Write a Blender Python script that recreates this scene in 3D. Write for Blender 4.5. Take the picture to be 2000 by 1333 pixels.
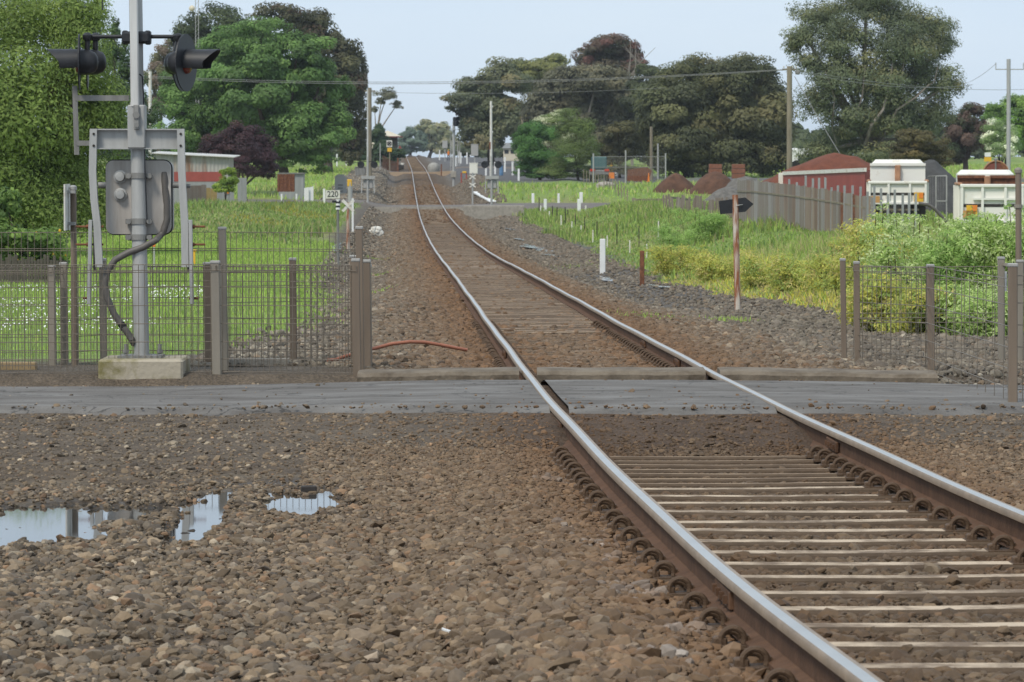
import bpy, math, random
import numpy as np
from mathutils import Vector, Matrix

random.seed(7)
RNG = np.random.default_rng(11)
for o in list(bpy.data.objects):
    bpy.data.objects.remove(o, do_unlink=True)
SC = bpy.context.scene
COL = SC.collection

# ------------------------------------------------------------------ camera
F_PX = 7000.0                      # focal length in pixels of the 2000 px wide photograph
CX, CY, HOR = 1000.0, 666.5, 330.0
EYE = 1.59
PITCH = math.atan((CY - HOR) / F_PX)
cam_d = bpy.data.cameras.new('camera')
cam = bpy.data.objects.new('camera', cam_d)
COL.objects.link(cam)
cam.location = (0, 0, EYE)
cam.rotation_euler = (math.pi / 2 - PITCH, 0, 0)
cam_d.sensor_width = 36.0
cam_d.lens = 36.0 * F_PX / 2000.0
cam_d.clip_start = 0.1
cam_d.clip_end = 9000
cam_d.dof.use_dof = True
cam_d.dof.focus_distance = 27.0
cam_d.dof.aperture_fstop = 15.0
SC.camera = cam

# ------------------------------------------------------------------ world and sun (overcast day)
SUN_EL, SUN_AZ = math.radians(52), math.radians(215)
W = bpy.data.worlds.new('World')
SC.world = W
W.use_nodes = True
wn, wl = W.node_tree.nodes, W.node_tree.links
bg = wn['Background']
sky = wn.new('ShaderNodeTexSky')
sky.sky_type = 'NISHITA'
sky.sun_disc = False
sky.sun_elevation = SUN_EL
sky.sun_rotation = SUN_AZ
sky.dust_density = 1.5
sky.ozone_density = 1.5
# a thin layer of even cloud over the clear sky
tc = wn.new('ShaderNodeTexCoord')
mp = wn.new('ShaderNodeMapping'); mp.inputs['Scale'].default_value = (3.0, 3.0, 14.0)
nz = wn.new('ShaderNodeTexNoise'); nz.inputs['Scale'].default_value = 1.6; nz.inputs['Detail'].default_value = 4
rmp = wn.new('ShaderNodeValToRGB')
rmp.color_ramp.elements[0].position = 0.3; rmp.color_ramp.elements[0].color = (6.1, 7.45, 9.0, 1)
rmp.color_ramp.elements[1].position = 0.75; rmp.color_ramp.elements[1].color = (7.0, 8.1, 9.2, 1)
mxs = wn.new('ShaderNodeMixRGB'); mxs.inputs[0].default_value = 0.93
wl.new(tc.outputs['Generated'], mp.inputs['Vector']); wl.new(mp.outputs[0], nz.inputs['Vector'])
wl.new(nz.outputs['Fac'], rmp.inputs[0])
wl.new(sky.outputs[0], mxs.inputs[1]); wl.new(rmp.outputs[0], mxs.inputs[2])
wl.new(mxs.outputs[0], bg.inputs['Color'])
bg.inputs['Strength'].default_value = 0.098

sd = bpy.data.lights.new('sun', 'SUN')
sun = bpy.data.objects.new('sun', sd)
COL.objects.link(sun)
sd.energy = 2.7
sd.angle = math.radians(14)
sd.color = (1.0, 0.93, 0.82)
# sun direction from azimuth (clockwise from +Y) and elevation
_sv = Vector((math.sin(SUN_AZ) * math.cos(SUN_EL), math.cos(SUN_AZ) * math.cos(SUN_EL), math.sin(SUN_EL)))
sun.rotation_euler = _sv.to_track_quat('Z', 'Y').to_euler()
SC.view_settings.view_transform = 'Standard'
SC.view_settings.look = 'None'
SC.view_settings.exposure = 0.16
SC.view_settings.gamma = 1.0
SC.cycles.max_bounces = 6
SC.cycles.transparent_max_bounces = 8

# ------------------------------------------------------------------ pixel -> world helpers
_F = Vector((0, math.cos(PITCH), -math.sin(PITCH)))
_U = Vector((0, math.sin(PITCH), math.cos(PITCH)))
_R = Vector((1, 0, 0))
EYEV = Vector((0, 0, EYE))


def ray(px, py):
    return _F + _R * ((px - CX) / F_PX) + _U * (-(py - CY) / F_PX)


def P(px, py, d):
    """the point seen at a pixel of the photograph, d metres deep"""
    return EYEV + ray(px, py) * d


# ------------------------------------------------------------------ noise
def _hash(ix, iy, s):
    n = (ix.astype(np.int64) * 374761393 + iy.astype(np.int64) * 668265263 + s * 1274126177) & 0x7fffffff
    n = ((n ^ (n >> 13)) * 1274126177) & 0x7fffffff
    n = n ^ (n >> 16)
    return (n & 0xffff) / 65535.0


def vnoise(x, y, s=0):
    ix, iy = np.floor(x), np.floor(y)
    fx, fy = x - ix, y - iy
    fx, fy = fx * fx * (3 - 2 * fx), fy * fy * (3 - 2 * fy)
    a = _hash(ix, iy, s); b = _hash(ix + 1, iy, s); c = _hash(ix, iy + 1, s); d = _hash(ix + 1, iy + 1, s)
    return a + (b - a) * fx + (c - a) * fy + (a - b - c + d) * fx * fy


def fbm(x, y, s=0, o=4):
    t, a, n = 0.0, 0.5, 0.0
    for k in range(o):
        t = t + a * vnoise(x * 2 ** k, y * 2 ** k, s + k * 17); n += a; a *= 0.5
    return t / n


def sstep(a, b, x):
    t = np.clip((x - a) / (b - a), 0, 1)
    return t * t * (3 - 2 * t)


# ------------------------------------------------------------------ track line (measured from the rails)
_meas = [  # left rail x, right rail x, y
    (793.9, 812.3, 305.7), (799.5, 822, 318.5), (805.6, 834.3, 332.2), (808.3, 841.1, 348.4), (809.6, 846.8, 365.5),
    (812.8, 854.6, 381.7), (815.9, 863, 397.9), (817.7, 870.6, 412.6), (822.8, 883, 429.5), (829.5, 900.5, 447.5),
    (837.4, 919.5, 465.5), (847.5, 942.5, 483.5), (864.5, 981, 507.8), (884.5, 1030, 530), (906, 1083, 558),
    (929, 1142, 594), (957.5, 1224, 635), (997.5, 1302, 680), (1022.5, 1362.5, 712.5), (1031.5, 1397, 727),
    (1054, 1454, 754), (1084, 1528, 790), (1120, 1604, 826), (1175.5, 1740.7, 896.7), (1235, 1884, 956.2),
    (1290, 1991, 998.7), (1475, 2376, 1147), (1580, 2600, 1238), (1688.5, 2822, 1318.5)]
_ty, _tx, _tz = [], [], []
for a, b, y in _meas:
    p = P((a + b) / 2, y, F_PX * 1.67 / (b - a))
    _ty.append(p.y); _tx.append(p.x); _tz.append(p.z)
_o = np.argsort(_ty)
_ty, _tx, _tz = np.array(_ty)[_o], np.array(_tx)[_o], np.array(_tz)[_o]
# smooth over log distance
_gy = np.exp(np.linspace(np.log(_ty[0]), np.log(_ty[-1]), 400))
_gx, _gz = np.interp(_gy, _ty, _tx), np.interp(_gy, _ty, _tz)
_k = np.exp(-0.5 * (np.arange(-30, 31) / 9.0) ** 2); _k /= _k.sum()


def _smooth(v):
    n = 30
    l = v[0] - (v[1:n + 1][::-1] - v[0]); r = v[-1] - (v[-n - 1:-1][::-1] - v[-1])
    return np.convolve(np.concatenate([l, v, r]), _k, 'valid')


_gx, _gz = _smooth(_gx), _smooth(_gz)
# the near track is one even curve: fit it so that the rails do not weave
_sel = _gy < 115; _lg = np.log(_gy)
_bl = 1 - sstep(70, 112, _gy)
for _arr, _deg in ((_gx, 4), (_gz, 4)):
    _cf = np.polyfit(_lg[_sel], _arr[_sel], _deg); _ft = np.polyval(_cf, _lg)
    FIT_ERR = np.abs((_ft - _arr)[_sel]).max()
    _arr[:] = _arr + (_ft - _arr) * _bl
_near = (_gx[12] - _gx[0]) / (_gy[12] - _gy[0])
_ny = np.linspace(-12, _gy[0] - 0.3, 12)
_nx = _gx[0] + (_ny - _gy[0]) * _near
_nz_ = np.full(12, _gz[0])
_fy = np.array([700, 800, 1000, 1500, 4000.0])
_fx = np.array([_gx[-1] - 1.2, _gx[-1] - 2, _gx[-1], _gx[-1] + 10, _gx[-1] + 60])
_fz = _gz[-1] + np.array([0.5, 0.2, -1.0, -4.0, -8.0])
TY = np.concatenate([_ny, _gy, _fy]); TX = np.concatenate([_nx, _gx, _fx]); TZ = np.concatenate([_nz_, _gz, _fz])


def track_x(y): return np.interp(y, TY, TX)
def track_z(y): return np.interp(y, TY, TZ)


# ------------------------------------------------------------------ terrain
_LY = [-20, 10, 32, 40, 60, 106, 180, 233, 265, 300, 330, 400, 635, 1000, 5000]
_LZ = [-.27, -.27, -.28, -.36, -.48, -.62, -.75, -.78, -.25, .4, .9, 1.6, 3.6, 4.6, 8]
_RY = [-20, 10, 32, 45, 58, 80, 106, 150, 200, 232, 240, 252, 265, 300, 350, 400, 635, 1000, 5000]
_RZ = [-.27, -.27, -.28, -.50, -.75, -1.1, -1.5, -1.6, -1.5, -1.25, -1.0, -.5, .05, .6, 1.2, 1.7, 3.6, 4.6, 8]
PUDDLES = [  # centre pixel, half size in pixels (all lie on the flat left of the track)
    (40, 1042, 250, 44), (215, 1006, 125, 12), (378, 1030, 62, 54), (582, 988, 96, 34)]
WATER_Z = -0.295
_pud = []
for px, py, rx, ry in PUDDLES:
    r0 = ray(px, py); d = (WATER_Z - EYE) / r0.z; c = EYEV + r0 * d
    r1 = ray(px, py - ry); d1 = (WATER_Z - EYE) / r1.z
    r2 = ray(px, py + ry); d2 = (WATER_Z - EYE) / r2.z
    yf, yn = (r1 * d1).y, (r2 * d2).y
    _pud.append((c.x, (yf + yn) / 2, rx / F_PX * d, (yf - yn) / 2))


def puddle_mask(x, y):
    m = np.zeros_like(x)
    n = (fbm(x * 1.6, y * 0.8, 5, 4) - 0.5) * 1.3 + (fbm(x * 9, y * 5, 15, 3) - 0.5) * 1.1
    for cx, cy, rx, ry in _pud:
        r = np.sqrt(((x - cx) / rx) ** 2 + ((y - cy) / ry) ** 2) + n
        m = np.maximum(m, 1 - sstep(0.75, 1.25, r))
    return m


def ground_z(x, y, fine=True):
    x = np.asarray(x, float); y = np.asarray(y, float)
    s = x - track_x(y); zt = track_z(y); a = np.abs(s)
    base = np.interp(y, _LY, _LZ) * (1 - sstep(-2, 2, s)) + np.interp(y, _RY, _RZ) * sstep(-2, 2, s)
    # grass bank left beyond the lawn
    bank = np.exp(-((y - 150) / 34.0) ** 2) * sstep(-6, -9, s) * 0.55
    base = base + bank + 1.0 * sstep(5.5, 12, s) * sstep(75, 110, y) * (1 - sstep(205, 236, y))
    base = base + (fbm(x * 0.22, y * 0.10, 3, 3) - 0.5) * np.clip(y / 120, 0.06, 0.5) * sstep(6, 12, a)
    inn = zt - 0.20
    bz = inn - np.clip(a - 1.75, 0, 1.5) * 0.38
    zf = bz + (base - bz) * sstep(2.3, 4.4, a)
    zn = np.maximum(bz, base) * sstep(1.2, 2.2, a) + inn * (1 - sstep(1.2, 2.2, a))
    zn = zn + 0.05 * np.exp(-((a - 1.35) / 0.35) ** 2)
    z = zn + (zf - zn) * sstep(52, 78, y)
    # gravel ramps that rise to the crossing
    ramp = sstep(22.9, 25.9, y) * (1 - sstep(32.4, 32.8, y))
    lvl = zt - 0.055 - 0.055 * sstep(1.0, 4.5, a) - 0.07 * sstep(30.6, 31.8, y)
    z = np.where((y > 22) & (y < 33), z + (lvl - z) * ramp * (1 - sstep(5, 9, a)), z)
    # drain right of the track before the far crossing
    z = z - 0.12 * np.exp(-((s - 4.2) / 1.3) ** 2) * sstep(85, 110, y) * (1 - sstep(170, 205, y))
    z = z - 0.15 * np.exp(-((s + 4.4) / 1.2) ** 2) * sstep(70, 100, y) * (1 - sstep(165, 200, y))
    if fine:
        amp = np.where(y < 26, 0.022, 0.03)
        z = z + (fbm(x * 3.1, y * 3.1, 21, 4) - 0.5) * amp * sstep(0.6, 2.6, a)
        z = z + (fbm(x * 0.8, y * 0.8, 9, 3) - 0.5) * 0.05 * sstep(1.9, 3, a) * (y < 25)
    m = puddle_mask(x, y)
    z = z + (np.minimum(z, WATER_Z - 0.03) - z) * m * (y < 26)
    return z


def gz(x, y): return float(ground_z(np.array([x]), np.array([y]))[0])


_md = np.concatenate([np.linspace(8, 60, 2600), np.exp(np.linspace(np.log(60), np.log(2500), 2500))])


def G(px, py, dmin=8.0):
    """first point of the ground seen at a pixel"""
    r = ray(px, py)
    d = _md[_md >= dmin]
    zz = EYE + r.z * d
    h = zz - ground_z(r.x * d, r.y * d, False)
    k = np.argmax(h <= 0)
    if h[k] > 0: k = len(d) - 1
    p = EYEV + r * float(d[k])
    return Vector((p.x, p.y, gz(p.x, p.y)))


def depth_of(v): return (Vector(v) - EYEV).dot(_F)


# ------------------------------------------------------------------ object helpers
def tag(o, label=None, cat=None, group=None, kind=None):
    if label: o['label'] = label
    if cat: o['category'] = cat
    if group: o['group'] = group
    if kind: o['kind'] = kind
    return o


def thing(name, loc, label, cat, group=None):
    o = bpy.data.objects.new(name, None)
    o.empty_display_size = 0.2
    COL.objects.link(o); o.location = loc
    return tag(o, label, cat, group)


class MB:
    """collects shapes; build() links them as one mesh object"""
    def __init__(s): s.v = []; s.f = []; s.m = []; s.mi = 0

    def add(s, vs, fs):
        b = len(s.v); s.v += [tuple(v) for v in vs]
        for f in fs: s.f.append(tuple(b + i for i in f)); s.m.append(s.mi)

    def box(s, c, sz, rot=None, bev=0.0):
        x, y, z = sz[0] / 2, sz[1] / 2, sz[2] / 2
        if bev > 0:
            b = min(bev, x * .45, y * .45, z * .45); vs = []
            rings = [(-z, b), (-z + b, 0), (z - b, 0), (z, b)]
            for zz, i in rings:
                X, Y = x - i, y - i
                vs += [(-X + b, -Y, zz), (X - b, -Y, zz), (X, -Y + b, zz), (X, Y - b, zz), (X - b, Y, zz), (-X + b, Y, zz), (-X, Y - b, zz), (-X, -Y + b, zz)]
            fs = [tuple(range(7, -1, -1)), tuple(range(24, 32))]
            for r in range(3):
                for k in range(8):
                    k2 = (k + 1) % 8; fs.append((r * 8 + k, r * 8 + k2, r * 8 + 8 + k2, r * 8 + 8 + k))
        else:
            vs = [(-x, -y, -z), (x, -y, -z), (x, y, -z), (-x, y, -z), (-x, -y, z), (x, -y, z), (x, y, z), (-x, y, z)]
            fs = [(3, 2, 1, 0), (4, 5, 6, 7), (0, 1, 5, 4), (1, 2, 6, 5), (2, 3, 7, 6), (3, 0, 4, 7)]
        M = Matrix.Translation(Vector(c)) @ (rot.to_4x4() if rot is not None else Matrix.Identity(4))
        s.add([M @ Vector(v) for v in vs], fs)
        return s

    def bar(s, p0, p1, w, t=None, bev=0.0, up=(0, 1, 0)):
        """box-section bar from p0 to p1; w across, t along 'up'"""
        p0, p1 = Vector(p0), Vector(p1); d = p1 - p0; L = d.length
        z = d.normalized(); y = Vector(up); y = (y - z * y.dot(z))
        if y.length < 1e-4: y = Vector((1, 0, 0)); y = y - z * y.dot(z)
        y.normalize(); x = y.cross(z)
        R = Matrix((x, y, z)).transposed()
        s.box((p0 + p1) / 2, (w, t or w, L), R, bev)
        return s

    def tube(s, pts, r, n=8, cap=True):
        pts = [Vector(p) for p in pts]; rs = r if isinstance(r, (list, tuple)) else [r] * len(pts)
        vs = []; prev = None
        for i, p in enumerate(pts):
            t = (pts[min(i + 1, len(pts) - 1)] - pts[max(i - 1, 0)])
            t = t.normalized() if t.length > 1e-9 else Vector((0, 0, 1))
            if prev is None:
                a = Vector((0, 0, 1)) if abs(t.z) < .9 else Vector((1, 0, 0))
                u = t.cross(a).normalized()
            else:
                u = prev - t * prev.dot(t)
                u = u.normalized() if u.length > 1e-6 else t.orthogonal().normalized()
            prev = u; w = t.cross(u)
            for k in range(n):
                an = 2 * math.pi * k / n
                vs.append(p + (u * math.cos(an) + w * math.sin(an)) * rs[i])
        fs = []
        for i in range(len(pts) - 1):
            for k in range(n):
                k2 = (k + 1) % n
                fs.append((i * n + k, i * n + k2, (i + 1) * n + k2, (i + 1) * n + k))
        if cap:
            fs.append(tuple(range(n - 1, -1, -1))); b = (len(pts) - 1) * n; fs.append(tuple(range(b, b + n)))
        s.add(vs, fs); return s

    def prism(s, poly, axis, depth, origin=(0, 0, 0)):
        """flat outline in x/z pushed along y (axis 'y'), y/z along x, or x/y along z"""
        n = len(poly); vs = []
        for k in (0, 1):
            for a, b in poly:
                e = depth * k
                v = {'y': (a, e, b), 'x': (e, a, b), 'z': (a, b, e)}[axis]
                vs.append(Vector(v) + Vector(origin))
        fs = [tuple(range(n)), tuple(range(2 * n - 1, n - 1, -1))]
        for k in range(n):
            k2 = (k + 1) % n; fs.append((k2, k, n + k, n + k2))
        s.add(vs, fs); return s

    def disc(s, c, ax, r, t, n=24, sx=1.0):
        c = Vector(c); ax = Vector(ax).normalized()
        s.tube([c - ax * t / 2, c + ax * t / 2], r, n); return s

    def lathe(s, c, ax, prof, n=18):
        """profile of (radius, distance along axis)"""
        c = Vector(c); ax = Vector(ax).normalized(); u = ax.orthogonal().normalized(); w = ax.cross(u); vs = []
        for r, h in prof:
            for k in range(n):
                an = 2 * math.pi * k / n
                vs.append(c + ax * h + (u * math.cos(an) + w * math.sin(an)) * max(r, 1e-4))
        fs = []
        for i in range(len(prof) - 1):
            for k in range(n):
                k2 = (k + 1) % n; fs.append((i * n + k, i * n + k2, (i + 1) * n + k2, (i + 1) * n + k))
        fs.append(tuple(range(n - 1, -1, -1))); b = (len(prof) - 1) * n; fs.append(tuple(range(b, b + n)))
        s.add(vs, fs); return s

    def build(s, name, mats, parent=None, smooth=False):
        me = bpy.data.meshes.new(name)
        off = Vector(parent_world(parent)) if parent else Vector((0, 0, 0))
        me.from_pydata([(v[0] - off.x, v[1] - off.y, v[2] - off.z) for v in s.v], [], s.f)
        if not isinstance(mats, (list, tuple)): mats = [mats]
        for m in mats: me.materials.append(m)
        if len(mats) > 1: me.polygons.foreach_set('material_index', s.m)
        fix_normals(me)
        if smooth:
            me.polygons.foreach_set('use_smooth', [True] * len(me.polygons))
            try: me.set_sharp_from_angle(angle=math.radians(38))
            except Exception: pass
        me.update()
        o = bpy.data.objects.new(name, me); COL.objects.link(o)
        if parent: o.parent = parent
        return o


def parent_world(o):
    v = Vector((0, 0, 0))
    while o is not None: v = v + o.location; o = o.parent
    return v


def fix_normals(me):
    import bmesh
    if len(me.polygons) > 20000: return
    bm = bmesh.new(); bm.from_mesh(me)
    bmesh.ops.recalc_face_normals(bm, faces=bm.faces)
    bm.to_mesh(me); bm.free()


def np_mesh(name, verts, faces_flat, per, mat, attrs=None, parent=None, smooth=False):
    """mesh from numpy arrays; per = corners per face"""
    me = bpy.data.meshes.new(name)
    nv, nf = len(verts), len(faces_flat) // per
    me.vertices.add(nv); me.vertices.foreach_set('co', np.asarray(verts, np.float32).ravel())
    me.loops.add(nf * per); me.loops.foreach_set('vertex_index', np.asarray(faces_flat, np.int32))
    me.polygons.add(nf)
    me.polygons.foreach_set('loop_start', np.arange(0, nf * per, per, dtype=np.int32))
    me.polygons.foreach_set('loop_total', np.full(nf, per, np.int32))
    if smooth: me.polygons.foreach_set('use_smooth', np.ones(nf, bool))
    for an, arr in (attrs or {}).items():
        if arr.ndim == 2:
            at = me.attributes.new(an, 'FLOAT_COLOR', 'POINT')
            at.data.foreach_set('color', np.asarray(arr, np.float32).ravel())
        else:
            at = me.attributes.new(an, 'FLOAT', 'POINT')
            at.data.foreach_set('value', np.asarray(arr, np.float32))
    me.update(calc_edges=True); me.validate()
    if mat: me.materials.append(mat)
    o = bpy.data.objects.new(name, me); COL.objects.link(o)
    if parent:
        o.parent = parent; off = parent_world(parent)
        o.location = -off
    return o


# ------------------------------------------------------------------ materials
def new_mat(name):
    m = bpy.data.materials.new(name); m.use_nodes = True
    return m, m.node_tree.nodes, m.node_tree.links, m.node_tree.nodes['Principled BSDF']


def mat(name, col, rough=0.6, metal=0.0, var=0.25, scale=6.0, col2=None, bump=0.0, streak=False, spec=0.4, thr=(0.35, 0.7), coord='Object'):
    """paint, metal, timber or stone: two tones mixed by noise, with a rougher and bumpier grain"""
    m, n, l, b = new_mat(name)
    t = n.new('ShaderNodeTexCoord'); mpn = n.new('ShaderNodeMapping')
    if streak: mpn.inputs['Scale'].default_value = (1, 1, 0.12)
    if coord == 'World':
        gp = n.new('ShaderNodeNewGeometry'); l.new(gp.outputs['Position'], mpn.inputs[0])
    else: l.new(t.outputs[coord], mpn.inputs[0])
    z = n.new('ShaderNodeTexNoise'); z.inputs['Scale'].default_value = scale; z.inputs['Detail'].default_value = 7
    z.inputs['Roughness'].default_value = 0.65
    l.new(mpn.outputs[0], z.inputs['Vector'])
    r = n.new('ShaderNodeValToRGB')
    c2 = col2 or tuple(c * (1 - var) for c in col)
    r.color_ramp.elements[0].position = thr[0]; r.color_ramp.elements[0].color = (*c2, 1)
    r.color_ramp.elements[1].position = thr[1]; r.color_ramp.elements[1].color = (*col, 1)
    l.new(z.outputs['Fac'], r.inputs[0]); l.new(r.outputs[0], b.inputs['Base Color'])
    b.inputs['Roughness'].default_value = rough; b.inputs['Metallic'].default_value = metal
    b.inputs['Specular IOR Level'].default_value = spec
    if bump:
        bp = n.new('ShaderNodeBump'); bp.inputs['Strength'].default_value = bump; bp.inputs['Distance'].default_value = 0.02
        z2 = n.new('ShaderNodeTexNoise'); z2.inputs['Scale'].default_value = scale * 6; z2.inputs['Detail'].default_value = 5
        l.new(mpn.outputs[0], z2.inputs['Vector']); l.new(z2.outputs['Fac'], bp.inputs['Height']); l.new(bp.outputs[0], b.inputs['Normal'])
    return m


def leaf_mat(name, trans=0.45):
    m, n, l, b = new_mat(name)
    a = n.new('ShaderNodeAttribute'); a.attribute_name = 'tint'
    b.inputs['Roughness'].default_value = 0.55; b.inputs['Specular IOR Level'].default_value = 0.25
    l.new(a.outputs['Color'], b.inputs['Base Color'])
    tr = n.new('ShaderNodeBsdfTranslucent'); l.new(a.outputs['Color'], tr.inputs['Color'])
    mx = n.new('ShaderNodeMixShader'); mx.inputs[0].default_value = trans
    l.new(b.outputs[0], mx.inputs[1]); l.new(tr.outputs[0], mx.inputs[2])
    l.new(mx.outputs[0], n['Material Output'].inputs['Surface'])
    return m


M = {}
M['galv'] = mat('galvanised steel', (.40, .40, .385), .5, .15, .25, 9, streak=True, bump=.15)
M['galv_dark'] = mat('weathered steel', (.25, .245, .23), .55, .15, .4, 9, streak=True, bump=.15)
M['box_grey'] = mat('weathered grey enamel', (.40, .375, .345), .55, 0, .5, 4, streak=True, col2=(.20, .175, .15), bump=.1, thr=(.3, .6))
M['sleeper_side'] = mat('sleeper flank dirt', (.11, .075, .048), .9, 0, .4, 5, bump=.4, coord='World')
M['black'] = mat('black paint', (.022, .023, .027), .5, 0, .4, 8)
M['black_edge'] = mat('black rubber', (.015, .015, .015), .7)
M['white'] = mat('white paint', (.74, .75, .74), .5, 0, .12, 6)
M['white_old'] = mat('chalky white paint', (.62, .61, .56), .6, 0, .3, 5, col2=(.40, .34, .26), thr=(.3, .5))
M['boom'] = mat('faded white boom paint', (.55, .55, .53), .5, 0, .25, 7, streak=True)
M['concrete'] = mat('concrete', (.36, .33, .28), .85, 0, .35, 7, bump=.4)
M['concrete_moss'] = mat('mossy concrete', (.36, .32, .25), .85, 0, .3, 3.5, col2=(.17, .15, .06), bump=.4, thr=(.36, .55))
M['kerb'] = mat('dirty concrete kerb', (.17, .14, .105), .9, 0, .4, 4, col2=(.075, .056, .038), bump=.5, thr=(.3, .6))
M['post_brown'] = mat('brown grey fence paint', (.215, .165, .122), .5, .2, .25, 6, streak=True)
M['post_grey'] = mat('grey fence paint', (.275, .245, .20), .5, .2, .25, 6, streak=True)
M['wire'] = mat('fence wire', (.19, .16, .125), .5, .1, .3, 20)
M['cap'] = mat('fence cap', (.36, .35, .33), .5, .2, .2, 20)
M['rust'] = mat('rusty steel', (.25, .10, .045), .8, .1, .5, 9, col2=(.09, .035, .02), bump=.4)
M['rust_white'] = mat('rusting white paint', (.50, .45, .39), .65, 0, .3, 5, col2=(.24, .085, .032), thr=(.46, .55), streak=True, bump=.2)
M['rail_side'] = mat('rail flank rust', (.125, .068, .040), .85, 0, .4, 7, bump=.3, spec=.2)
M['rail_top'] = mat('polished rail head', (.58, .555, .52), .32, .85, .15, 3, bump=.04)
M['rail_edge'] = mat('dull rail shoulder', (.36, .27, .19), .5, .4, .3, 6, bump=.1)
M['clip'] = mat('rusty spring clip', (.12, .075, .045), .7, .2, .4, 20, bump=.2)
M['sleeper'] = mat('pale dusty sleeper', (.46, .365, .265), .85, 0, .4, 4.2, col2=(.15, .105, .068), bump=.5, thr=(.40, .58), coord='World')
M['sleeper_dirty'] = mat('dusty brown sleeper', (.29, .21, .135), .85, 0, .4, 3.5, col2=(.13, .088, .054), bump=.5, thr=(.36, .62), coord='World')
M['sleeper_far'] = mat('dirt brown sleeper', (.34, .25, .165), .85, 0, .4, 1.2, col2=(.12, .082, .052), bump=.4, thr=(.4, .62), coord='World')
M['orange_pipe'] = mat('orange conduit', (.38, .145, .085), .5, 0, .3, 6)
M['conduit'] = mat('dark grey conduit', (.12, .11, .10), .55, 0, .3, 10)
M['red_lens'] = mat('red lens', (.16, .02, .010), .25, 0, .3, 20)
M['yellow'] = mat('yellow paint', (.72, .42, .03), .5, 0, .15, 8)
M['orange'] = mat('orange paint', (.75, .22, .03), .5, 0, .15, 8)
M['timber'] = mat('weathered timber pole', (.27, .235, .17), .85, 0, .4, 5, col2=(.14, .12, .085), streak=True, bump=.4)
M['bark'] = mat('dark bark', (.085, .065, .05), .9, 0, .4, 6, streak=True, bump=.5)
M['bark_pale'] = mat('pale gum bark', (.27, .245, .21), .85, 0, .4, 3, col2=(.15, .12, .10), streak=True, bump=.3)
M['galv_sheet'] = mat('rusty corrugated iron', (.40, .39, .36), .6, .3, .3, 1.3, col2=(.22, .11, .06), thr=(.36, .5), streak=True)
M['red_paint'] = mat('faded red paint', (.33, .075, .06), .65, 0, .25, 2)
M['container'] = mat('red container paint', (.31, .055, .04), .6, 0, .3, 2, streak=True)
M['truck_white'] = mat('dusty white truck paint', (.70, .69, .63), .5, 0, .2, 2.5, col2=(.50, .42, .32), thr=(.25, .42))
M['truck_rust'] = mat('rusty bin edge', (.46, .24, .13), .7, 0, .4, 4)
M['dark_in'] = mat('dark steel', (.035, .03, .027), .8)
M['slat'] = mat('grey weathered sheet', (.27, .25, .22), .7, .1, .3, 1.2, col2=(.15, .11, .085), streak=True)
M['slat_tan'] = mat('brown stained sheet', (.30, .245, .19), .75, .1, .3, 1.2, col2=(.16, .105, .075), streak=True)
M['slat_grey'] = mat('dull zinc sheet', (.33, .325, .31), .65, .2, .25, 1.5, col2=(.2, .17, .15), streak=True)
M['timber_shadowed'] = mat('old timber with painted shadow', (.10, .088, .07), .9, 0, .4, 5, bump=.3)  # timber colour darkened to stand in for shadow on the pickets
M['slat_pale'] = mat('pale zinc strip', (.34, .35, .35), .6, .3, .25, 3, streak=True)
M['soil_red'] = mat('red scoria', (.17, .055, .03), .95, 0, .4, 3, bump=1.0)
M['soil_brown'] = mat('brown soil', (.125, .062, .038), .95, 0, .5, 2, bump=1.0)
M['soil_dark'] = mat('dark gravel heap', (.075, .075, .075), .95, 0, .4, 3, bump=1.0)
M['soil_tan'] = mat('sand heap', (.42, .31, .21), .95, 0, .2, 3, bump=.6)
M['rubble'] = mat('grey rubble', (.17, .16, .145), .95, 0, .5, 4, bump=1.0)
M['brick'] = mat('terracotta brick', (.25, .105, .06), .9, 0, .35, 6)
M['cream'] = mat('cream roof paint', (.58, .52, .40), .6, 0, .12, 3)
M['grey_sign'] = mat('grey sheet', (.36, .355, .34), .6, 0, .12, 4)
M['glass'] = mat('dark glass', (.03, .035, .04), .15, 0, .2, 2)
M['teal'] = mat('teal truck paint', (.06, .14, .14), .5)
M['blue'] = mat('blue drum', (.08, .18, .32), .5)
M['insul'] = mat('power line', (.24, .235, .22), .5, .3)
M['tyre'] = mat('tyre rubber', (.02, .02, .02), .85)
M['skin'] = mat('skin', (.45, .27, .2), .6)
M['bag'] = mat('white sheet', (.33, .32, .29), .8, 0, .35, 2.5, bump=.5)
M['leaf'] = leaf_mat('leaves')
M['grass'] = leaf_mat('grass blades', .3)
M['pine_needles'] = M['leaf']

# ================================================================== GROUND
EDGE_L = ([34, 36, 38, 46, 60, 75, 106, 250], [4.6, 4.3, 3.8, 2.8, 3.0, 3.6, 4.1, 4.6])


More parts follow.
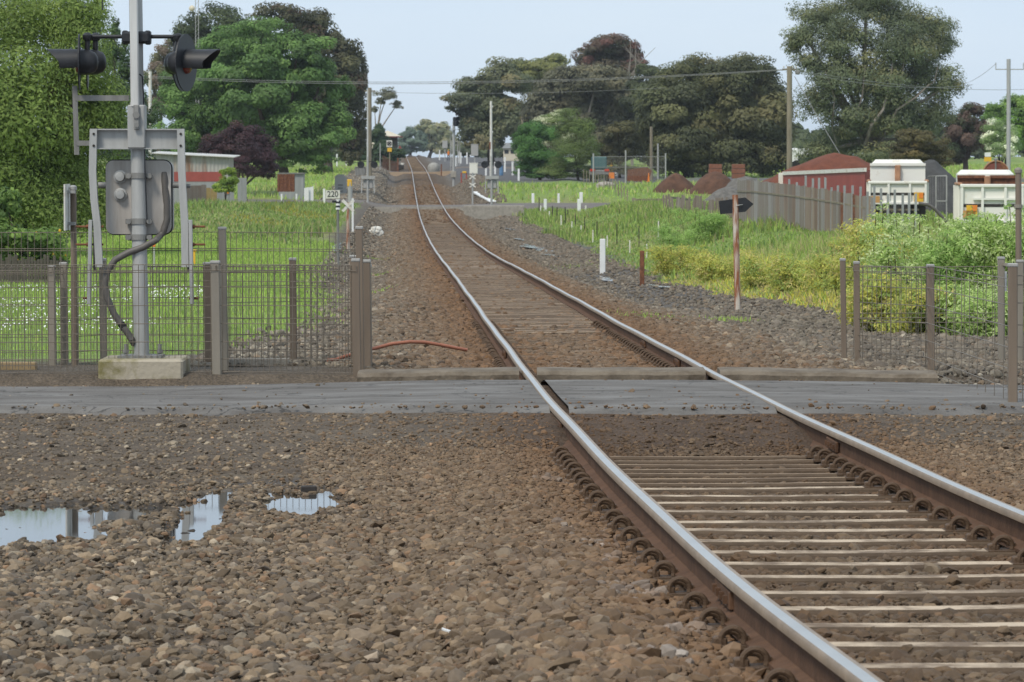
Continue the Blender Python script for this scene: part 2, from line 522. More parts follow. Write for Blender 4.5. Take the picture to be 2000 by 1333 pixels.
def build_ground():
    ys = np.concatenate([np.arange(-10, 9, 0.5), np.arange(9, 27, 0.055), np.arange(27, 62, 0.14),
                         np.exp(np.linspace(np.log(62), np.log(4500), 230))])
    t = np.linspace(-1, 1, 361); tt = np.sign(t) * np.abs(t) ** 1.35
    X = (7 + 0.34 * np.maximum(ys, 0))[:, None] * tt[None, :] + np.clip(track_x(ys), -20, 3)[:, None]
    Y = np.repeat(ys[:, None], len(t), 1)
    x, y = X.ravel(), Y.ravel()
    z = ground_z(x, y)
    s = x - track_x(y); a = np.abs(s)
    n1 = fbm(x * 0.5, y * 0.3, 31, 4); n2 = fbm(x * 2.3, y * 2.3, 41, 4); n3 = fbm(x * 0.12, y * 0.05, 51, 3)

    def mixc(c, col, m): return c * (1 - m[:, None]) + np.array(col)[None, :] * m[:, None]
    c = np.tile(np.array([[.105, .076, .050]]), (len(x), 1))
    c = mixc(c, (.14, .108, .074), sstep(.5, .72, n2) * (y < 27))
    c = mixc(c, (.115, .090, .066), sstep(21.5, 24, y) * (y < 33) * .6)
    # ballast shoulder: greyer with distance from the rails, rust brown close to them
    c = mixc(c, (.125, .105, .082), sstep(32, 34, y) * sstep(2.2, 3.0, a + (n2 - .5)))
    c = mixc(c, (.082, .049, .028), np.exp(-(a / 1.45) ** 6) * .9)
    c = mixc(c, (.105, .095, .085), sstep(1.9, 3.2, s + (n1 - .5)) * (y > 34) * (y < 236) * .8)
    # grass
    edge_l = np.interp(y, EDGE_L[0], EDGE_L[1])
    gl = sstep(-.1, .5, -s - edge_l + (n2 - .5) * .9) * sstep(34.5, 36.5, y + (n2 - .5) * 2)
    edge_r = np.interp(y, [33, 45, 60, 80, 106, 140, 230, 260], [30, 6.2, 5.2, 5.0, 5.2, 5.6, 4.8, 4.2])
    gr = sstep(0, .8, s - edge_r + (n2 - .5) * 1.2) * (y > 36)
    g = np.maximum(gl, gr)
    gc = np.tile(np.array([[.17, .25, .05]]), (len(x), 1))
    gc = mixc(gc, (.22, .30, .07), sstep(.45, .75, n1))
    gc = mixc(gc, (.24, .22, .09), sstep(.5, .7, n3) * (y > 105) * .7)
    gc = mixc(gc, (.12, .18, .04), sstep(.55, .75, n2) * .6)
    c = c * (1 - g[:, None]) + gc * g[:, None]
    # gravel yard right of the track past the far crossing, bare dirt left
    yard = sstep(2.5, 4, s) * (1 - sstep(20, 23, s)) * sstep(285, 300, y) * (1 - sstep(640, 700, y))
    c = mixc(c, (.10, .098, .10), yard)
    path_r = sstep(20, 24, s) * sstep(285, 290, y) * (1 - sstep(312, 318, y))
    c = mixc(c, (.13, .125, .125), path_r)
    dirtl = sstep(2.6, 3.4, -s) * (1 - sstep(6.2, 7.5, -s + n2)) * sstep(232, 245, y) * (1 - sstep(420, 440, y))
    c = mixc(c, (.15, .125, .105), dirtl)
    # wet patches
    w = np.zeros(len(x))
    for cx, cy, rx, ry in _pud:
        r = np.sqrt(((x - cx) / (rx * 1.25)) ** 2 + ((y - cy) / (ry * 1.7)) ** 2) + (n2 - .5) * .8
        w = np.maximum(w, 1 - sstep(.75, 1.25, r))
    w = np.maximum(w, sstep(.55, .65, n1) * (a > 2.6) * (a < 5.6) * (y > 70) * (y < 235) * .8 * (s > 0))
    c = c * (1 - .38 * w[:, None])
    col = np.concatenate([c, np.ones((len(x), 1))], 1)
    R, Cn = X.shape
    i = np.arange(R * Cn).reshape(R, Cn)
    q = np.stack([i[:-1, :-1], i[:-1, 1:], i[1:, 1:], i[1:, :-1]], -1).reshape(-1)
    m, n, l, b = new_mat('earth and grass')
    at = n.new('ShaderNodeAttribute'); at.attribute_name = 'tint'
    wt = n.new('ShaderNodeAttribute'); wt.attribute_name = 'wet'
    gt = n.new('ShaderNodeAttribute'); gt.attribute_name = 'grassy'
    t_ = n.new('ShaderNodeTexCoord')
    za = n.new('ShaderNodeTexNoise'); za.inputs['Scale'].default_value = 26; za.inputs['Detail'].default_value = 8; za.inputs['Roughness'].default_value = .7
    zb = n.new('ShaderNodeTexVoronoi'); zb.inputs['Scale'].default_value = 30
    zc = n.new('ShaderNodeTexNoise'); zc.inputs['Scale'].default_value = 3.5; zc.inputs['Detail'].default_value = 6
    for q_ in (za, zb, zc): l.new(t_.outputs['Object'], q_.inputs['Vector'])
    rr = n.new('ShaderNodeMapRange'); rr.inputs[1].default_value = .3; rr.inputs[2].default_value = .72; rr.inputs[3].default_value = .55; rr.inputs[4].default_value = 1.45
    l.new(za.outputs['Fac'], rr.inputs[0])
    r2 = n.new('ShaderNodeMapRange'); r2.inputs[1].default_value = .3; r2.inputs[2].default_value = .7; r2.inputs[3].default_value = .75; r2.inputs[4].default_value = 1.25
    l.new(zc.outputs['Fac'], r2.inputs[0])
    mu = n.new('ShaderNodeMath'); mu.operation = 'MULTIPLY'; l.new(rr.outputs[0], mu.inputs[0]); l.new(r2.outputs[0], mu.inputs[1])
    vm = n.new('ShaderNodeVectorMath'); vm.operation = 'SCALE'; l.new(at.outputs['Color'], vm.inputs[0]); l.new(mu.outputs[0], vm.inputs['Scale'])
    l.new(vm.outputs[0], b.inputs['Base Color'])
    ro = n.new('ShaderNodeMapRange'); ro.inputs[3].default_value = .9; ro.inputs[4].default_value = .5; l.new(wt.outputs['Fac'], ro.inputs[0]); l.new(ro.outputs[0], b.inputs['Roughness'])
    b.inputs['Specular IOR Level'].default_value = .3
    bp = n.new('ShaderNodeBump'); bp.inputs['Strength'].default_value = .9; bp.inputs['Distance'].default_value = .03
    ad = n.new('ShaderNodeMath'); ad.operation = 'ADD'; l.new(za.outputs['Fac'], ad.inputs[0]); l.new(zb.outputs['Distance'], ad.inputs[1])
    l.new(ad.outputs[0], bp.inputs['Height']); l.new(bp.outputs[0], b.inputs['Normal'])
    o = np_mesh('ground', np.stack([x, y, z], 1), q, 4, m, {'tint': col, 'wet': w, 'grassy': g}, smooth=True)
    tag(o, 'bare stony ground with wet patches and rough green grass either side of the track', None, None, 'structure')


build_ground()

# puddles: flat sheets of water in the hollows left of the track
m, n, l, b = new_mat('puddle water')
b.inputs['Base Color'].default_value = (.035, .032, .028, 1); b.inputs['Roughness'].default_value = .03
b.inputs['Specular IOR Level'].default_value = 1.0; b.inputs['IOR'].default_value = 1.6
M['water'] = m
xs = np.linspace(-4.2, 0, 240); ys_ = np.linspace(15.5, 21.5, 300)
gx_, gy_ = np.meshgrid(xs, ys_)
gzv = ground_z(gx_.ravel(), gy_.ravel()).reshape(gx_.shape)
mk = puddle_mask(gx_.ravel(), gy_.ravel()).reshape(gx_.shape)
cell = (mk[:-1, :-1] > .02) & (gzv[:-1, :-1] < WATER_Z + .03) & (gx_[:-1, :-1] - track_x(gy_[:-1, :-1]) < -2.2)
ii = np.arange(gx_.size).reshape(gx_.shape)
qd = np.stack([ii[:-1, :-1], ii[:-1, 1:], ii[1:, 1:], ii[1:, :-1]], -1)[cell].reshape(-1)
used, inv = np.unique(qd, return_inverse=True)
vv = np.stack([gx_.ravel(), gy_.ravel(), np.full(gx_.size, WATER_Z)], 1)[used]
o = np_mesh('water', vv, inv.astype(np.int32), 4, M['water'])
tag(o, 'shallow rain puddles reflecting the sky among the stones', None, None, 'structure')


M['ditch'], n, l, b = new_mat('rippled ditch water')
b.inputs['Base Color'].default_value = (.10, .088, .07, 1); b.inputs['Roughness'].default_value = .10; b.inputs['Specular IOR Level'].default_value = 1.0; b.inputs['IOR'].default_value = 1.6
t_ = n.new('ShaderNodeTexCoord'); zz_ = n.new('ShaderNodeTexNoise'); zz_.inputs['Scale'].default_value = 1.1; zz_.inputs['Detail'].default_value = 5; l.new(t_.outputs['Object'], zz_.inputs['Vector'])
bp = n.new('ShaderNodeBump'); bp.inputs['Strength'].default_value = .6; bp.inputs['Distance'].default_value = .12; l.new(zz_.outputs['Fac'], bp.inputs['Height']); l.new(bp.outputs[0], b.inputs['Normal'])


def ditch(px, py, rx, ry, dz=0.05):
    c = G(px, py); d = depth_of(c)
    mb = MB(); v = []
    for k in range(72):
        an = 2 * math.pi * k / 72; rr = .9 + .3 * math.sin(3 * an + px) + .2 * math.sin(7 * an) + .18 * math.sin(11 * an + py)
        q = G(px + rx * rr * math.cos(an), py + ry * rr * math.sin(an)); v.append((q.x, q.y))
    z = float(np.percentile([gz(*q) for q in v] + [gz(c.x, c.y)], 55)) + dz * .5
    mb.add([(q[0], q[1], z) for q in v], [tuple(range(72))])
    o = mb.build('ditch_water', M['ditch']); tag(o, None, None, None, 'structure')
    return o


for k, a in enumerate([(1066, 488, 40, 7), (1030, 470, 22, 4), (1005, 448, 14, 6), (1092, 502, 24, 3), (1195, 550, 26, 2), (1300, 564, 30, 1.6), (652, 488, 18, 8)]):
    ditch(*a)

# ================================================================== ROAD over the track
RY0, RY1 = 26.0, 31.75


def road_near(s): return np.interp(s, [-12, -5, -2, 0, 2, 4, 12], [27.6, 27.4, 26.5, 26.15, 26.3, 27.9, 28.6])
def road_far(s): return np.interp(s, [-12, -5, -1, 1, 5, 12], [31.2, 31.3, 31.7, 31.75, 31.55, 31.4])


def build_road():
    mb = MB()
    for s0, s1, n in ((-13, -.875, 120), (-.735, .795, 40), (.875, 13, 120)):
        ss = np.linspace(s0, s1, n); NU = 26
        edge = (fbm(ss * 2.0, ss * 0 + 4, 77, 4) - .5) * .45; edge2 = (fbm(ss * 2.0, ss * 0 + 9, 78, 4) - .5) * .25
        y0, y1 = road_near(ss) + edge, road_far(ss) + edge2
        vs = []
        for k in range(NU):
            u = k / (NU - 1); yy = y0 + (y1 - y0) * u
            xx = ss + track_x(yy)
            zz = ground_z(xx, yy, False) + .045 + (fbm(xx * .9, yy * .9, 81, 3) - .5) * .02
            if k in (0, NU - 1): zz = zz - .06
            vs += list(zip(xx, yy, zz))
        fs = [(k * n + j, k * n + j + 1, (k + 1) * n + j + 1, (k + 1) * n + j) for k in range(NU - 1) for j in range(n - 1)]
        mb.add(vs, fs)
    m, n_, l, b = new_mat('wet worn asphalt')
    t = n_.new('ShaderNodeTexCoord'); mp_ = n_.new('ShaderNodeMapping'); mp_.inputs['Scale'].default_value = (.6, 1.5, 1)
    l.new(t.outputs['Object'], mp_.inputs[0])
    z = n_.new('ShaderNodeTexNoise'); z.inputs['Scale'].default_value = 1.7; z.inputs['Detail'].default_value = 8; z.inputs['Roughness'].default_value = .65
    l.new(mp_.outputs[0], z.inputs['Vector'])
    r = n_.new('ShaderNodeValToRGB'); r.color_ramp.elements[0].position = .33; r.color_ramp.elements[0].color = (.088, .079, .071, 1)
    r.color_ramp.elements[1].position = .66; r.color_ramp.elements[1].color = (.172, .161, .148, 1)
    l.new(z.outputs['Fac'], r.inputs[0])
    v = n_.new('ShaderNodeTexVoronoi'); v.feature = 'DISTANCE_TO_EDGE'; v.inputs['Scale'].default_value = .9
    nz2 = n_.new('ShaderNodeTexNoise'); nz2.inputs['Scale'].default_value = 2.5; nz2.inputs['Detail'].default_value = 5
    l.new(t.outputs['Object'], nz2.inputs['Vector'])
    va = n_.new('ShaderNodeVectorMath'); va.operation = 'ADD'; l.new(t.outputs['Object'], va.inputs[0]); l.new(nz2.outputs['Color'], va.inputs[1]); l.new(va.outputs[0], v.inputs['Vector'])
    cr = n_.new('ShaderNodeMapRange'); cr.inputs[1].default_value = 0; cr.inputs[2].default_value = .016; cr.inputs[3].default_value = .35; cr.inputs[4].default_value = 1
    l.new(v.outputs['Distance'], cr.inputs[0])
    vm = n_.new('ShaderNodeVectorMath'); vm.operation = 'SCALE'; l.new(r.outputs[0], vm.inputs[0]); l.new(cr.outputs[0], vm.inputs['Scale'])
    l.new(vm.outputs[0], b.inputs['Base Color'])
    rm = n_.new('ShaderNodeMapRange'); rm.inputs[1].default_value = .35; rm.inputs[2].default_value = .65; rm.inputs[3].default_value = .92; rm.inputs[4].default_value = .66
    l.new(z.outputs['Fac'], rm.inputs[0]); l.new(rm.outputs[0], b.inputs['Roughness'])
    fg = n_.new('ShaderNodeTexNoise'); fg.inputs['Scale'].default_value = 38; fg.inputs['Detail'].default_value = 4; l.new(t.outputs['Object'], fg.inputs['Vector'])
    bp = n_.new('ShaderNodeBump'); bp.inputs['Strength'].default_value = .8; bp.inputs['Distance'].default_value = .015
    l.new(fg.outputs['Fac'], bp.inputs['Height']); l.new(bp.outputs[0], b.inputs['Normal'])
    b.inputs['Specular IOR Level'].default_value = .25
    o = mb.build('road', m, smooth=True)
    tag(o, 'worn grey asphalt road crossing the railway track', None, None, 'structure')


build_road()


def far_road(y0, y1, s0, s1, col, name, lift=.06):
    mb = MB(); n, NU = 60, 6; vs = []
    for k in range(NU):
        for j in range(n):
            s = s0 + (s1 - s0) * j / (n - 1); y = y0 + (y1 - y0) * k / (NU - 1)
            x = s + float(track_x(y)); z = gz(x, y) if abs(s) > 3.5 else max(float(track_z(y)) - .16, gz(x, y))
            vs.append((x, y, z + lift + (-.7 if k in (0, NU - 1) else 0)))
    mb.add(vs, [(k * n + j, k * n + j + 1, (k + 1) * n + j + 1, (k + 1) * n + j) for k in range(NU - 1) for j in range(n - 1)])
    o = mb.build(name, mat(name, col, .85, 0, .3, .8, bump=.3), smooth=True)
    return tag(o, None, None, None, 'structure')


far_road(236, 246, -60, 75, (.16, .14, .125), 'far_road', .10)
far_road(397, 405, -30, 12, (.17, .14, .115), 'dirt_path', .10)

# ================================================================== RAILS
def heading(y):
    return math.atan2(float(track_x(y + .5) - track_x(y - .5)), 1.0)


_prof = [(-.036, -.012), (-.029, -.001), (-.010, .001), (.012, .001), (.031, -.002), (.036, -.012), (.034, -.036), (.010, -.050), (.009, -.128), (.066, -.150), (.066, -.166),
         (-.066, -.166), (-.066, -.150), (-.009, -.128), (-.010, -.050), (-.034, -.036)]
_rail_y = np.concatenate([np.arange(-8, 60, .35), np.exp(np.linspace(np.log(60), np.log(800), 150))])


def build_rail(side, label):
    s0 = .835 * side; n = len(_prof); vs = []; mb = MB()
    for y in _rail_y:
        h = heading(y); c, s_ = math.cos(h), math.sin(h)
        wob = .002 * math.sin(y * .9 + side) + .003 * math.sin(y * .37)
        for a, z in _prof:
            q = (s0 + a + wob)
            vs.append((float(track_x(y)) + q * c, y - q * s_, float(track_z(y)) + z + wob * .8))
    fs = []; mi = []
    for k in range(len(_rail_y) - 1):
        for j in range(n):
            j2 = (j + 1) % n; fs.append((k * n + j, k * n + j2, (k + 1) * n + j2, (k + 1) * n + j)); mi.append(1 if j in (1, 2) else (2 if j in (0, 3, 4, 15) else 0))
    mb.add(vs, fs); mb.m = mi
    o = mb.build('rail', [M['rail_side'], M['rail_top'], M['rail_edge']], smooth=True)
    tag(o, label, 'rail')
    return o


rail_l = build_rail(-1, 'left steel rail of the track with rusty flank and polished head')
rail_r = build_rail(1, 'right steel rail of the track, nearer the leaning arrow sign')


def fishplate(rail, side, y, L=.5):
    mb = MB(); h = heading(y); x = float(track_x(y)) + .835 * side; z = float(track_z(y))
    for q in (-1, 1):
        R = Matrix.Rotation(-h, 3, 'Z')
        mb.box((x + q * .022 * math.cos(h), y - q * .022 * math.sin(h), z - .088), (.022, L, .07), R, .006)
        for k in range(4):
            yy = y - L * .38 + k * L * .25
            mb.box((float(track_x(yy)) + .835 * side + q * .04, yy, z - .088), (.02, .03, .03))
    mb.build('fishplate', M['rail_side'], rail)


for y in (13.6, 25.3, 38.2): fishplate(rail_l, -1, y)
for y in (23.2, 36.0, 41.0): fishplate(rail_r, 1, y)

# ------------------------------------------------------------------ sleepers
def _ysl(py): return 1.755 * F_PX / (py - 330)


SL = [_ysl(p) for p in (1306, 1258, 1216, 1178, 1140, 1109, 1080, 1054, 1029, 1008, 985, 964, 948, 930.7)]
SL = [SL[0] - .63 * k for k in range(14, 0, -1)] + SL
dense = [SL[-1] + .40 * k for k in range(1, 8)] + [33.1 + .40 * k for k in range(34)]
n_far = 300 - len(SL) - len(dense)
far = [dense[-1] + .62 * k for k in range(1, n_far)]
ALL_SL = np.array(SL + dense + far)


def sleeper_mesh(top, foot, L, m_):
    """a trough section whose ends bend down into the ballast"""
    mb = MB(); prof = [(-foot / 2, -.13), (-top / 2 - .012, -.012), (-top / 2, 0), (top / 2, 0), (top / 2 + .012, -.012), (foot / 2, -.13)]; vs = []
    xs = [(-L / 2, -.12), (-L / 2 + .16, -.035), (-1.02, -.002), (-.6, 0), (0, -.004), (.6, 0), (1.02, -.002), (L / 2 - .16, -.035), (L / 2, -.12)]
    for x, dz in xs:
        for a, z in prof: vs.append((x, a, z + dz))
    n = len(prof); N = len(xs)
    fs = [(k * n + j, k * n + (j + 1) % n, (k + 1) * n + (j + 1) % n, (k + 1) * n + j) for k in range(N - 1) for j in range(n)] + [tuple(range(n)), tuple(range(N * n - 1, (N - 1) * n - 1, -1))]
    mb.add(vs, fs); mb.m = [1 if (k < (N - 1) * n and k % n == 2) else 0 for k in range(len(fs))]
    return mb.build('sleeper', [M['sleeper_side'], M[m_]])


def clip_mesh():
    mb = MB(); pts = []
    for k in range(13):
        a = math.radians(-20 + 220 * k / 12)
        pts.append((.112 + .042 * math.cos(a), .012, .018 + .042 * math.sin(a)))
    mb.tube(pts, .0115, 8)
    pts = []
    for k in range(9):
        a = math.radians(-60 + 240 * k / 8)
        pts.append((.115 + .035 * math.cos(a), -.035, .016 + .026 * math.sin(a)))
    mb.tube(pts, .0115, 8)
    mb.tube([(.06, .012, .022), (.06, -.035, .024), (.085, -.05, .022)], .0115, 6)
    mb.box((.155, -.01, .008), (.05, .06, .04), None, .006)
    mb.box((.115, 0, -.004), (.15, .12, .012))
    return mb.build('clip', M['clip'])


proto_wide = sleeper_mesh(.115, .22, 2.5, 'sleeper')
proto_thin = sleeper_mesh(.05, .12, 2.5, 'sleeper_dirty')
proto_far = sleeper_mesh(.17, .24, 2.3, 'sleeper_far')
proto_clip = clip_mesh()
SLG = 'sleepers under the rails'
first_clip = [True]


def add_clips(sl):
    for q in (-.835, .835):
        for d in (-1, 1):
            c = proto_clip if first_clip[0] else proto_clip.copy()
            if first_clip[0]: first_clip[0] = False
            else: COL.objects.link(c)
            c.parent = sl; c.location = (q, 0, 0)
            c.scale = (d, 1, 1) if d > 0 else (-1, -1, 1)


cnt = {'w': 0, 't': 0, 'f': 0}
for y in ALL_SL:
    thin = any(abs(y - d) < 1e-6 for d in dense)
    key = 't' if thin else ('f' if y > 30 else 'w')
    src = {'t': proto_thin, 'w': proto_wide, 'f': proto_far}[key]
    o = src if cnt[key] == 0 else src.copy()
    if cnt[key]: COL.objects.link(o)
    cnt[key] += 1
    h = heading(y)
    o.location = (float(track_x(y)), y, float(track_z(y)) - .166 + (.006 if key == 'f' else 0))
    o.rotation_euler = (random.uniform(-.015, .015), random.uniform(-.006, .006), -h + random.uniform(-.008, .008))
    if thin: tag(o, 'narrow dusty sleeper set close to its neighbours beside the road crossing', 'sleeper', SLG)
    elif key == 'f': tag(o, 'brown dusty sleeper of the far track beyond the road crossing', 'sleeper', SLG)
    else: tag(o, 'pale broad sleeper across the track half buried in brown ballast', 'sleeper', SLG)
    if 8.5 < y < 50: add_clips(o)
# the far rest of the sleepers, too small to part
mb = MB()
y = ALL_SL[-1] + .62
while y < 640:
    mb.box((float(track_x(y)), y, float(track_z(y)) - .265), (2.2, .2, .15), Matrix.Rotation(-heading(y), 3, 'Z'))
    y += .62 * (1 if y < 300 else 2)
tag(mb.build('distant_sleepers', M['sleeper_far']), 'far run of sleepers where the track climbs to the crest', 'sleepers', None, 'stuff')

# ------------------------------------------------------------------ kerb beams along the far edge of the road
def kerb(s0, s1, label):
    mb = MB(); prof = [(-.24, -.16), (-.245, -.03), (-.215, .0), (-.15, .012), (.2, .016), (.25, .0), (.25, -.16)]; vs = []; N = 22
    for k in range(N):
        s = s0 + (s1 - s0) * k / (N - 1); y = 32.28; x = s + float(track_x(y)); z0 = float(track_z(y)) + .004 - .03 * float(sstep(1, 3, abs(s))) + .003 * math.sin(k * .7)
        for a, b_ in prof: vs.append((x, y + a + .005 * math.sin(k * 1.3 + b_ * 30), z0 + b_ + .002 * math.sin(k * 3.1 + a * 20)))
    n = len(prof)
    fs = [(k * n + j, k * n + (j + 1) % n, (k + 1) * n + (j + 1) % n, (k + 1) * n + j) for k in range(N - 1) for j in range(n)]
    fs += [tuple(range(n)), tuple(range((N - 1) * n + n - 1, (N - 1) * n - 1, -1))]
    mb.add(vs, fs)
    o = mb.build('concrete_kerb', M['kerb'])
    return tag(o, label, 'kerb', 'kerb beams along the road edge')


kerb(-2.35, -.90, 'dirty concrete kerb beam between the left fence and the left rail')
kerb(-.74, .77, 'dirty concrete kerb beam lying between the two rails')
kerb(.90, 2.85, 'dirty concrete kerb beam between the right rail and the right fence')

# ================================================================== STONES (loose ballast, nobody could count it)
def stone_group(material, name, nvar=7, rough=.55):
    ng = bpy.data.node_groups.new(name, 'GeometryNodeTree')
    ng.interface.new_socket('Geometry', in_out='INPUT', socket_type='NodeSocketGeometry')
    ng.interface.new_socket('Geometry', in_out='OUTPUT', socket_type='NodeSocketGeometry')
    N, L = ng.nodes, ng.links
    gi, go = N.new('NodeGroupInput'), N.new('NodeGroupOutput')
    g2i = N.new('GeometryNodeGeometryToInstance')
    for k in range(nvar):
        ico = N.new('GeometryNodeMeshIcoSphere'); ico.inputs['Radius'].default_value = 1; ico.inputs['Subdivisions'].default_value = 1 if k % 2 else 2
        sp = N.new('GeometryNodeSetPosition'); nt = N.new('ShaderNodeTexNoise'); nt.noise_dimensions = '4D'
        nt.inputs['W'].default_value = k * 7.3; nt.inputs['Scale'].default_value = 2.4; nt.inputs['Detail'].default_value = 1.5
        pos = N.new('GeometryNodeInputPosition'); L.new(pos.outputs[0], nt.inputs['Vector'])
        sb = N.new('ShaderNodeVectorMath'); sb.operation = 'SUBTRACT'; sb.inputs[1].default_value = (.5, .5, .5); L.new(nt.outputs['Color'], sb.inputs[0])
        sc = N.new('ShaderNodeVectorMath'); sc.operation = 'SCALE'; sc.inputs['Scale'].default_value = 2.6 * rough; L.new(sb.outputs[0], sc.inputs[0])
        L.new(ico.outputs[0], sp.inputs['Geometry']); L.new(sc.outputs[0], sp.inputs['Offset'])
        hull = N.new('GeometryNodeConvexHull'); L.new(sp.outputs[0], hull.inputs[0])
        sm = N.new('GeometryNodeSetMaterial'); sm.inputs['Material'].default_value = material
        L.new(hull.outputs[0], sm.inputs[0]); L.new(sm.outputs[0], g2i.inputs[0])
    iop = N.new('GeometryNodeInstanceOnPoints'); iop.inputs['Pick Instance'].default_value = True
    L.new(gi.outputs[0], iop.inputs['Points']); L.new(g2i.outputs[0], iop.inputs['Instance'])

    def na(nm, ty):
        a = N.new('GeometryNodeInputNamedAttribute'); a.data_type = ty; a.inputs['Name'].default_value = nm; return a
    a = na('var', 'INT'); L.new(a.outputs['Attribute'], iop.inputs['Instance Index'])
    r = na('rot', 'FLOAT_VECTOR'); e = N.new('FunctionNodeEulerToRotation'); L.new(r.outputs['Attribute'], e.inputs[0]); L.new(e.outputs[0], iop.inputs['Rotation'])
    s = na('scl', 'FLOAT_VECTOR'); L.new(s.outputs['Attribute'], iop.inputs['Scale'])
    L.new(iop.outputs[0], go.inputs[0])
    return ng


m, n, l, b = new_mat('crushed stone')
at = n.new('ShaderNodeAttribute'); at.attribute_type = 'INSTANCER'; at.attribute_name = 'tint'
t_ = n.new('ShaderNodeTexCoord'); za = n.new('ShaderNodeTexNoise'); za.inputs['Scale'].default_value = 2.2; za.inputs['Detail'].default_value = 6
l.new(t_.outputs['Object'], za.inputs['Vector'])
rr = n.new('ShaderNodeMapRange'); rr.inputs[1].default_value = .3; rr.inputs[2].default_value = .7; rr.inputs[3].default_value = .85; rr.inputs[4].default_value = 1.12
l.new(za.outputs['Fac'], rr.inputs[0])
vm = n.new('ShaderNodeVectorMath'); vm.operation = 'SCALE'; l.new(at.outputs['Color'], vm.inputs[0]); l.new(rr.outputs[0], vm.inputs['Scale'])
l.new(vm.outputs[0], b.inputs['Base Color']); b.inputs['Roughness'].default_value = .8; b.inputs['Specular IOR Level'].default_value = .3
M['stone'] = m
NG = stone_group(M['stone'], 'crushed_stone_variants')

PAL = np.array([(.225, .165, .105), (.18, .134, .088), (.265, .20, .132), (.13, .102, .076), (.245, .155, .092), (.195, .158, .118), (.31, .255, .185), (.19, .148, .105)])


def scatter(name, label, x, y, r, pal, wts, embed=.2, flat=.6, lift=0.0):
    N_ = len(x)
    z = ground_z(x, y) + r * embed + lift
    idx = RNG.choice(len(pal), N_, p=np.array(wts) / np.sum(wts))
    tint = .68 * np.array(pal)[idx] * np.exp(RNG.normal(0, .30, (N_, 1)))
    s = x - track_x(y)
    rust = (np.exp(-((np.abs(s) - .85) / np.interp(y, [30, 34], [.45, .62])) ** 2) * np.interp(y, [30, 34], [.7, .85]))[:, None]
    bed = (np.exp(-(np.abs(s) / 2.5) ** 4) * np.interp(y, [14, 20, 34], [.42, .55, .62]))[:, None]
    tint = tint * (1 - bed) + np.array([[.145, .088, .047]]) * RNG.uniform(.65, 1.35, (N_, 1)) * bed
    tint = tint * (1 - rust) + np.array([[.135, .072, .034]]) * RNG.uniform(.6, 1.4, (N_, 1)) * rust
    tint = tint * (1 - .30 * ((np.abs(s) < .8) & (y < 26)))[:, None]
    rt = (sstep(2.2, 3.0, s) * (y > 33) * .45)[:, None]; tint = tint * (1 - rt) + np.array([[.125, .10, .074]]) * RNG.uniform(.6, 1.4, (N_, 1)) * rt
    wet = puddle_mask(x, y) * (y < 25)
    tint = tint * (1 - .45 * wet[:, None])
    me = bpy.data.meshes.new(name)
    me.vertices.add(N_); me.vertices.foreach_set('co', np.stack([x, y, z], 1).astype(np.float32).ravel())
    a = me.attributes.new('tint', 'FLOAT_COLOR', 'POINT'); a.data.foreach_set('color', np.concatenate([tint, np.ones((N_, 1))], 1).astype(np.float32).ravel())
    a = me.attributes.new('rot', 'FLOAT_VECTOR', 'POINT'); rot = RNG.uniform(-.7, .7, (N_, 3)); rot[:, 2] = RNG.uniform(0, 6.28, N_); a.data.foreach_set('vector', rot.astype(np.float32).ravel())
    a = me.attributes.new('scl', 'FLOAT_VECTOR', 'POINT')
    sc = r[:, None] * RNG.uniform(.65, 1.3, (N_, 3)); sc[:, 2] *= flat; a.data.foreach_set('vector', sc.astype(np.float32).ravel())
    a = me.attributes.new('var', 'INT', 'POINT'); a.data.foreach_set('value', RNG.integers(0, 7, N_).astype(np.int32))
    o = bpy.data.objects.new(name, me); COL.objects.link(o)
    md = o.modifiers.new('stones', 'NODES'); md.node_group = NG
    return tag(o, label, 'stones', None, 'stuff')


def on_sleeper(x, y):
    k = np.clip(np.searchsorted(ALL_SL, y), 1, len(ALL_SL) - 1)
    d = np.minimum(np.abs(ALL_SL[k] - y), np.abs(ALL_SL[k - 1] - y))
    s = np.abs(x - track_x(y))
    return (d < .10) & (s < 1.30)


def in_road(x, y, pad=.0):
    s = x - track_x(y)
    return (y > road_near(s) - pad) & (y < road_far(s) + .35 + pad)


def sample(n, y0, y1, s0, s1, keep):
    y = RNG.uniform(y0, y1, n); s = RNG.uniform(s0, s1, n); x = s + track_x(y)
    k = keep(x, y, s) & (np.abs(x) < .165 * y + 1.2); return x[k], y[k]


# big stones near, left of and around the track
def keep_near(x, y, s):
    dens = .35 + .65 * sstep(.3, .6, fbm(x * .7, y * .5, 61, 3))
    dens = dens * (1 - .93 * sstep(18.6, 22.0, y + (s + 3) * -.3))
    dens = np.where(np.abs(s) < 2.6, np.maximum(dens, .85 * (1 - sstep(23.2, 24.5, y))), dens)
    k = RNG.random(len(x)) < dens
    k &= ~(on_sleeper(x, y) & (np.abs(s) < 1.05) & (RNG.random(len(x)) < .80)) & ~in_road(x, y, .1)
    k &= np.abs(np.abs(s) - .835) > .09
    k &= ~((puddle_mask(x, y) > .6) & (RNG.random(len(x)) < .82))
    return k


x, y = sample(135000, 10.5, 26, -5.5, 4.2, keep_near)
r = np.clip(np.exp(RNG.normal(np.log(.0162), .38, len(x))), .007, .040) * np.interp(y, [12, 16, 20, 24], [1.22, 1.05, .85, .65])
scatter('gravel_stones', 'loose brown crushed stones covering the ground in the foreground', x, y, r, PAL, (5, 4, 3, 2.5, 2, 3, 1.2, 3))
x, y = sample(150000, 10.5, 24.5, -5.5, 4.2, keep_near)
r = np.clip(np.exp(RNG.normal(np.log(.0095), .35, len(x))), .005, .02)
scatter('gravel_chips', 'small brown stone chips lying between the larger stones', x, y, r, PAL, (5, 4, 3, 2, 2, 3, 1, 3))
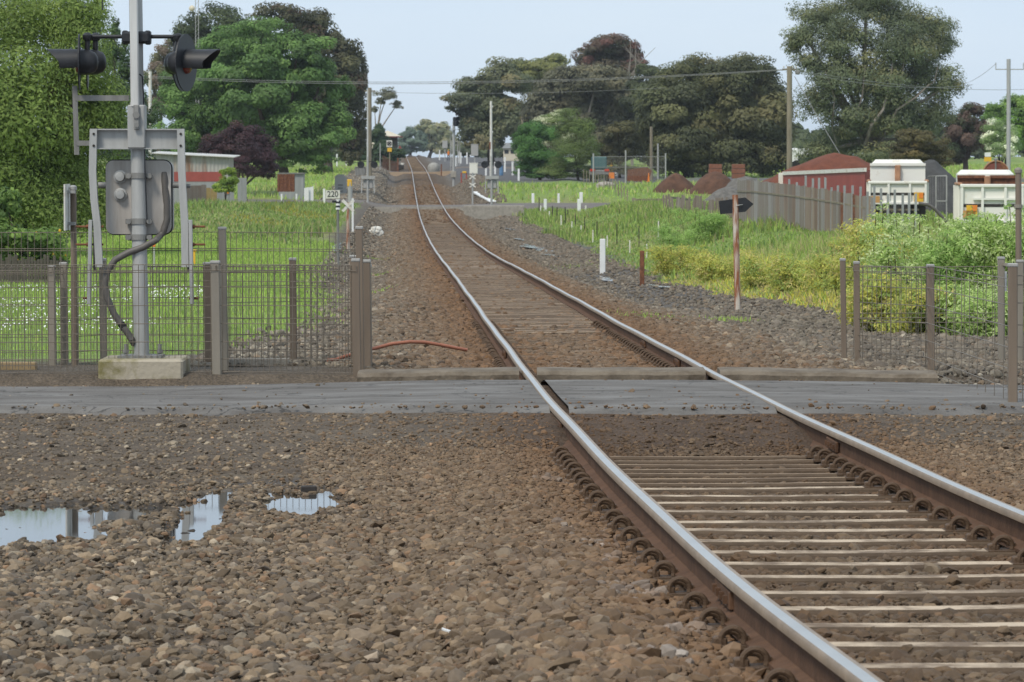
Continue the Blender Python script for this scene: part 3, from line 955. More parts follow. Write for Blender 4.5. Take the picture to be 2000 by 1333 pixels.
# fine grit of the bare verge before the road
x, y = sample(30000, 19.5, 27.5, -6.5, 6.5, lambda x, y, s: ~in_road(x, y, .05) & (np.abs(np.abs(s) - .835) > .09) & (RNG.random(len(x)) < .8))
r = np.clip(np.exp(RNG.normal(np.log(.010), .45, len(x))), .005, .03)
scatter('verge_grit', 'fine grey brown grit on the bare verge before the road', x, y, r, PAL, (3, 4, 3, 2, 1, 4, 2, 3), .1)


# ballast past the road
def keep_far(x, y, s):
    k = ~(on_sleeper(x, y) & (np.abs(s) < 1.0) & (RNG.random(len(x)) < np.interp(y, [33, 40, 44, 60, 70], [.5, .3, 0, 0, .6]))) & ~in_road(x, y, .02)
    k &= np.abs(np.abs(s) - .835) > .09
    k &= ~((np.abs(s) < .8) & (RNG.random(len(x)) < np.interp(y, [40, 44, 52], [.1, .6, .93])))
    k &= RNG.random(len(x)) < np.interp(y, [32, 60, 120], [1, .8, .45])
    k &= (s < 2.9) | (RNG.random(len(x)) < np.interp(y, [32, 50, 70], [.9, .5, .15]))
    k &= ~((s < -2.3) & (y < 34.2)) & (-s < np.interp(y, EDGE_L[0], EDGE_L[1]) + .3 * RNG.normal(size=len(x)))
    return k


GPAL = np.array([(.245, .215, .168), (.20, .172, .132), (.31, .27, .205), (.145, .124, .10), (.245, .18, .12), (.19, .165, .135)])
x, y = sample(160000, 32.4, 115, -4.0, 5.6, keep_far)
r = np.clip(np.exp(RNG.normal(np.log(.027), .32, len(x))), .016, .06) * np.interp(y, [32, 115], [1, 1.35])
scatter('ballast_stones', 'grey and brown crushed ballast beside and between the rails past the road', x, y, r, GPAL, (4, 4, 2.5, 2.5, 2, 3), .25, .75)
BPAL = np.array([(.20, .155, .105), (.165, .13, .092), (.25, .20, .145), (.125, .10, .075), (.22, .14, .085), (.155, .135, .105)])
x, y = sample(80000, 32.4, 115, -2.3, 2.4, keep_far)
r = np.clip(np.exp(RNG.normal(np.log(.027), .32, len(x))), .016, .06) * np.interp(y, [32, 115], [1, 1.35])
scatter('track_stones', 'brown rust dusted ballast close to and between the rails past the road', x, y, r, BPAL, (4, 4, 2.5, 2, 2.5, 3), .3, .75)


def keep_far2(x, y, s): return (np.abs(np.abs(s) - .835) > .12) & ((np.abs(s) > .8) | (RNG.random(len(x)) < .04)) & ((y < 234) | (y > 247))


x, y = sample(70000, 112, 330, -3.9, 5.4, keep_far2)
r = np.clip(np.exp(RNG.normal(np.log(.055), .25, len(x))), .03, .09) * np.interp(y, [115, 330], [1, 1.5])
scatter('far_ballast', 'distant brown grey ballast along the track up to the far crossing', x, y, r, (GPAL + BPAL) / 2, (4, 4, 2.5, 2.5, 2, 3), .2, .7)
x, y = sample(26000, 246, 400, -7.4, -3.4, keep_far2)
scatter('yard_stones', 'grey gravel of the bare strip left of the track past the far crossing', x, y, np.clip(np.exp(RNG.normal(np.log(.075), .25, len(x))), .04, .13), GPAL, (4, 4, 2.5, 2.5, 2, 3), .2, .7)
# grit carried on to the edges of the road
y = RNG.uniform(26, 32, 14000); s = RNG.uniform(-6.5, 6, 14000); x = s + track_x(y); u = (y - road_near(s)) / (road_far(s) - road_near(s))
k = (u > 0) & (u < 1) & (RNG.random(14000) < np.exp(-np.minimum(u, 1 - u) * 22) + .02) & (np.abs(np.abs(s) - .835) > .12); x, y = x[k], y[k]
scatter('road_grit', 'loose grit strewn along the edges of the road', x, y, np.clip(np.exp(RNG.normal(np.log(.010), .4, len(x))), .005, .028), PAL, (3, 4, 3, 2, 1, 4, 2, 3), .3, .6, .042)
# white stones along the left rail
c = [G(p[0], p[1]) for p in ((1085, 942), (1110, 1040), (1185, 1060), (1180, 1095), (1215, 1160), (1235, 1165), (1330, 1240), (1345, 1245), (1310, 1290), (1170, 1070), (1265, 1165))]
xx = np.concatenate([RNG.normal(v.x, .05, 10) for v in c]); yy = np.concatenate([RNG.normal(v.y, .13, 10) for v in c])
scatter('pale_stones', 'patches of pale whitish stones beside the left rail', xx, yy, np.clip(RNG.normal(.022, .006, len(xx)), .01, .04),
        np.array([(.42, .40, .37), (.52, .49, .45), (.33, .31, .29)]), (2, 1, 2), .5, .8)

# ================================================================== GRASS
def blades(name, label, x, y, h, w, tint, lean=.5, mat_=None, cat='grass'):
    N = len(x); z = ground_z(x, y) - .01
    a = RNG.uniform(0, 6.283, N); la = RNG.uniform(0, 6.283, N); lm = RNG.uniform(0, lean, N) * h
    dx, dy = np.cos(a) * w * .5, np.sin(a) * w * .5
    v = np.empty((N, 5, 3)); mid = .55
    v[:, 0] = np.stack([x - dx, y - dy, z], 1); v[:, 1] = np.stack([x + dx, y + dy, z], 1)
    v[:, 2] = np.stack([x + dx * .8 + np.cos(la) * lm * .3, y + dy * .8 + np.sin(la) * lm * .3, z + h * mid], 1)
    v[:, 3] = np.stack([x - dx * .8 + np.cos(la) * lm * .3, y - dy * .8 + np.sin(la) * lm * .3, z + h * mid], 1)
    v[:, 4] = np.stack([x + np.cos(la) * lm, y + np.sin(la) * lm, z + h * np.sqrt(np.clip(1 - (lm / h) ** 2, .2, 1))], 1)
    b = np.arange(N)[:, None] * 5
    f = np.concatenate([b + np.array([[0, 1, 2]]), b + np.array([[0, 2, 3]]), b + np.array([[3, 2, 4]])], 1).reshape(-1)
    t = np.repeat(np.concatenate([tint, np.ones((N, 1))], 1)[:, None, :], 5, 1).reshape(-1, 4)
    o = np_mesh(name, v.reshape(-1, 3), f, 3, mat_ or M['grass'], {'tint': t})
    return tag(o, label, cat, None, 'stuff')


def tints(n, pal, wts, var=.25, gain=1.95):
    k = RNG.choice(len(pal), n, p=np.array(wts) / np.sum(wts))
    return gain * np.array(pal)[k] * RNG.uniform(1 - var, 1 + var, (n, 1))


def inview(x, y, pad=1.5): return np.abs(x) < .15 * y + pad


LG = [(.155, .225, .045), (.185, .255, .055), (.12, .175, .04), (.215, .245, .075)]
n = 170000
y = 35.5 + (115 - 35.5) * RNG.random(n) ** .8; x = RNG.uniform(-20, 0, n); s = x - track_x(y)
k = inview(x, y) & (-s > np.interp(y, EDGE_L[0], EDGE_L[1]) + RNG.normal(0, .2, n) + .7 * (vnoise(x, y, 4) - .4))
x, y = x[k], y[k]
blades('lawn_grass', 'short bright green lawn behind the left fence', x, y, RNG.uniform(.04, .10, len(x)) * np.interp(y, [36, 115], [1, 1.5]), np.interp(y, [36, 115], [.012, .030]), tints(len(x), LG, (4, 3, 2, 1)))
# daisies in the lawn
n = 2300
y = RNG.uniform(37, 62, n); x = RNG.uniform(-9, -3.2, n)
k = inview(x, y) & (vnoise(x * .6, y * .25, 14) > .42 + .1 * (x + 6)) & (x - track_x(y) < -5)
x, y = x[k], y[k]; N = len(x); z = ground_z(x, y) + .075
r = RNG.uniform(.006, .013, N); v = np.empty((N, 6, 3))
for q in range(6):
    an = q * math.pi / 3; v[:, q] = np.stack([x + r * math.cos(an), y + r * .75 * math.sin(an), z + r * .66 * math.sin(an)], 1)
o = np_mesh('daisies', v.reshape(-1, 3), np.arange(N * 6), 6, M['white'])
tag(o, 'white daisies scattered over the lawn behind the left fence', 'flowers', None, 'stuff')

# tall grass on the bank left of the track before the far crossing
BG = [(.13, .185, .045), (.16, .205, .06), (.10, .15, .04), (.22, .195, .095), (.085, .135, .045)]
n = 95000
y = RNG.uniform(106, 238, n); x = RNG.uniform(-38, 0, n); s = x - track_x(y)
k = inview(x, y, 2) & (-s > 4.6 + 1.2 * (vnoise(x * .4, y * .2, 6) - .3))
x, y = x[k], y[k]
tall = .12 + .42 * sstep(.4, .75, fbm(x * .3, y * .09, 71, 3))
tt = tints(len(x), BG, (4, 4, 2, 2, 2), .3, 1.65); yel = (fbm(x * .3, y * .07, 91, 3) > .55)[:, None] & (RNG.random((len(x), 1)) < .35); tt = np.where(yel, np.array([[.32, .30, .05]]), tt)
blades('bank_grass', 'long seeding grass on the bank left of the track', x, y, tall * RNG.uniform(.6, 1.2, len(x)), .055, tt, .7)
# right of the track: lush grass and reeds
n = 120000
y = RNG.uniform(88, 236, n); x = RNG.uniform(0, 42, n); s = x - track_x(y)
k = inview(x, y, 2) & (s > np.interp(y, [88, 106, 140, 230], [4.8, 4.9, 5.2, 4.6]) + 1.5 * (vnoise(x * .4, y * .2, 8) - .35))
x, y = x[k], y[k]
tall = .10 + .36 * sstep(.4, .75, fbm(x * .25, y * .10, 75, 3))
tt = tints(len(x), LG + BG[1:5], (3, 3, 2, 2, 3, 2, 2.5, 1.5), .3, 1.6)
blades('verge_grass', 'rank green grass right of the track before the far crossing', x, y, tall * RNG.uniform(.6, 1.2, len(x)), .05, tt, .6)
# weeds nearer, right: yellow flowering mass and dry stems
n = 150000
y = RNG.uniform(42, 100, n); x = RNG.uniform(2, 17, n); s = x - track_x(y)
er = np.interp(y, [42, 50, 58, 70, 88, 106], [6.2, 5.4, 5.0, 4.6, 4.4, 5.2])
k = inview(x, y, 1.2) & (s > er + 1.0 * (vnoise(x * .8, y * .3, 9) - .3))
x, y = x[k], y[k]; s = x - track_x(y)
nn = fbm(x * .45, y * .12, 95, 3)
tall = np.clip((s - np.interp(y, [42, 50, 58, 70, 88, 106], [5.6, 5.0, 4.6, 4.2, 4.2, 4.8])) * .4, .12, 1) * (.25 + .55 * nn)
tt = tints(len(x), LG + [(.25, .20, .11), (.20, .18, .08)], (3, 3, 3, 2, 3, 2.5))
ye = sstep(.50, .56, fbm(x * .35, y * .10, 97, 3))
ye = np.maximum(ye, ((x > 2.4) & (x < 5.6) & (y > 58) & (y < 96)) * .75)
um = RNG.random(len(x)) < ye * .6
tt = np.where(um[:, None], tints(len(x), [(.34, .305, .045), (.29, .275, .06), (.27, .215, .11)], (2, 1, 1.3)), tt)
blades('roadside_weeds', 'tangle of yellow green weeds and dry stems right of the track', x, y, tall * RNG.uniform(.5, 1.15, len(x)), .03, tt, .7, cat='weeds')
# a few tufts in the wet gravel
c = [(1120, 522, .6), (735, 510, .25), (745, 540, .2), (735, 575, .2), (1260, 622, .25), (1425, 630, .2)]
xx, yy = [], []
for px, py, r in c:
    g = G(px, py); xx.append(RNG.normal(g.x, r, 260)); yy.append(RNG.normal(g.y, r * 3, 260))
xx, yy = np.concatenate(xx), np.concatenate(yy)
blades('grass_tufts', 'small bright grass tufts at the foot of the ballast', xx, yy, RNG.uniform(.03, .12, len(xx)), .02, tints(len(xx), LG, (4, 4, 1, 1)))
# meadow past the far crossing
n = 60000
y = RNG.uniform(246, 420, n); x = RNG.uniform(-58, 60, n); s = x - track_x(y)
k = inview(x, y, 2) & ((s < -7) | ((s > 4.2) & (y < 284)) | ((s > 22) & (y > 318)))
x, y = x[k], y[k]
blades('meadow_grass', 'green meadow grass beyond the far crossing', x, y, RNG.uniform(.12, .45, len(x)), .09, tints(len(x), LG + [BG[3]], (4, 4, 2, 2, 1.2)), .6)


# ================================================================== TREES
def foliage(lobes, n, size, pal, wts, seed, droop=0.0, clus=26, sig=.20, thick=.5, aspect=.5, low=.75):
    """leaf-sized faces gathered in clumps through the volume of each lobe"""
    g = np.random.default_rng(seed)
    area = np.array([l[1] * l[3] for l in lobes]); cnts = np.maximum((n * area / area.sum()).astype(int), 20)
    V, T = [], []
    for (c, rx, ry, rz), m_ in zip(lobes, cnts):
        K = max(6, int(clus))
        d = g.normal(size=(K, 3)); d /= np.linalg.norm(d, axis=1)[:, None]
        d[:, 2] = np.where(d[:, 2] < -.8, -d[:, 2] * low, d[:, 2])
        rad = 1 - thick * g.random(K) ** 1.4
        cc = d * rad[:, None]
        csz = g.uniform(.6, 1.35, K)
        ctint = np.array(pal)[g.choice(len(pal), K, p=np.array(wts) / np.sum(wts))] * g.uniform(.86, 1.14, (K, 1))
        k = g.choice(K, m_, p=csz ** 2 / np.sum(csz ** 2))
        off = g.normal(size=(m_, 3)); off *= np.minimum(1, 1.55 / (np.linalg.norm(off, axis=1)[:, None] + 1e-6) * g.uniform(.75, 1.0, (m_, 1))) * sig * 1.25 * csz[k][:, None]; off[:, 2] *= .75
        p = cc[k] + off
        p[:, 2] -= droop * np.abs(off[:, 0]) 
        pos = np.array(c)[None, :] + p * np.array([[rx, ry, rz]])
        on = off / (np.linalg.norm(off, axis=1)[:, None] + 1e-6); pn = p / (np.linalg.norm(p, axis=1)[:, None] + 1e-6)
        nrm = g.normal(size=(m_, 3)) * .32 + pn * .7 + on * .9 + np.array([[0, -.1, .55]])
        nrm /= np.linalg.norm(nrm, axis=1)[:, None]
        u = np.cross(nrm, g.normal(size=(m_, 3))); u /= np.linalg.norm(u, axis=1)[:, None] + 1e-9
        w = np.cross(nrm, u)
        s = size * 1.55 * g.uniform(.6, 1.4, (m_, 1)) * np.clip(min(rx, rz) / 2.2, .75, 1.2)
        q = np.stack([pos - u * s, pos - w * s * aspect, pos + u * s, pos + w * s * aspect], 1)
        V.append(q); T.append(2.0 * ctint[k] * g.uniform(.88, 1.12, (m_, 1)))
    V = np.concatenate(V); T = np.concatenate(T)
    t4 = np.repeat(np.concatenate([T, np.ones((len(T), 1))], 1)[:, None, :], 4, 1).reshape(-1, 4)
    return V.reshape(-1, 3), t4


def tree(name, label, base_px, d, lobes_px, n, size, pal, wts, cat='tree', group=None, trunk_r=.25, bark='bark', depth=.8, limbs=True, **kw):
    if d > 150: n, size = int(n * (2.6 if d < 600 else 1.6)), size * .55
    """base_px (x, y) of the foot in the photograph; lobes (x, y, rx, ry) in its pixels; all at distance d"""
    sc = d / F_PX; seed = kw.pop('seed', int(abs(base_px[0] * 7 + base_px[1] * 3 + d)))
    rr = random.Random(seed)
    L = []
    if cat == 'bush': lobes_px = list(lobes_px) + [(base_px[0], base_px[1] - lobes_px[0][3] * .35, lobes_px[0][2] * 1.1, lobes_px[0][3] * .5)]
    for lx, ly, rx, ry in lobes_px:
        dd = d + rr.uniform(-.6, .6) * rx * sc * 1.2
        c = P(lx, ly, d); c.y += dd - d
        L.append((tuple(c), rx * sc, max(rx, ry) * sc * depth, ry * sc))
    f = P(base_px[0], base_px[1], d); f.z = min(f.z, gz(f.x, f.y) + .05) if abs(f.z - gz(f.x, f.y)) < 6 else f.z
    f.z = gz(f.x, f.y) - .05
    t = thing(name, f, label, cat, group)
    V, T = foliage(L, n, size, pal, wts, seed, **kw)
    np_mesh('crown', V, np.arange(len(V)), 4, M['leaf'], {'tint': T}, t)
    mb = MB()
    cz = sum(l[0][2] * l[1] for l in L) / sum(l[1] for l in L); cx = sum(l[0][0] * l[1] for l in L) / sum(l[1] for l in L)
    fork = Vector((f.x * .7 + cx * .3, f.y, f.z + (cz - f.z) * .45))
    mb.tube([f, f.lerp(fork, .5) + Vector((rr.uniform(-.1, .1), 0, 0)), fork], [trunk_r * 1.25, trunk_r, trunk_r * .8], 9)
    if limbs:
        for l in L:
            c = Vector(l[0]); mid = fork.lerp(c, .5) + Vector((rr.uniform(-.3, .3), rr.uniform(-.3, .3), rr.uniform(0, .3))) * l[1] * .4
            top = c + Vector((rr.uniform(-.3, .3) * l[1], rr.uniform(-.3, .3) * l[1], l[3] * .55))
            mb.tube([fork - Vector((0, 0, .1)), mid, c, top], [trunk_r * .62, trunk_r * .42, trunk_r * .24, trunk_r * .08], 6)
    mb.build('trunk', M[bark], t, True)
    return t


GREEN = [(.078, .135, .038), (.105, .17, .050), (.058, .10, .030)]
tree('willow_tree', 'tall light green weeping tree at the left edge behind the crossing signal', (40, 470), 88,
     [(20, 40, 150, 110), (150, 60, 70, 90), (-60, 200, 170, 170), (110, 190, 115, 120), (20, 300, 150, 120), (175, 150, 60, 70), (130, 330, 95, 100), (200, 240, 50, 70),
      (60, 405, 130, 60), (175, 400, 55, 60), (-40, 400, 100, 60), (190, 30, 22, 40)],
     150000, .043, [(.115, .155, .038), (.15, .19, .05), (.08, .115, .028), (.10, .14, .035)], (4, 2.5, 2.5, 3), trunk_r=.16, sig=.24, clus=70, thick=.75, droop=.3, aspect=.36)
tree('lemon_tree', 'low bush hung with yellow lemons at the left edge', (50, 530), 74, [(60, 480, 75, 38), (-10, 470, 60, 50), (10, 400, 30, 35), (100, 500, 35, 25)], 7000, .05,
     [(.075, .12, .03), (.10, .15, .035), (.05, .085, .025)], (3, 2, 2), cat='bush', trunk_r=.05, clus=30, thick=.8)
tree('dark_tree', 'narrow dark tree half hidden behind the crossing signal mast', (215, 400), 190, [(222, 110, 32, 45), (240, 170, 40, 50), (215, 240, 50, 70), (275, 230, 35, 60), (250, 330, 50, 50), (225, 60, 14, 25)], 9000, .13,
     [(.045, .075, .028), (.06, .09, .03), (.03, .05, .02)], (3, 2, 2), trunk_r=.2, thick=.8)
tree('distant_brown_tree', 'thin brownish tree seen between the mast and the round green tree', (312, 330), 330, [(318, 105, 26, 32), (300, 150, 22, 30), (325, 150, 22, 30), (312, 200, 26, 36)], 4500, .17, [(.13, .10, .075), (.10, .10, .05)], (2, 2), trunk_r=.25, thick=.9)
tree('dark_pine', 'dark cypress behind the round tree under the thin radio mast', (415, 340), 360, [(430, 40, 62, 30), (375, 55, 36, 26), (400, 95, 62, 45), (455, 85, 50, 45), (370, 130, 36, 32), (395, 200, 80, 90)], 11000, .24,
     [(.042, .058, .026), (.055, .07, .03), (.032, .04, .02)], (3, 2, 2), trunk_r=.4, clus=40)
tree('brown_pine', 'broad dark brownish cypress rising behind the round green tree', (640, 335), 350, [(545, 32, 60, 26), (515, 60, 30, 26), (600, 60, 60, 40), (640, 110, 55, 50), (670, 160, 46, 60), (690, 225, 30, 60), (700, 150, 18, 45), (640, 240, 60, 80), (690, 290, 26, 36)], 15000, .24,
     [(.050, .050, .026), (.062, .062, .03), (.035, .04, .02), (.07, .05, .034)], (3, 2, 2, 1), trunk_r=.45, clus=44)
tree('round_green_tree', 'big round dense green tree left of the far crossing', (565, 368), 262,
     [(510, 78, 80, 44), (440, 120, 75, 60), (580, 118, 75, 62), (380, 165, 62, 60), (620, 180, 62, 66), (500, 180, 110, 80), (345, 215, 46, 60), (410, 250, 70, 60), (655, 250, 46, 52), (580, 265, 90, 60), (500, 290, 60, 50), (600, 320, 55, 26), (350, 275, 40, 40), (560, 215, 60, 60)],
     46000, .15, GREEN, (4, 2, 3), trunk_r=.38, clus=48, sig=.15, thick=.5)
tree('plum_tree', 'dark purple leaved tree behind the rusty iron shed', (480, 372), 232, [(468, 275, 46, 38), (425, 300, 36, 34), (510, 300, 36, 36), (470, 320, 66, 36), (525, 330, 22, 22), (430, 340, 30, 20)], 13000, .11,
     [(.042, .022, .026), (.032, .018, .022), (.055, .030, .030)], (3, 3, 1), trunk_r=.15, clus=30)
tree('yellow_bush', 'yellow green bush against the red band of the shed', (440, 375), 190, [(448, 345, 17, 17), (435, 362, 20, 10)], 1800, .09, [(.14, .19, .03), (.10, .15, .03)], (2, 1), cat='bush', trunk_r=.05)
tree('slender_gum', 'small flat topped gum with bare stems left of the track', (727, 300), 520, [(757, 185, 24, 14), (775, 205, 13, 9), (745, 200, 12, 10), (732, 215, 8, 8)], 1600, .2, [(.10, .10, .065), (.08, .085, .05)], (2, 1), trunk_r=.22, bark='bark_pale', thick=.9)
tree('dark_shrub', 'dark shrub hiding the front of the small signal building', (760, 318), 422, [(738, 256, 15, 15), (735, 280, 22, 22), (755, 297, 26, 17), (778, 301, 14, 11), (700, 303, 34, 18), (742, 305, 20, 14)], 6000, .22, [(.035, .06, .03), (.05, .075, .032)], (3, 2), cat='bush', trunk_r=.15)
tree('olive_tree', 'olive tree at the vanishing end of the track, haze paled into its leaves', (835, 305), 900, [(838, 255, 24, 18), (862, 262, 22, 20), (850, 282, 34, 20), (880, 285, 22, 20)], 5000, .42, [(.20, .19, .11), (.16, .165, .09), (.12, .13, .075)], (3, 2, 1), trunk_r=.5)  # leaf colours paled to carry some of the haze
tree('far_hazed_tree', 'dim tree at the far end of the track, haze tinted bluish into its leaves', (800, 305), 820, [(797, 268, 18, 18), (805, 288, 26, 16), (822, 272, 12, 16)], 4000, .4, [(.09, .12, .09), (.07, .095, .075)], (3, 2), trunk_r=.4)  # bluish leaf colours stand in for the haze of distance
GUM = [(.078, .090, .048), (.100, .106, .056), (.058, .068, .040), (.12, .108, .055)]
gum = dict(sig=.24, thick=.6, cat='tree', group='gum trees beyond the yard')
tree('gum_tree', 'left gum of the far group, one low branch hanging over the track', (960, 300), 430, [(900, 195, 34, 18), (880, 212, 10, 7), (935, 180, 40, 32), (985, 155, 46, 34), (960, 220, 56, 44), (920, 240, 36, 34), (1000, 240, 50, 50), (935, 270, 40, 28)], 17000, .26, GUM, (4, 3, 3, 1), trunk_r=.4, clus=34, **gum)
tree('gum_tree', 'yellow topped gum behind the left gums of the far group', (1050, 300), 470, [(1012, 128, 24, 14), (1078, 122, 32, 16), (1055, 140, 50, 22), (1050, 170, 46, 30)], 8000, .27, [(.125, .13, .045), (.10, .11, .045), (.07, .08, .035)], (3, 2, 1), trunk_r=.4, **gum)
tree('gum_tree', 'broad grey green gum in the middle of the far group with bare stems', (1130, 300), 410, [(1100, 165, 54, 36), (1165, 155, 56, 34), (1215, 180, 50, 40), (1090, 210, 60, 46), (1160, 225, 70, 50), (1220, 250, 44, 50), (1100, 265, 50, 36), (1170, 285, 70, 26), (1240, 295, 40, 24)], 20000, .26, [(.085, .085, .052), (.108, .10, .06), (.066, .066, .042)], (3, 2, 3), trunk_r=.42, bark='bark_pale', clus=34, **gum)
tree('gum_tree', 'red tinged gum standing highest in the far group', (1190, 300), 440, [(1180, 92, 40, 24), (1150, 112, 26, 24), (1215, 110, 36, 30), (1185, 130, 54, 28), (1240, 130, 24, 16)], 10000, .25, [(.085, .058, .042), (.065, .055, .036), (.11, .055, .045), (.05, .05, .03)], (3, 3, 1.5, 2), trunk_r=.4, **gum)
tree('gum_tree', 'small dark gum between the red gum and the domed gums', (1270, 310), 400, [(1262, 142, 26, 16), (1290, 160, 24, 22), (1262, 190, 40, 40)], 5000, .24, [(.05, .06, .028), (.04, .048, .024)], (2, 2), trunk_r=.3, **gum)
tree('gum_tree', 'left of two dark domed gums behind the brick stacks', (1345, 345), 320, [(1352, 136, 46, 28), (1310, 170, 44, 36), (1390, 170, 52, 44), (1345, 215, 80, 56), (1290, 240, 46, 56), (1330, 285, 66, 40), (1390, 290, 50, 36), (1300, 318, 44, 26), (1375, 325, 50, 22)], 24000, .19, [(.064, .072, .032), (.085, .088, .038), (.046, .052, .026), (.098, .092, .042)], (3, 2, 3, .6), trunk_r=.42, clus=36, **gum)
tree('gum_tree', 'right of two dark domed gums, reaching the timber power pole', (1440, 345), 318, [(1458, 132, 48, 26), (1420, 165, 50, 40), (1490, 170, 44, 48), (1465, 230, 70, 60), (1510, 250, 40, 70), (1440, 290, 70, 40), (1510, 300, 36, 30), (1440, 325, 50, 20), (1500, 325, 40, 20)], 24000, .19, [(.064, .070, .032), (.088, .086, .038), (.046, .052, .026), (.10, .092, .042)], (3, 2, 3, .6), trunk_r=.42, clus=36, **gum)
tree('tall_gum', 'tallest gum with pale forked trunks right of the power pole', (1690, 335), 262,
     [(1610, 30, 60, 34), (1690, 20, 66, 36), (1570, 70, 36, 30), (1650, 80, 76, 46), (1740, 30, 50, 40), (1800, 50, 60, 40), (1840, 90, 36, 40), (1760, 100, 70, 50), (1580, 125, 36, 26), (1640, 150, 60, 50), (1720, 165, 66, 50), (1800, 155, 64, 46), (1855, 165, 28, 36),
      (1600, 210, 44, 46), (1680, 230, 60, 50), (1760, 225, 66, 50), (1830, 225, 46, 42), (1550, 90, 22, 22), (1700, -40, 90, 50), (1640, 285, 60, 40), (1800, 290, 56, 36), (1600, 300, 44, 28), (1720, 300, 60, 26)],
     56000, .16, [(.086, .104, .054), (.108, .122, .060), (.062, .076, .042), (.13, .13, .06)], (3, 2, 3, 1), trunk_r=.36, bark='bark_pale', clus=40, sig=.24, thick=.75, aspect=.35)
tree('brown_shrub', 'olive brown shrub at the foot of the tallest gum', (1805, 325), 235, [(1790, 275, 46, 26), (1828, 290, 30, 24), (1770, 300, 46, 20)], 5500, .13, [(.075, .065, .028), (.05, .045, .022), (.095, .075, .03)], (3, 3, 1), cat='bush', trunk_r=.12)
tree('reddish_tree', 'reddish brown tree right of the tallest gum', (1885, 320), 300, [(1900, 232, 30, 30), (1875, 262, 32, 36), (1915, 270, 30, 36), (1860, 290, 30, 30)], 7000, .16, [(.085, .058, .045), (.065, .055, .035), (.045, .05, .026)], (3, 2, 2), trunk_r=.25)
tree('light_green_tree', 'fresh light green tree at the right edge behind the blossom', (1965, 310), 330, [(1945, 225, 26, 24), (1985, 210, 40, 30), (1935, 255, 26, 24), (2010, 250, 40, 46), (1970, 270, 50, 36)], 9000, .18, [(.105, .18, .035), (.13, .20, .045), (.07, .12, .03)], (3, 2, 2), trunk_r=.25)
tree('blossom_bush', 'white flowering bush beside the far right power pole', (1955, 305), 280, [(1950, 255, 28, 24), (1938, 280, 24, 20), (1972, 275, 22, 28), (1955, 292, 34, 14)], 6000, .11, [(.45, .46, .36), (.16, .22, .09), (.09, .13, .05)], (2, 3, 2), cat='bush', trunk_r=.1)
tree('green_bush', 'dense bright green bush right of the far crossing', (1055, 346), 305, [(1030, 335, 26, 14), (1075, 338, 40, 13), (1035, 265, 30, 26), (1030, 295, 32, 34), (1062, 275, 40, 36), (1055, 315, 46, 26), (1085, 320, 30, 22)], 16000, .12, [(.055, .12, .030), (.075, .15, .04), (.04, .085, .022)], (3, 2, 2), cat='bush', trunk_r=.12)
tree('feathery_bush', 'paler feathery bush beside the dense green bush', (1130, 348), 302, [(1080, 338, 40, 12), (1150, 338, 40, 14), (1110, 245, 40, 32), (1145, 265, 36, 34), (1115, 290, 50, 36), (1155, 305, 26, 30), (1110, 325, 46, 18)], 12000, .12, [(.085, .12, .035), (.105, .14, .042), (.065, .085, .03)], (3, 2, 2), cat='bush', trunk_r=.1, thick=.8, aspect=.3)
tree('flowering_bush', 'cream flowered bush behind the green bushes', (1085, 340), 322, [(1075, 235, 32, 14), (1095, 225, 24, 12), (1060, 245, 22, 12), (1085, 262, 36, 30)], 5000, .13, [(.34, .35, .24), (.14, .17, .07), (.08, .11, .04)], (2, 2, 2), cat='bush', trunk_r=.1)
tree('brown_bush', 'brown green rounded bush between the feathery bush and the yard gate', (1210, 342), 318, [(1205, 258, 32, 22), (1228, 280, 26, 28), (1185, 285, 28, 28), (1210, 300, 34, 22)], 7000, .14, [(.070, .068, .030), (.05, .052, .026), (.09, .08, .035)], (3, 3, 1), cat='bush', trunk_r=.12)

# pale forked limbs of the tallest gum, seen through its leaves
tg = [o for o in COL.objects if o.name == 'tall_gum'][0]
for pth, r0 in ((((1692, 330), (1690, 285), (1702, 245), (1725, 215), (1738, 165), (1745, 110)), .17), (((1690, 290), (1676, 250), (1668, 235), (1684, 190), (1690, 130)), .10), (((1703, 325), (1725, 270), (1752, 215), (1790, 190), (1815, 165)), .12),
                (((1725, 215), (1750, 190), (1762, 150), (1768, 95)), .08), (((1640, 300), (1625, 250), (1630, 190), (1612, 140)), .07), (((1752, 215), (1800, 178), (1825, 160), (1832, 130)), .06)):
    mb = MB(); n_ = len(pth); mb.tube([P(x, y, 262 - 2.6 * min(1, k / 2)) for k, (x, y) in enumerate(pth)], [r0 * (1 - .8 * k / n_) for k in range(n_)], 7); mb.build('limb', M['bark_pale'], tg, True)

# the far wood: one mass closing the view beyond the yards
lob = []
for k in range(46):
    px = -80 + k * 48 + random.uniform(-12, 12)
    if 705 < px < 880: continue
    hgt = random.uniform(20, 42) if not 880 <= px < 1010 else random.uniform(10, 18)
    d = 620 + random.uniform(-40, 60); c = P(px, 306 - hgt * .8, d); lob.append((tuple(c), 34 * d / F_PX, 3.0, hgt * d / F_PX))
V, T = foliage(lob, 52000, .5, [(.055, .07, .032), (.07, .085, .04), (.04, .05, .025)], (3, 2, 2), 5, thick=.9, low=.0)
o = np_mesh('far_wood', V, np.arange(len(V)), 4, M['leaf'], {'tint': T})
tag(o, 'far line of dark trees closing the horizon behind the yards', 'wood', None, 'stuff')

# lemons
lm = thing('lemons', P(40, 480, 73), None, None) if False else None
tl = [o for o in COL.objects if o.name == 'lemon_tree'][0]
mb = MB(); rr = random.Random(4)
for k in range(30):
    q = P(rr.uniform(5, 128), rr.gauss(492, 22), 74 + rr.uniform(-.5, .5)); mb.lathe(q, (0, 0, 1), [(.0, -.045), (.022, -.02), (.027, 0), (.02, .025), (.0, .045)], 7)
mb.build('lemon_fruit', M['yellow'], tl)['kind'] = 'stuff'

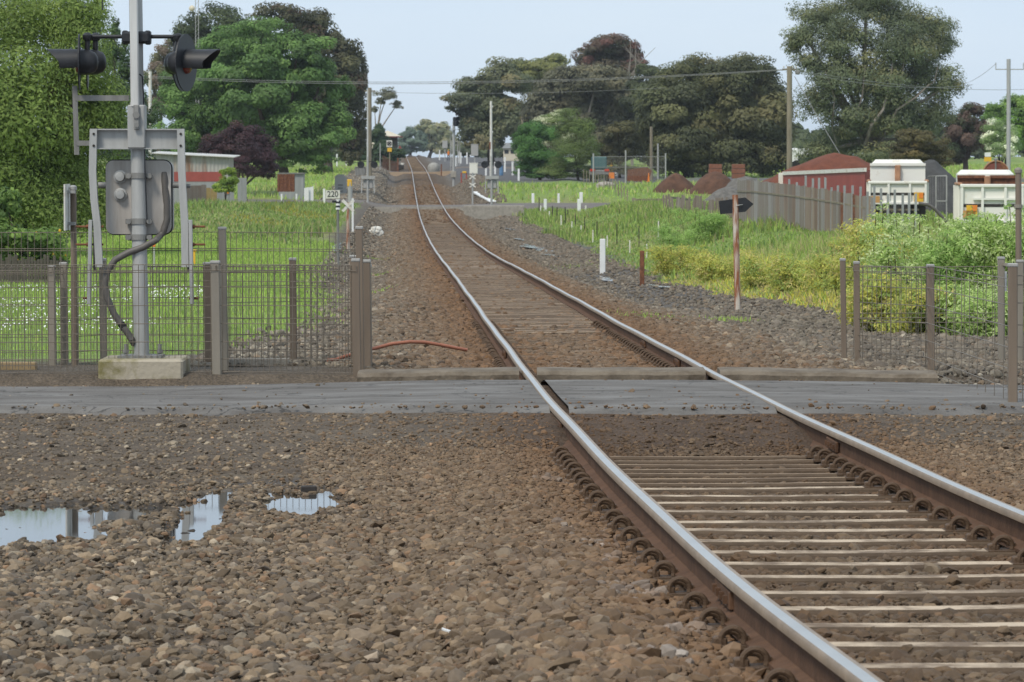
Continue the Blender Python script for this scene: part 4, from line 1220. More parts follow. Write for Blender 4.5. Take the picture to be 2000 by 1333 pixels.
# bare dead branches beside the red tinged gum
t = thing('dead_tree', G(1240, 312, 300), 'bare dead branches sticking up beside the red tinged gum', 'tree')
t.location = (P(1235, 300, 425).x, P(1235, 300, 425).y, gz(P(1235, 300, 425).x, P(1235, 300, 425).y))
mb = MB(); rr = random.Random(9)
b0 = parent_world(t); mb.tube([b0, P(1225, 170, 425)], [.2, .12], 6)
for k in range(9):
    mb.tube([P(1225, 190 - k * 5, 425), P(1230 + rr.uniform(-5, 30), 130, 425), P(1225 + rr.uniform(-10, 60), rr.uniform(70, 110), 425)], [.08, .05, .02], 5)
mb.build('trunk', M['bark_pale'], t)


# ---------------- tall fennel-like weeds at the right, each a plant of its own
def weed(px, py_base, py_top, wd, label, pale=.3, tone=0):
    g = G(px, py_base); d = depth_of(g); sc = d / F_PX; H = (py_base - py_top) * sc; rr = random.Random(int(px * 3 + py_base)); t = thing('weed_bush', g, label, 'weed', 'tall weeds on the right')
    mb = MB(); lobes = []; ns = max(5, int(wd / 9))
    for k in range(ns):
        bx = rr.uniform(-.5, .5) * wd * sc; top = Vector((g.x + bx * 1.15, g.y + rr.uniform(-.4, .4), g.z + H * rr.uniform(.65, 1)))
        b_ = Vector((g.x + bx * .7, g.y + rr.uniform(-.3, .3), g.z - .02)); mid = b_.lerp(top, .5) + Vector((rr.uniform(-.05, .05), 0, 0))
        mb.tube([b_, mid, top], [.014, .011, .006], 5)
        for q in range(5):
            u = rr.uniform(.15, .95); c = b_.lerp(top, u) + Vector((rr.uniform(-.2, .2), rr.uniform(-.2, .2), 0)); mb.tube([b_.lerp(top, max(0, u - .12)), c], .006, 4)
            lobes.append((tuple(c), rr.uniform(.18, .32), .26, rr.uniform(.14, .24)))
        lobes.append((tuple(top), .13, .13, .06))
    mb.build('stem', mat('weed stem', (.10, .10, .035), .8) if 'weed stem' not in bpy.data.materials else bpy.data.materials['weed stem'], t)
    pal = [[(.18, .25, .07), (.225, .29, .095), (.30, .34, .17), (.14, .20, .055)], [(.29, .275, .06), (.23, .255, .06), (.155, .205, .055), (.31, .265, .10)], [(.145, .225, .06), (.18, .265, .075), (.22, .29, .10), (.11, .175, .05)]][tone]
    V, T = foliage(lobes, int(200 * len(lobes)), .025, pal, (3, 3.5, 5 * pale, 1.5), int(px), clus=14, sig=.34, thick=.9, aspect=.35)
    V2 = V; np_mesh('leaves', V2, np.arange(len(V2)), 4, M['leaf'], {'tint': T}, t)


WEEDS = [(1700, 610, 415, 60, 'tall yellowing weed left of the white tipper', .2, 1), (1745, 622, 400, 70, 'tall pale flowered weed below the left tipper tailgate', 1, 0), (1790, 628, 410, 70, 'tall bright green weed with white umbels right of centre of the patch', 1, 0),
         (1835, 632, 420, 70, 'bright green weed between the two tippers', .7, 0), (1880, 632, 430, 70, 'bushy green weed below the right tipper bed', .5, 2), (1925, 628, 400, 60, 'dark stemmed green weed in front of the right tipper', .4, 2),
         (1970, 632, 425, 70, 'green weed beside the tall round post', .5, 0), (2010, 620, 430, 60, 'green weed at the right edge of the photo', .5, 2), (1655, 600, 470, 60, 'low yellow green weed left of the right fence', .3, 1), (1610, 590, 490, 70, 'ragged tan and yellow weed clump nearest the arrow post', .3, 1),
         (1720, 650, 540, 80, 'low yellow weed directly behind the slanting fence panel', .3, 1), (1800, 655, 560, 70, 'low leafy weed behind the middle fence post', .3, 1), (1870, 655, 560, 80, 'low green weed behind the wide fence panel', .4, 0), (1935, 660, 570, 60, 'low green weed against the back fence post', .4, 0),
         (1355, 480, 395, 60, 'bright green leafy weed left of the arrow sign', .3, 2), (1320, 500, 430, 60, 'bright green leafy weed above the yellow flowers', .3, 2), (1395, 470, 400, 40, 'green weed right below the arrow sign', .3, 2),
         (1330, 545, 480, 90, 'yellow flowering weed clump left of the arrow post', .2, 1), (1410, 560, 490, 80, 'yellow flowering weed clump behind the arrow post', .2, 1), (1490, 575, 500, 80, 'pale dry weed clump right of the arrow post', .6, 1), (1550, 585, 500, 70, 'dry tan weed clump halfway to the right fence', .6, 1)]
WEEDS += [(1765, 640, 450, 60, 'leafy green weed in front of the pale flowered one', .6, 0), (1850, 640, 455, 60, 'soft green weed in front of the gap between the tippers', .6, 2), (1900, 640, 420, 70, 'tall green weed before the left end of the right tipper', .8, 0),
          (1950, 640, 410, 60, 'tall feathery green weed before the right tipper lamps', .7, 0), (1990, 640, 400, 50, 'tall weed rising behind the round capped post', .6, 2), (1720, 632, 450, 50, 'pale yellow green weed below the red container end', .5, 1)]
for w in WEEDS: weed(*w)

# ================================================================== LEVEL CROSSING SIGNAL (left foreground)
root = G(277, 731)
D0 = depth_of(root)
SCL = D0 / F_PX


def Q(px, py, off=0.0):
    """point at the mast's own distance (off metres behind it)"""
    return P(px, py, D0 + off)


sig = thing('crossing_signal', root, 'grey steel level crossing mast with raised boom arm, four black lamps and counterweight frame', 'crossing signal')
mb = MB(); a, b_ = Q(195, 701), Q(360, 731)
mb.box(((a.x + b_.x) / 2, root.y + .25, (a.z + root.z - .1) / 2), (b_.x - a.x, .8, a.z - root.z + .1), None, .02)
mb.build('footing', M['concrete_moss'], sig)
y0 = root.y + .25; OFF = .25
mb = MB(); c = Q(276, 695, OFF)
mb.box((c.x, c.y, c.z - .005), (.40, .40, .025)); mb.box((c.x, c.y, c.z - .04), (.34, .34, .05))
bp_ = mb.build('base_plate', M['galv_dark'], sig)
for px in (246, 312):
    for dy in (-.14, .14):
        m2 = MB(); q = Q(px, 692, OFF + dy); q2 = Q(px, 672, OFF + dy); m2.tube([q, q2], .018, 8); m2.tube([q.lerp(q2, .1), q.lerp(q2, .45)], .03, 6)
        m2.build('bolt', M['galv_dark'], bp_)
mb = MB(); mb.tube([Q(277, 695, OFF), Q(272, 460, OFF), Q(268, 200, OFF)], [.071, .069, .067], 20)
mb.tube([Q(268, 205, OFF), Q(266, 60, OFF), Q(263, -120, OFF)], [.062, .062, .062], 20)
mb.build('mast', M['galv'], sig, True)
# boom arm standing upright in front of the mast
mb = MB(); mb.bar(Q(264, 210, OFF - .14), Q(256, -420, OFF - .14), .075, .05, .01)
bo = mb.build('boom_arm', M['boom'], sig)
mb = MB(); mb.box(Q(268, 248, OFF - .05), (.16, .19, .40), None, .01); mb.build('pivot_box', M['galv'], sig)
mb = MB(); mb.bar(Q(266, 205, OFF - .17), Q(267, 254, OFF - .17), .05, .03, .01); mb.disc(Q(266, 225, OFF - .185), (0, 1, 0), .032, .03, 14); mb.disc(Q(267, 245, OFF - .18), (0, 1, 0), .022, .03, 12)
mb.build('boom_bracket', M['galv_dark'], sig)
mb = MB(); mb.tube([Q(272, 145, OFF - .09), Q(278, 150, OFF - .09), Q(280, 180, OFF - .085), Q(281, 240, OFF - .085), Q(283, 330, OFF - .085), Q(287, 430, OFF - .085)], .007, 6); mb.build('cable', M['black'], sig)
# cross channel and counterweight arms
mb = MB(); l_, r_ = Q(178, 272, OFF - .06), Q(358, 272, OFF - .06)
mb.box((l_ + r_) / 2, (r_.x - l_.x, .012, 40 * SCL)); mb.box((l_ + r_) / 2 + Vector((0, -.03, 20 * SCL - .006)), (r_.x - l_.x, .06, .012)); mb.box((l_ + r_) / 2 + Vector((0, -.03, -20 * SCL + .006)), (r_.x - l_.x, .06, .012))
mb.build('cross_channel', M['galv'], sig)


def arm(pts, sgn, wb):
    mb = MB(); off = OFF - .12
    pp = [Q(x, y, off) for x, y in pts]
    # smooth the bend
    sm = []
    for k in range(len(pp) - 1):
        for u in (0, .33, .66): sm.append(pp[k].lerp(pp[k + 1], u))
    sm.append(pp[-1])
    w = .066; vs = []; n = len(sm)
    for k, p in enumerate(sm):
        for ax, ay in ((-w / 2, -.03), (w / 2, -.03), (w / 2, .03), (-w / 2, .03)): vs.append((p.x + ax, p.y + ay, p.z))
    fs = [(k * 4 + j, k * 4 + (j + 1) % 4, (k + 1) * 4 + (j + 1) % 4, (k + 1) * 4 + j) for k in range(n - 1) for j in range(4)] + [(0, 1, 2, 3), (n * 4 - 1, n * 4 - 2, n * 4 - 3, n * 4 - 4)]
    mb.add(vs, fs)
    o = mb.build('counterweight_arm', M['galv'], sig, False)
    m2 = MB(); m2.bar(Q(wb, 430, off - .02), Q(wb + sgn * 3, 595, off - .02), .034, .05, .004); m2.build('weight_bar', M['galv'], o)
    m2 = MB(); m2.bar(Q((pts[-1][0] + wb) / 2 - .5, 436, off), Q((pts[-1][0] + wb) / 2 + sgn, 530, off), .018, .05); m2.build('spacer', M['black_edge'], o)
    for yy in (443, 478):
        m2 = MB(); xe = wb + sgn * 29; m2.tube([Q(pts[-1][0] - sgn * 8, yy, off), Q(xe, yy, off)], .010, 8); m2.tube([Q(wb + sgn * 4, yy, off), Q(wb + sgn * 8, yy, off)], .022, 6); m2.build('bolt', M['rust'], o)
    m2 = MB(); m2.tube([Q(wb - 3, 583, off), Q(wb + sgn * 15, 583, off)], .012, 8); m2.build('bolt', M['rust'], o)
    m2 = MB()
    for xx, yy in ((pts[0][0], 262), (pts[0][0], 285)): m2.disc(Q(xx, yy, off - .032), (0, 1, 0), .012, .014, 8)
    m2.build('bolt', M['dark_in'], o)


arm([(183, 252), (182, 290), (181, 335), (184, 390), (190, 440), (194, 522)], -1, 177)
arm([(353, 252), (354, 290), (355, 335), (358, 390), (361, 440), (362, 522)], 1, 372)
# machine box behind the mast
mb = MB(); a, b_ = Q(210, 312, OFF + .30), Q(340, 459, OFF + .30); cxx, czz = (a.x + b_.x) / 2, (a.z + b_.z) / 2; wx, wz = b_.x - a.x, a.z - b_.z


def rrect(cx, cz, w, h, r, n=6):
    pts = []
    for qx, qz, a0 in ((1, 1, 0), (-1, 1, 90), (-1, -1, 180), (1, -1, 270)):
        for k in range(n + 1):
            an = math.radians(a0 + 90 * k / n); pts.append((cx + qx * (w / 2 - r) + r * math.cos(an), cz + qz * (h / 2 - r) + r * math.sin(an)))
    return pts


mb.prism(rrect(cxx, czz, wx - .02, wz - .02, .07), 'y', .34, (0, root.y + .40, 0))
mbx = mb.build('machine_box', M['box_grey'], sig, True)
m2 = MB(); m2.prism(rrect(cxx, czz, wx, wz, .08), 'y', .04, (0, root.y + .47, 0)); m2.build('seal', M['black_edge'], mbx)
for yy in (346, 381):
    m2 = MB(); m2.lathe((Q(228, yy).x, root.y + .402, Q(228, yy).z), (0, -1, 0), [(.062, 0), (.062, .02), (.046, .025), (.046, .05), (.038, .062), (.0, .066)], 20); m2.build('boss', M['galv'], mbx, True)
for p0, p1 in ((192, 212), (338, 360)):
    m2 = MB(); m2.tube([Q(p0, 362, OFF + .1), Q(p1, 362, OFF + .1)], .028, 12); m2.build('axle', M['galv_dark'], mbx, True)
for px in (371, 371): pass
m2 = MB(); m2.tube([Q(360, 364, OFF - .06), Q(372, 364, OFF - .06)], .022, 6); m2.build('nut', M['galv_dark'], mbx)
m2 = MB(); m2.box(Q(258, 465, OFF + .2), (.07, .1, .05)); m2.build('lug', M['dark_in'], mbx)
for yy in (344, 433, 464):
    m2 = MB(); m2.tube([Q(271, yy - 5.5, OFF), Q(271, yy + 5.5, OFF)], .080, 20); m2.box(Q(271, yy, OFF + .04), (.24, .05, 10 * SCL))
    for px in (252, 292): m2.disc(Q(px, yy, OFF - .02), (0, 1, 0), .024, .07, 12)
    m2.build('clamp', M['galv_dark'], sig)
# conduit from the box down into the mast
cp = [(321, 338), (322, 365), (326, 400), (326, 430), (318, 455), (304, 470), (280, 483), (250, 494), (225, 508), (210, 530), (205, 555), (209, 582), (222, 612), (238, 636), (250, 652), (262, 672)]
cp2 = []
for k in range(len(cp) - 1): cp2 += [Q(*cp[k], OFF - .06 if k > 4 else OFF + .08), Q((cp[k][0] + cp[k + 1][0]) / 2, (cp[k][1] + cp[k + 1][1]) / 2, OFF - .07 if k > 4 else OFF + .06)]
cp2.append(Q(*cp[-1], OFF))
mb = MB(); mb.tube(cp2, .031, 12); cd = mb.build('conduit', M['conduit'], sig, True)
m2 = MB(); m2.tube([Q(321, 330, OFF + .13), Q(321, 352, OFF + .08)], .036, 12); m2.build('fitting', M['galv'], cd, True)
m2 = MB(); m2.tube([Q(236, 632, OFF - .06), Q(243, 643, OFF - .06)], .036, 12); m2.build('band', M['black_edge'], cd)
# lamps on their crossarms
mb = MB(); mb.box(Q(267, 74, OFF), (.26, .2, .11), None, .02)
for px in (245, 289):
    mb.box(Q(px, 74, OFF - .02), (.055, .12, .13), None, .02)
mb.tube([Q(250, 72, OFF), Q(172, 72, OFF)], .019, 10); mb.tube([Q(285, 72, OFF), Q(350, 72, OFF)], .019, 10)
mb.build('lamp_bracket', M['black'], sig, True)


def lamp(cx, cy, ax, off, disc_r, hood_len):
    """bell housing at pixel centre, aimed along ax; disc, hood and lens are its sub-parts"""
    c = Q(cx, cy, OFF + off); ax = Vector(ax).normalized(); side = ax.cross(Vector((0, 0, 1))).normalized()
    m1 = MB(); m1.lathe(c, -ax, [(.118, 0), (.118, .05), (.112, .09), (.09, .14), (.05, .165), (.0, .17)], 22)
    m1.tube([c - ax * .07 + Vector((0, 0, .1)), c - ax * .07 + Vector((0, 0, .20))], .024, 10)
    m1.lathe(c - ax * .07 + Vector((0, 0, .20)), (0, 0, 1), [(.035, 0), (.045, .02), (.045, .05), (.025, .07), (0, .075)], 12)
    lp = m1.build('lamp', M['black'], sig, True)
    m2 = MB(); m2.tube([c - ax * .0, c + ax * .012], disc_r, 40); m2.build('disc', M['black'], lp)
    m2 = MB(); m2.lathe(c + ax * .012, ax, [(.105, 0), (.098, .02), (.06, .038), (.0, .045)], 22); m2.build('lens', M['red_lens'], lp, True)
    # hood: a half pipe that slopes back underneath, with thickness
    m2 = MB(); vs = []; n = 17
    for k in range(n):
        an = math.radians(-25 + 230 * k / (n - 1)); r1, r2 = .122, .115
        u = side * math.cos(an) + Vector((0, 0, 1)) * math.sin(an)
        Lk = hood_len * (.62 + .38 * max(0, math.sin(an))) 
        vs += [c + ax * .012 + u * r1, c + ax * Lk + u * r1, c + ax * Lk + u * r2, c + ax * .012 + u * r2]
    fs = []
    for k in range(n - 1):
        for j in range(4): fs.append((k * 4 + j, k * 4 + (j + 1) % 4, (k + 1) * 4 + (j + 1) % 4, (k + 1) * 4 + j))
    fs += [(0, 1, 2, 3), ((n - 1) * 4 + 3, (n - 1) * 4 + 2, (n - 1) * 4 + 1, (n - 1) * 4)]
    m2.add(vs, fs); m2.build('hood', M['black'], lp, True)


lamp(156, 122, (-.995, -.085, 0), -.02, .26, .30)
lamp(172, 122, (-.995, -.085, 0), .28, .26, .30)
lamp(362, 123, (.96, -.28, 0), -.05, .265, .34)
lamp(356, 124, (.955, -.29, 0), .45, .265, .34)
# side bracket on the left
mb = MB(); mb.bar(Q(146, 168, OFF + .05), Q(150, 303, OFF + .05), .045, .03)
sb = mb.build('side_bracket', M['galv_dark'], sig)
for x1, x2, yy, h in ((148, 252, 192, 11), (150, 182, 280, 10)):
    m2 = MB(); m2.bar(Q(x1, yy, OFF + .05), Q(x2, yy, OFF + .02), h * SCL, .04, 0, (0, 1, 0)); m2.build('strut', M['galv_dark'], sb)
mb = MB(); mb.tube([Q(199, -30, OFF + .1), Q(200, 20, OFF + .1)], .006, 6); mb.build('boom_wire', M['black'], sig)


# ================================================================== FENCES
def fpost(f, base, top, w=.075, m='post_brown', rnd=False, name='post'):
    mb = MB(); base, top = Vector(base), Vector(top); base = base - Vector((0, 0, .06))
    if rnd: mb.tube([base, top], w / 2, 12)
    else: mb.bar(base, top, w, w, .008)
    o = mb.build(name, M[m], f, rnd)
    m2 = MB(); m2.box(top + Vector((0, 0, .008)), (w * 1.1, w * 1.1, .03), None, .012); m2.build('cap', M['cap'], o)
    return o


def fpanel(f, b0, b1, h, gap=.02, sp=.05, hz=(.0, .12, .28, .45, .62, .79, .93, 1.0), r=.0030, roll=True, z0=.02):
    """welded wire panel between the feet b0 and b1"""
    mb = MB(); b0, b1 = Vector(b0), Vector(b1); d = b1 - b0; L = abs(d.x) * .9 + abs(d.y) * .15; n = max(2, int(round(L / sp)))
    nrm = Vector((-d.y, d.x, 0)).normalized()
    for k in range(n + 1):
        p = b0.lerp(b1, k / n) + Vector((0, 0, z0))
        if roll:
            t = p + Vector((0, 0, h - .05)); pts = [p, t, t + Vector((0, 0, .05)) - nrm * .01, t + Vector((0, 0, .04)) - nrm * .05, t - nrm * .05]
            mb.tube(pts, r, 4, False)
        else: mb.tube([p, p + Vector((0, 0, h))], r, 4, False)
    for u in hz:
        q = Vector((0, 0, z0 + h * u)); mb.tube([b0 + q, b1 + q], r * 1.15, 4, False)
    if roll:
        for o_ in (-.05,): mb.tube([b0 + Vector((0, 0, z0 + h - .05)) - nrm * .05, b1 + Vector((0, 0, z0 + h - .05)) - nrm * .05], r * 1.15, 4, False)
    return mb.build('mesh_panel', M['wire'], f)


def fp(px, pb, pt):
    b_ = G(px, pb); d = depth_of(b_); return b_, P(px, pt, d) + Vector((0, 0, 0))


def lean(b_, t, dx): return Vector((t.x + dx * depth_of(b_) / F_PX, b_.y, t.z))


def off(b_, dx): return Vector((b_.x + dx, b_.y, b_.z))


# front low fence on the left
F1 = thing('low_fence', G(422, 730), 'low wire mesh fence in front of the crossing mast, nearest the road', 'fence')
b1, t1 = fp(424, 730, 514); t1 = lean(b1, t1, -3); fpost(F1, b1, t1, .082, 'post_grey')
b2, t2 = fp(698, 733, 510); t2 = lean(b2, t2, -3); fpost(F1, b2, t2, .075, 'post_brown')
b0, t0 = fp(-70, 734, 518); fpost(F1, b0, t0, .08, 'post_grey')
fpanel(F1, b0, b1, .985); fpanel(F1, b1, b2, .985)
# tall fence right behind it
F2 = thing('tall_fence', G(437, 724), 'taller wire mesh fence standing just behind the low front fence', 'fence')
b1, t1 = fp(439, 724, 448); t1 = lean(b1, t1, -4); fpost(F2, b1, t1, .072, 'post_grey')
b2, t2 = fp(705, 727, 447); t2 = lean(b2, t2, -3); fpost(F2, b2, t2, .066, 'post_brown')
b0, t0 = fp(-110, 724, 448); fpost(F2, b0, t0, .072, 'post_grey')
hz2 = (.02, .13, .25, .37, .52, .64, .745, .865, .88, 1.0)
fpanel(F2, b0, b1, 1.27, .02, .055, hz2, .0029, False); fpanel(F2, b1, b2, 1.27, .02, .055, hz2, .0029, False)
# low fence at the back of the pen
F3 = thing('back_fence', G(408, 714), 'low wire fence at the back of the left pen, running along the lawn', 'fence')
pts3 = [(104, 716, 522), (127, 714, 517), (203, 711, 509), (410, 714, 517), (574, 708, 508), (692, 711, 503)]
prev = None
for k, (px, pb, pt) in enumerate(pts3):
    b_, t_ = fp(px, pb, pt); t_ = lean(b_, t_, -2)
    fpost(F3, b_, t_, .095 if px == 410 else .068, 'post_brown' if px > 300 else 'post_grey')
    if prev is not None: fpanel(F3, prev, b_, .93, .02, .06)
    prev = b_
b_, t_ = fp(-60, 716, 522); fpanel(F3, b_, fp(104, 716, 522)[0], .93, .02, .06)
# stout end posts beside the ballast
for px, pb, pt, w, lab in ((716, 722, 512, .085, 'stout brown end post with a rounded cap beside the left ballast'),):
    e = thing('end_post', G(px, pb), lab, 'post'); b_, t_ = fp(px + 1, pb, pt); fpost(e, b_, lean(b_, t_, -2), w, 'post_brown')
    for dy in (.12, .24):
        q = Vector((0, dy, 0)); fpost(e, b_ + q, lean(b_, t_, -2) + q - Vector((0, 0, .02 * dy * 10)), w * .95, 'post_brown')
# round post with an edge-on plate, left
e = thing('sign_post', G(146, 715), 'round grey post carrying a thin sign plate seen edge on, left of the mast', 'sign post')
b_ = G(146, 715); d = depth_of(b_)
mb = MB(); mb.tube([b_ - Vector((0, 0, .05)), P(143, 366, d)], .03, 14); po = mb.build('pole', M['post_brown'], e, True)
m2 = MB(); m2.lathe(P(143, 367, d), (0, 0, 1), [(.035, -.02), (.035, .01), (.02, .022), (0, .025)], 12); m2.build('cap', M['galv'], po)
mb = MB(); mb.box((P(133, 405, d).x, b_.y, P(133, 405, d).z), (.014, .42, 90 * d / F_PX), None); pl = mb.build('sign_plate', M['white_old'], e)
for yy in (375, 437): m2 = MB(); m2.box((P(140, yy, d).x, b_.y, P(140, yy, d).z), (.085, .07, .03)); m2.build('clamp', M['galv'], pl)

# right fences
R1 = thing('low_fence', G(1817, 727), 'low wire mesh fence on the right ending in a big brown post by the road', 'fence')
b1, t1 = fp(1675, 711, 515); fpost(R1, b1, lean(b1, t1, -3), .058, 'post_brown')
b2, t2 = fp(1819, 727, 521); fpost(R1, b2, lean(b2, t2, -3), .066, 'post_brown')
b3, t3 = fp(1978, 797, 520); fpost(R1, b3, lean(b3, t3, -2), .070, 'post_brown')
fpanel(R1, b1, b2, .95, .02, .05); 
b3b = Vector((b3.x, b2.y + .1, gz(b3.x, b2.y + .1))); fpanel(R1, b2, b3b, .95, .02, .08, roll=False)
b4 = Vector((b3.x + .9, b3.y + .4, gz(b3.x + .9, b3.y + .4))); fpanel(R1, b3, b4, 1.0, .02, .08, roll=False); fpanel(R1, b3b, b3, .97, .02, .08, roll=False)
R2 = thing('back_fence', G(1650, 706), 'low wire fence behind the right pen, in front of the tall weeds', 'fence')
c1, u1 = fp(1649, 706, 509); fpost(R2, c1, lean(c1, u1, -4), .055, 'post_brown')
c2, u2 = fp(1956, 708, 506); fpost(R2, c2, lean(c2, u2, -2), .066, 'post_grey')
c3, u3 = fp(1992, 712, 512); fpost(R2, c3, lean(c3, u3, -1), .066, 'post_grey')
fpanel(R2, c1, c2, .93, .02, .085, roll=False, hz=(0, .12, .4, .45, .5, .86, 1.0))
mb = MB(); mb.bar(u2 - Vector((0, 0, .05)), u3 - Vector((0, 0, .05)), .03, .03); mb.build('rail_bar', M['post_grey'], R2)
mb = MB(); q0, q1 = P(1961, 530, depth_of(c2) + .1), P(1966, 570, depth_of(c2) + .1); mb.prism([(P(1959, 532, 0).x, 0)], 'y', .01) if False else mb.box((q0 + q1) / 2, (.03, .01, .2)); mb.build('tag', M['white'], R2)
tp = thing('tall_post', G(1990, 708), 'tall round capped post with a clamp behind the right pen', 'post')
b_ = G(1990, 708); d = depth_of(b_)
mb = MB(); mb.tube([b_ - Vector((0, 0, .05)), P(1989, 332, d)], .031, 14); po = mb.build('pole', M['post_brown'], tp, True)
m2 = MB(); m2.lathe(P(1989, 334, d), (0, 0, 1), [(.04, -.02), (.04, .012), (.022, .03), (0, .034)], 12); m2.build('cap', M['post_grey'], po)
mb = MB(); mb.tube([P(1989, 400, d), P(1989, 407, d)], .042, 14); mb.build('clamp', M['post_grey'], tp)

# ================================================================== SMALL THINGS NEAR THE TRACK
# orange conduit over the ballast
pts = [(640, 713), (655, 704), (672, 697), (690, 692), (705, 687), (735, 680), (765, 672), (800, 668), (830, 669), (860, 674), (890, 680), (912, 684)]
D1 = 35.2; op = [P(x, y, D1 - .3 + .6 * k / 11) for k, (x, y) in enumerate(pts)]
op = [Vector((p.x, p.y, max(p.z, gz(p.x, p.y) + .03))) for p in op]
mb = MB(); mb.tube(op, .018, 10); o = mb.build('orange_conduit', M['orange_pipe'], None, True); tag(o, 'orange plastic conduit arching over the ballast behind the left fence', 'conduit')
mb = MB(); hh = 35.3; mb.tube([(float(track_x(hh)) + s, hh + .02 * math.sin(9 * s), float(track_z(hh)) - .165) for s in np.linspace(-.6, .7, 12)], .02, 8)
o = mb.build('orange_cable', M['orange_pipe'], None, True); tag(o, 'faded orange cable lying across between the two rails', 'cable')
# kerb slabs in the pen
for x0, x1, yb, lab in ((445, 565, 716, 'long pale timber edging strip at the foot of the left fence'), (-20, 72, 722, 'tan timber edging strip at the far left of the pen')):
    a, b_ = G(x0, yb), G(x1, yb); mb = MB(); mb.box((a + b_) / 2 + Vector((0, 0, .03)), (b_.x - a.x, .12, .08), None, .01)
    o = mb.build('edging_strip', M['concrete'] if x0 > 0 else mat('tan timber', (.33, .24, .13), .8), None); tag(o, lab, 'edging')
# dark brick at the puddle
p = G(603, 961); mb = MB(); mb.box(p + Vector((0, 0, .012)), (.092, .06, .045), Matrix.Rotation(.1, 3, 'Z'), .006); o = mb.build('brick', M['dark_in'], None); tag(o, 'small black block lying at the far edge of the puddle', 'brick')
p = G(878, 1250); mb = MB(); mb.box(p + Vector((0, 0, .03)), (.06, .03, .006), Matrix.Rotation(.3, 3, 'Y')); o = mb.build('paper_scrap', M['white'], None); tag(o, 'small white scrap lying on the gravel', 'litter')
p = G(732, 462); d = depth_of(p); mb = MB()
for k in range(7): mb.box(P(725 + k * 3, 456 - (k % 3) * 4, d), (.25, .2, .3), Matrix.Rotation(k * .7, 3, 'Y') @ Matrix.Rotation(k, 3, 'X'), .05)
o = mb.build('paper_bundle', M['white_old'], None); tag(o, 'torn pale bundle lying on the ballast left of the track', 'litter')

# arrow sign on rusty pole
p = G(1441, 609); d = depth_of(p); e = thing('arrow_sign', p, 'rusty white pole carrying a black arrow shaped board pointing right', 'sign')
mb = MB(); mb.tube([p - Vector((0, 0, .05)), P(1436, 381, d)], .052, 14); mb.build('pole', M['rust_white'], e, True)
mb = MB(); pl = [P(x, y, d + .08) for x, y in ((1403, 393), (1455, 386), (1471, 399), (1455, 414), (1406, 419))]
mb.prism([(q.x, q.z) for q in pl], 'y', .02, (0, p.y + .07, 0)); mb.build('arrow_board', M['black'], e)
mb = MB(); mb.tube([P(1438, 402, d) + Vector((.0, -.055, 0)), P(1444, 401, d) + Vector((0, -.06, 0)), P(1450, 400, d) + Vector((0, -.02, 0))], .008, 6); mb.build('wire_tie', M['galv'], e)


def marker(px, pb, pt, w, m_, label, cat='marker post', name='marker_post', group=None, dmin=8):
    p = G(px, pb, dmin); d = depth_of(p); mb = MB(); W_ = w * d / F_PX; t = P(px, pt, d)
    mb.bar(p - Vector((0, 0, .1)), Vector((p.x + (t.x - p.x), p.y, t.z)), W_, max(W_ * .4, .03), min(.02, W_ * .1))
    o = mb.build(name, M[m_], None); return tag(o, label, cat, group)


marker(1177, 534, 467, 11, 'white', 'broad white marker post in the wet ground right of the track')
marker(1254, 558, 490, 9, 'rust', 'short rust red steel post right of the broad white marker', 'post', 'steel_post')
marker(1041, 399, 378, 5.5, 'white', 'white guide post on the far road nearest the track')
marker(1065, 416, 389, 6, 'white', 'white guide post with a dark mark on the near shoulder of the far road')
marker(1091, 398, 378, 4.5, 'white', 'thin white guide post on the far side of the far road')
marker(1131, 418, 389, 7, 'white', 'white guide post on the near shoulder, front one of the close pair')
marker(1135, 399, 376, 6.5, 'white', 'white guide post on the far side, rear one of the close pair')
marker(1144, 415, 402, 3, 'white_old', 'short thin stake right of the close pair of white posts', 'stake', 'stake')
# star pickets and white stakes with wire
for k, (px, pb, pt) in enumerate([(1053, 420, 386), (1079, 428, 402), (1088, 430, 405), (1104, 440, 405), (1109, 432, 410), (1124, 446, 418), (1142, 462, 424), (1166, 468, 432), (1205, 478, 438), (1248, 484, 442)]):
    marker(px, pb, pt, 1.8, 'dark_in', 'thin dark steel picket of the low wire fence right of the track', 'picket', 'picket', 'dark pickets of the wire fence')
for k, (px, pb, pt) in enumerate([(1056, 418, 402), (1073, 425, 413), (1096, 440, 421), (1117, 448, 433), (1135, 460, 441), (1158, 474, 450), (1186, 484, 460), (1230, 496, 470), (1263, 505, 477), (1286, 470, 432)]):
    marker(px, pb, pt, 2.4, 'white_old', 'small white stake in the grass along the low wire fence', 'stake', 'stake', 'white stakes along the wire fence')


# ================================================================== FAR CROSSING (second crossing, its signals and signs)
def pole(px, pb, pt, r, m_, label, cat, name, dist=None, parts=()):
    p = G(px, pb) if dist is None else P(px, pb, dist)
    if dist: p.z = gz(p.x, p.y)
    d = depth_of(p); e = thing(name, p, label, cat)
    mb = MB(); mb.tube([p - Vector((0, 0, .2)), P(px, (pb + pt) / 2, d), P(px, pt, d)], [r * 1.15, r * 1.05, r], 10); mb.build('pole', M[m_], e, True)
    return e, d


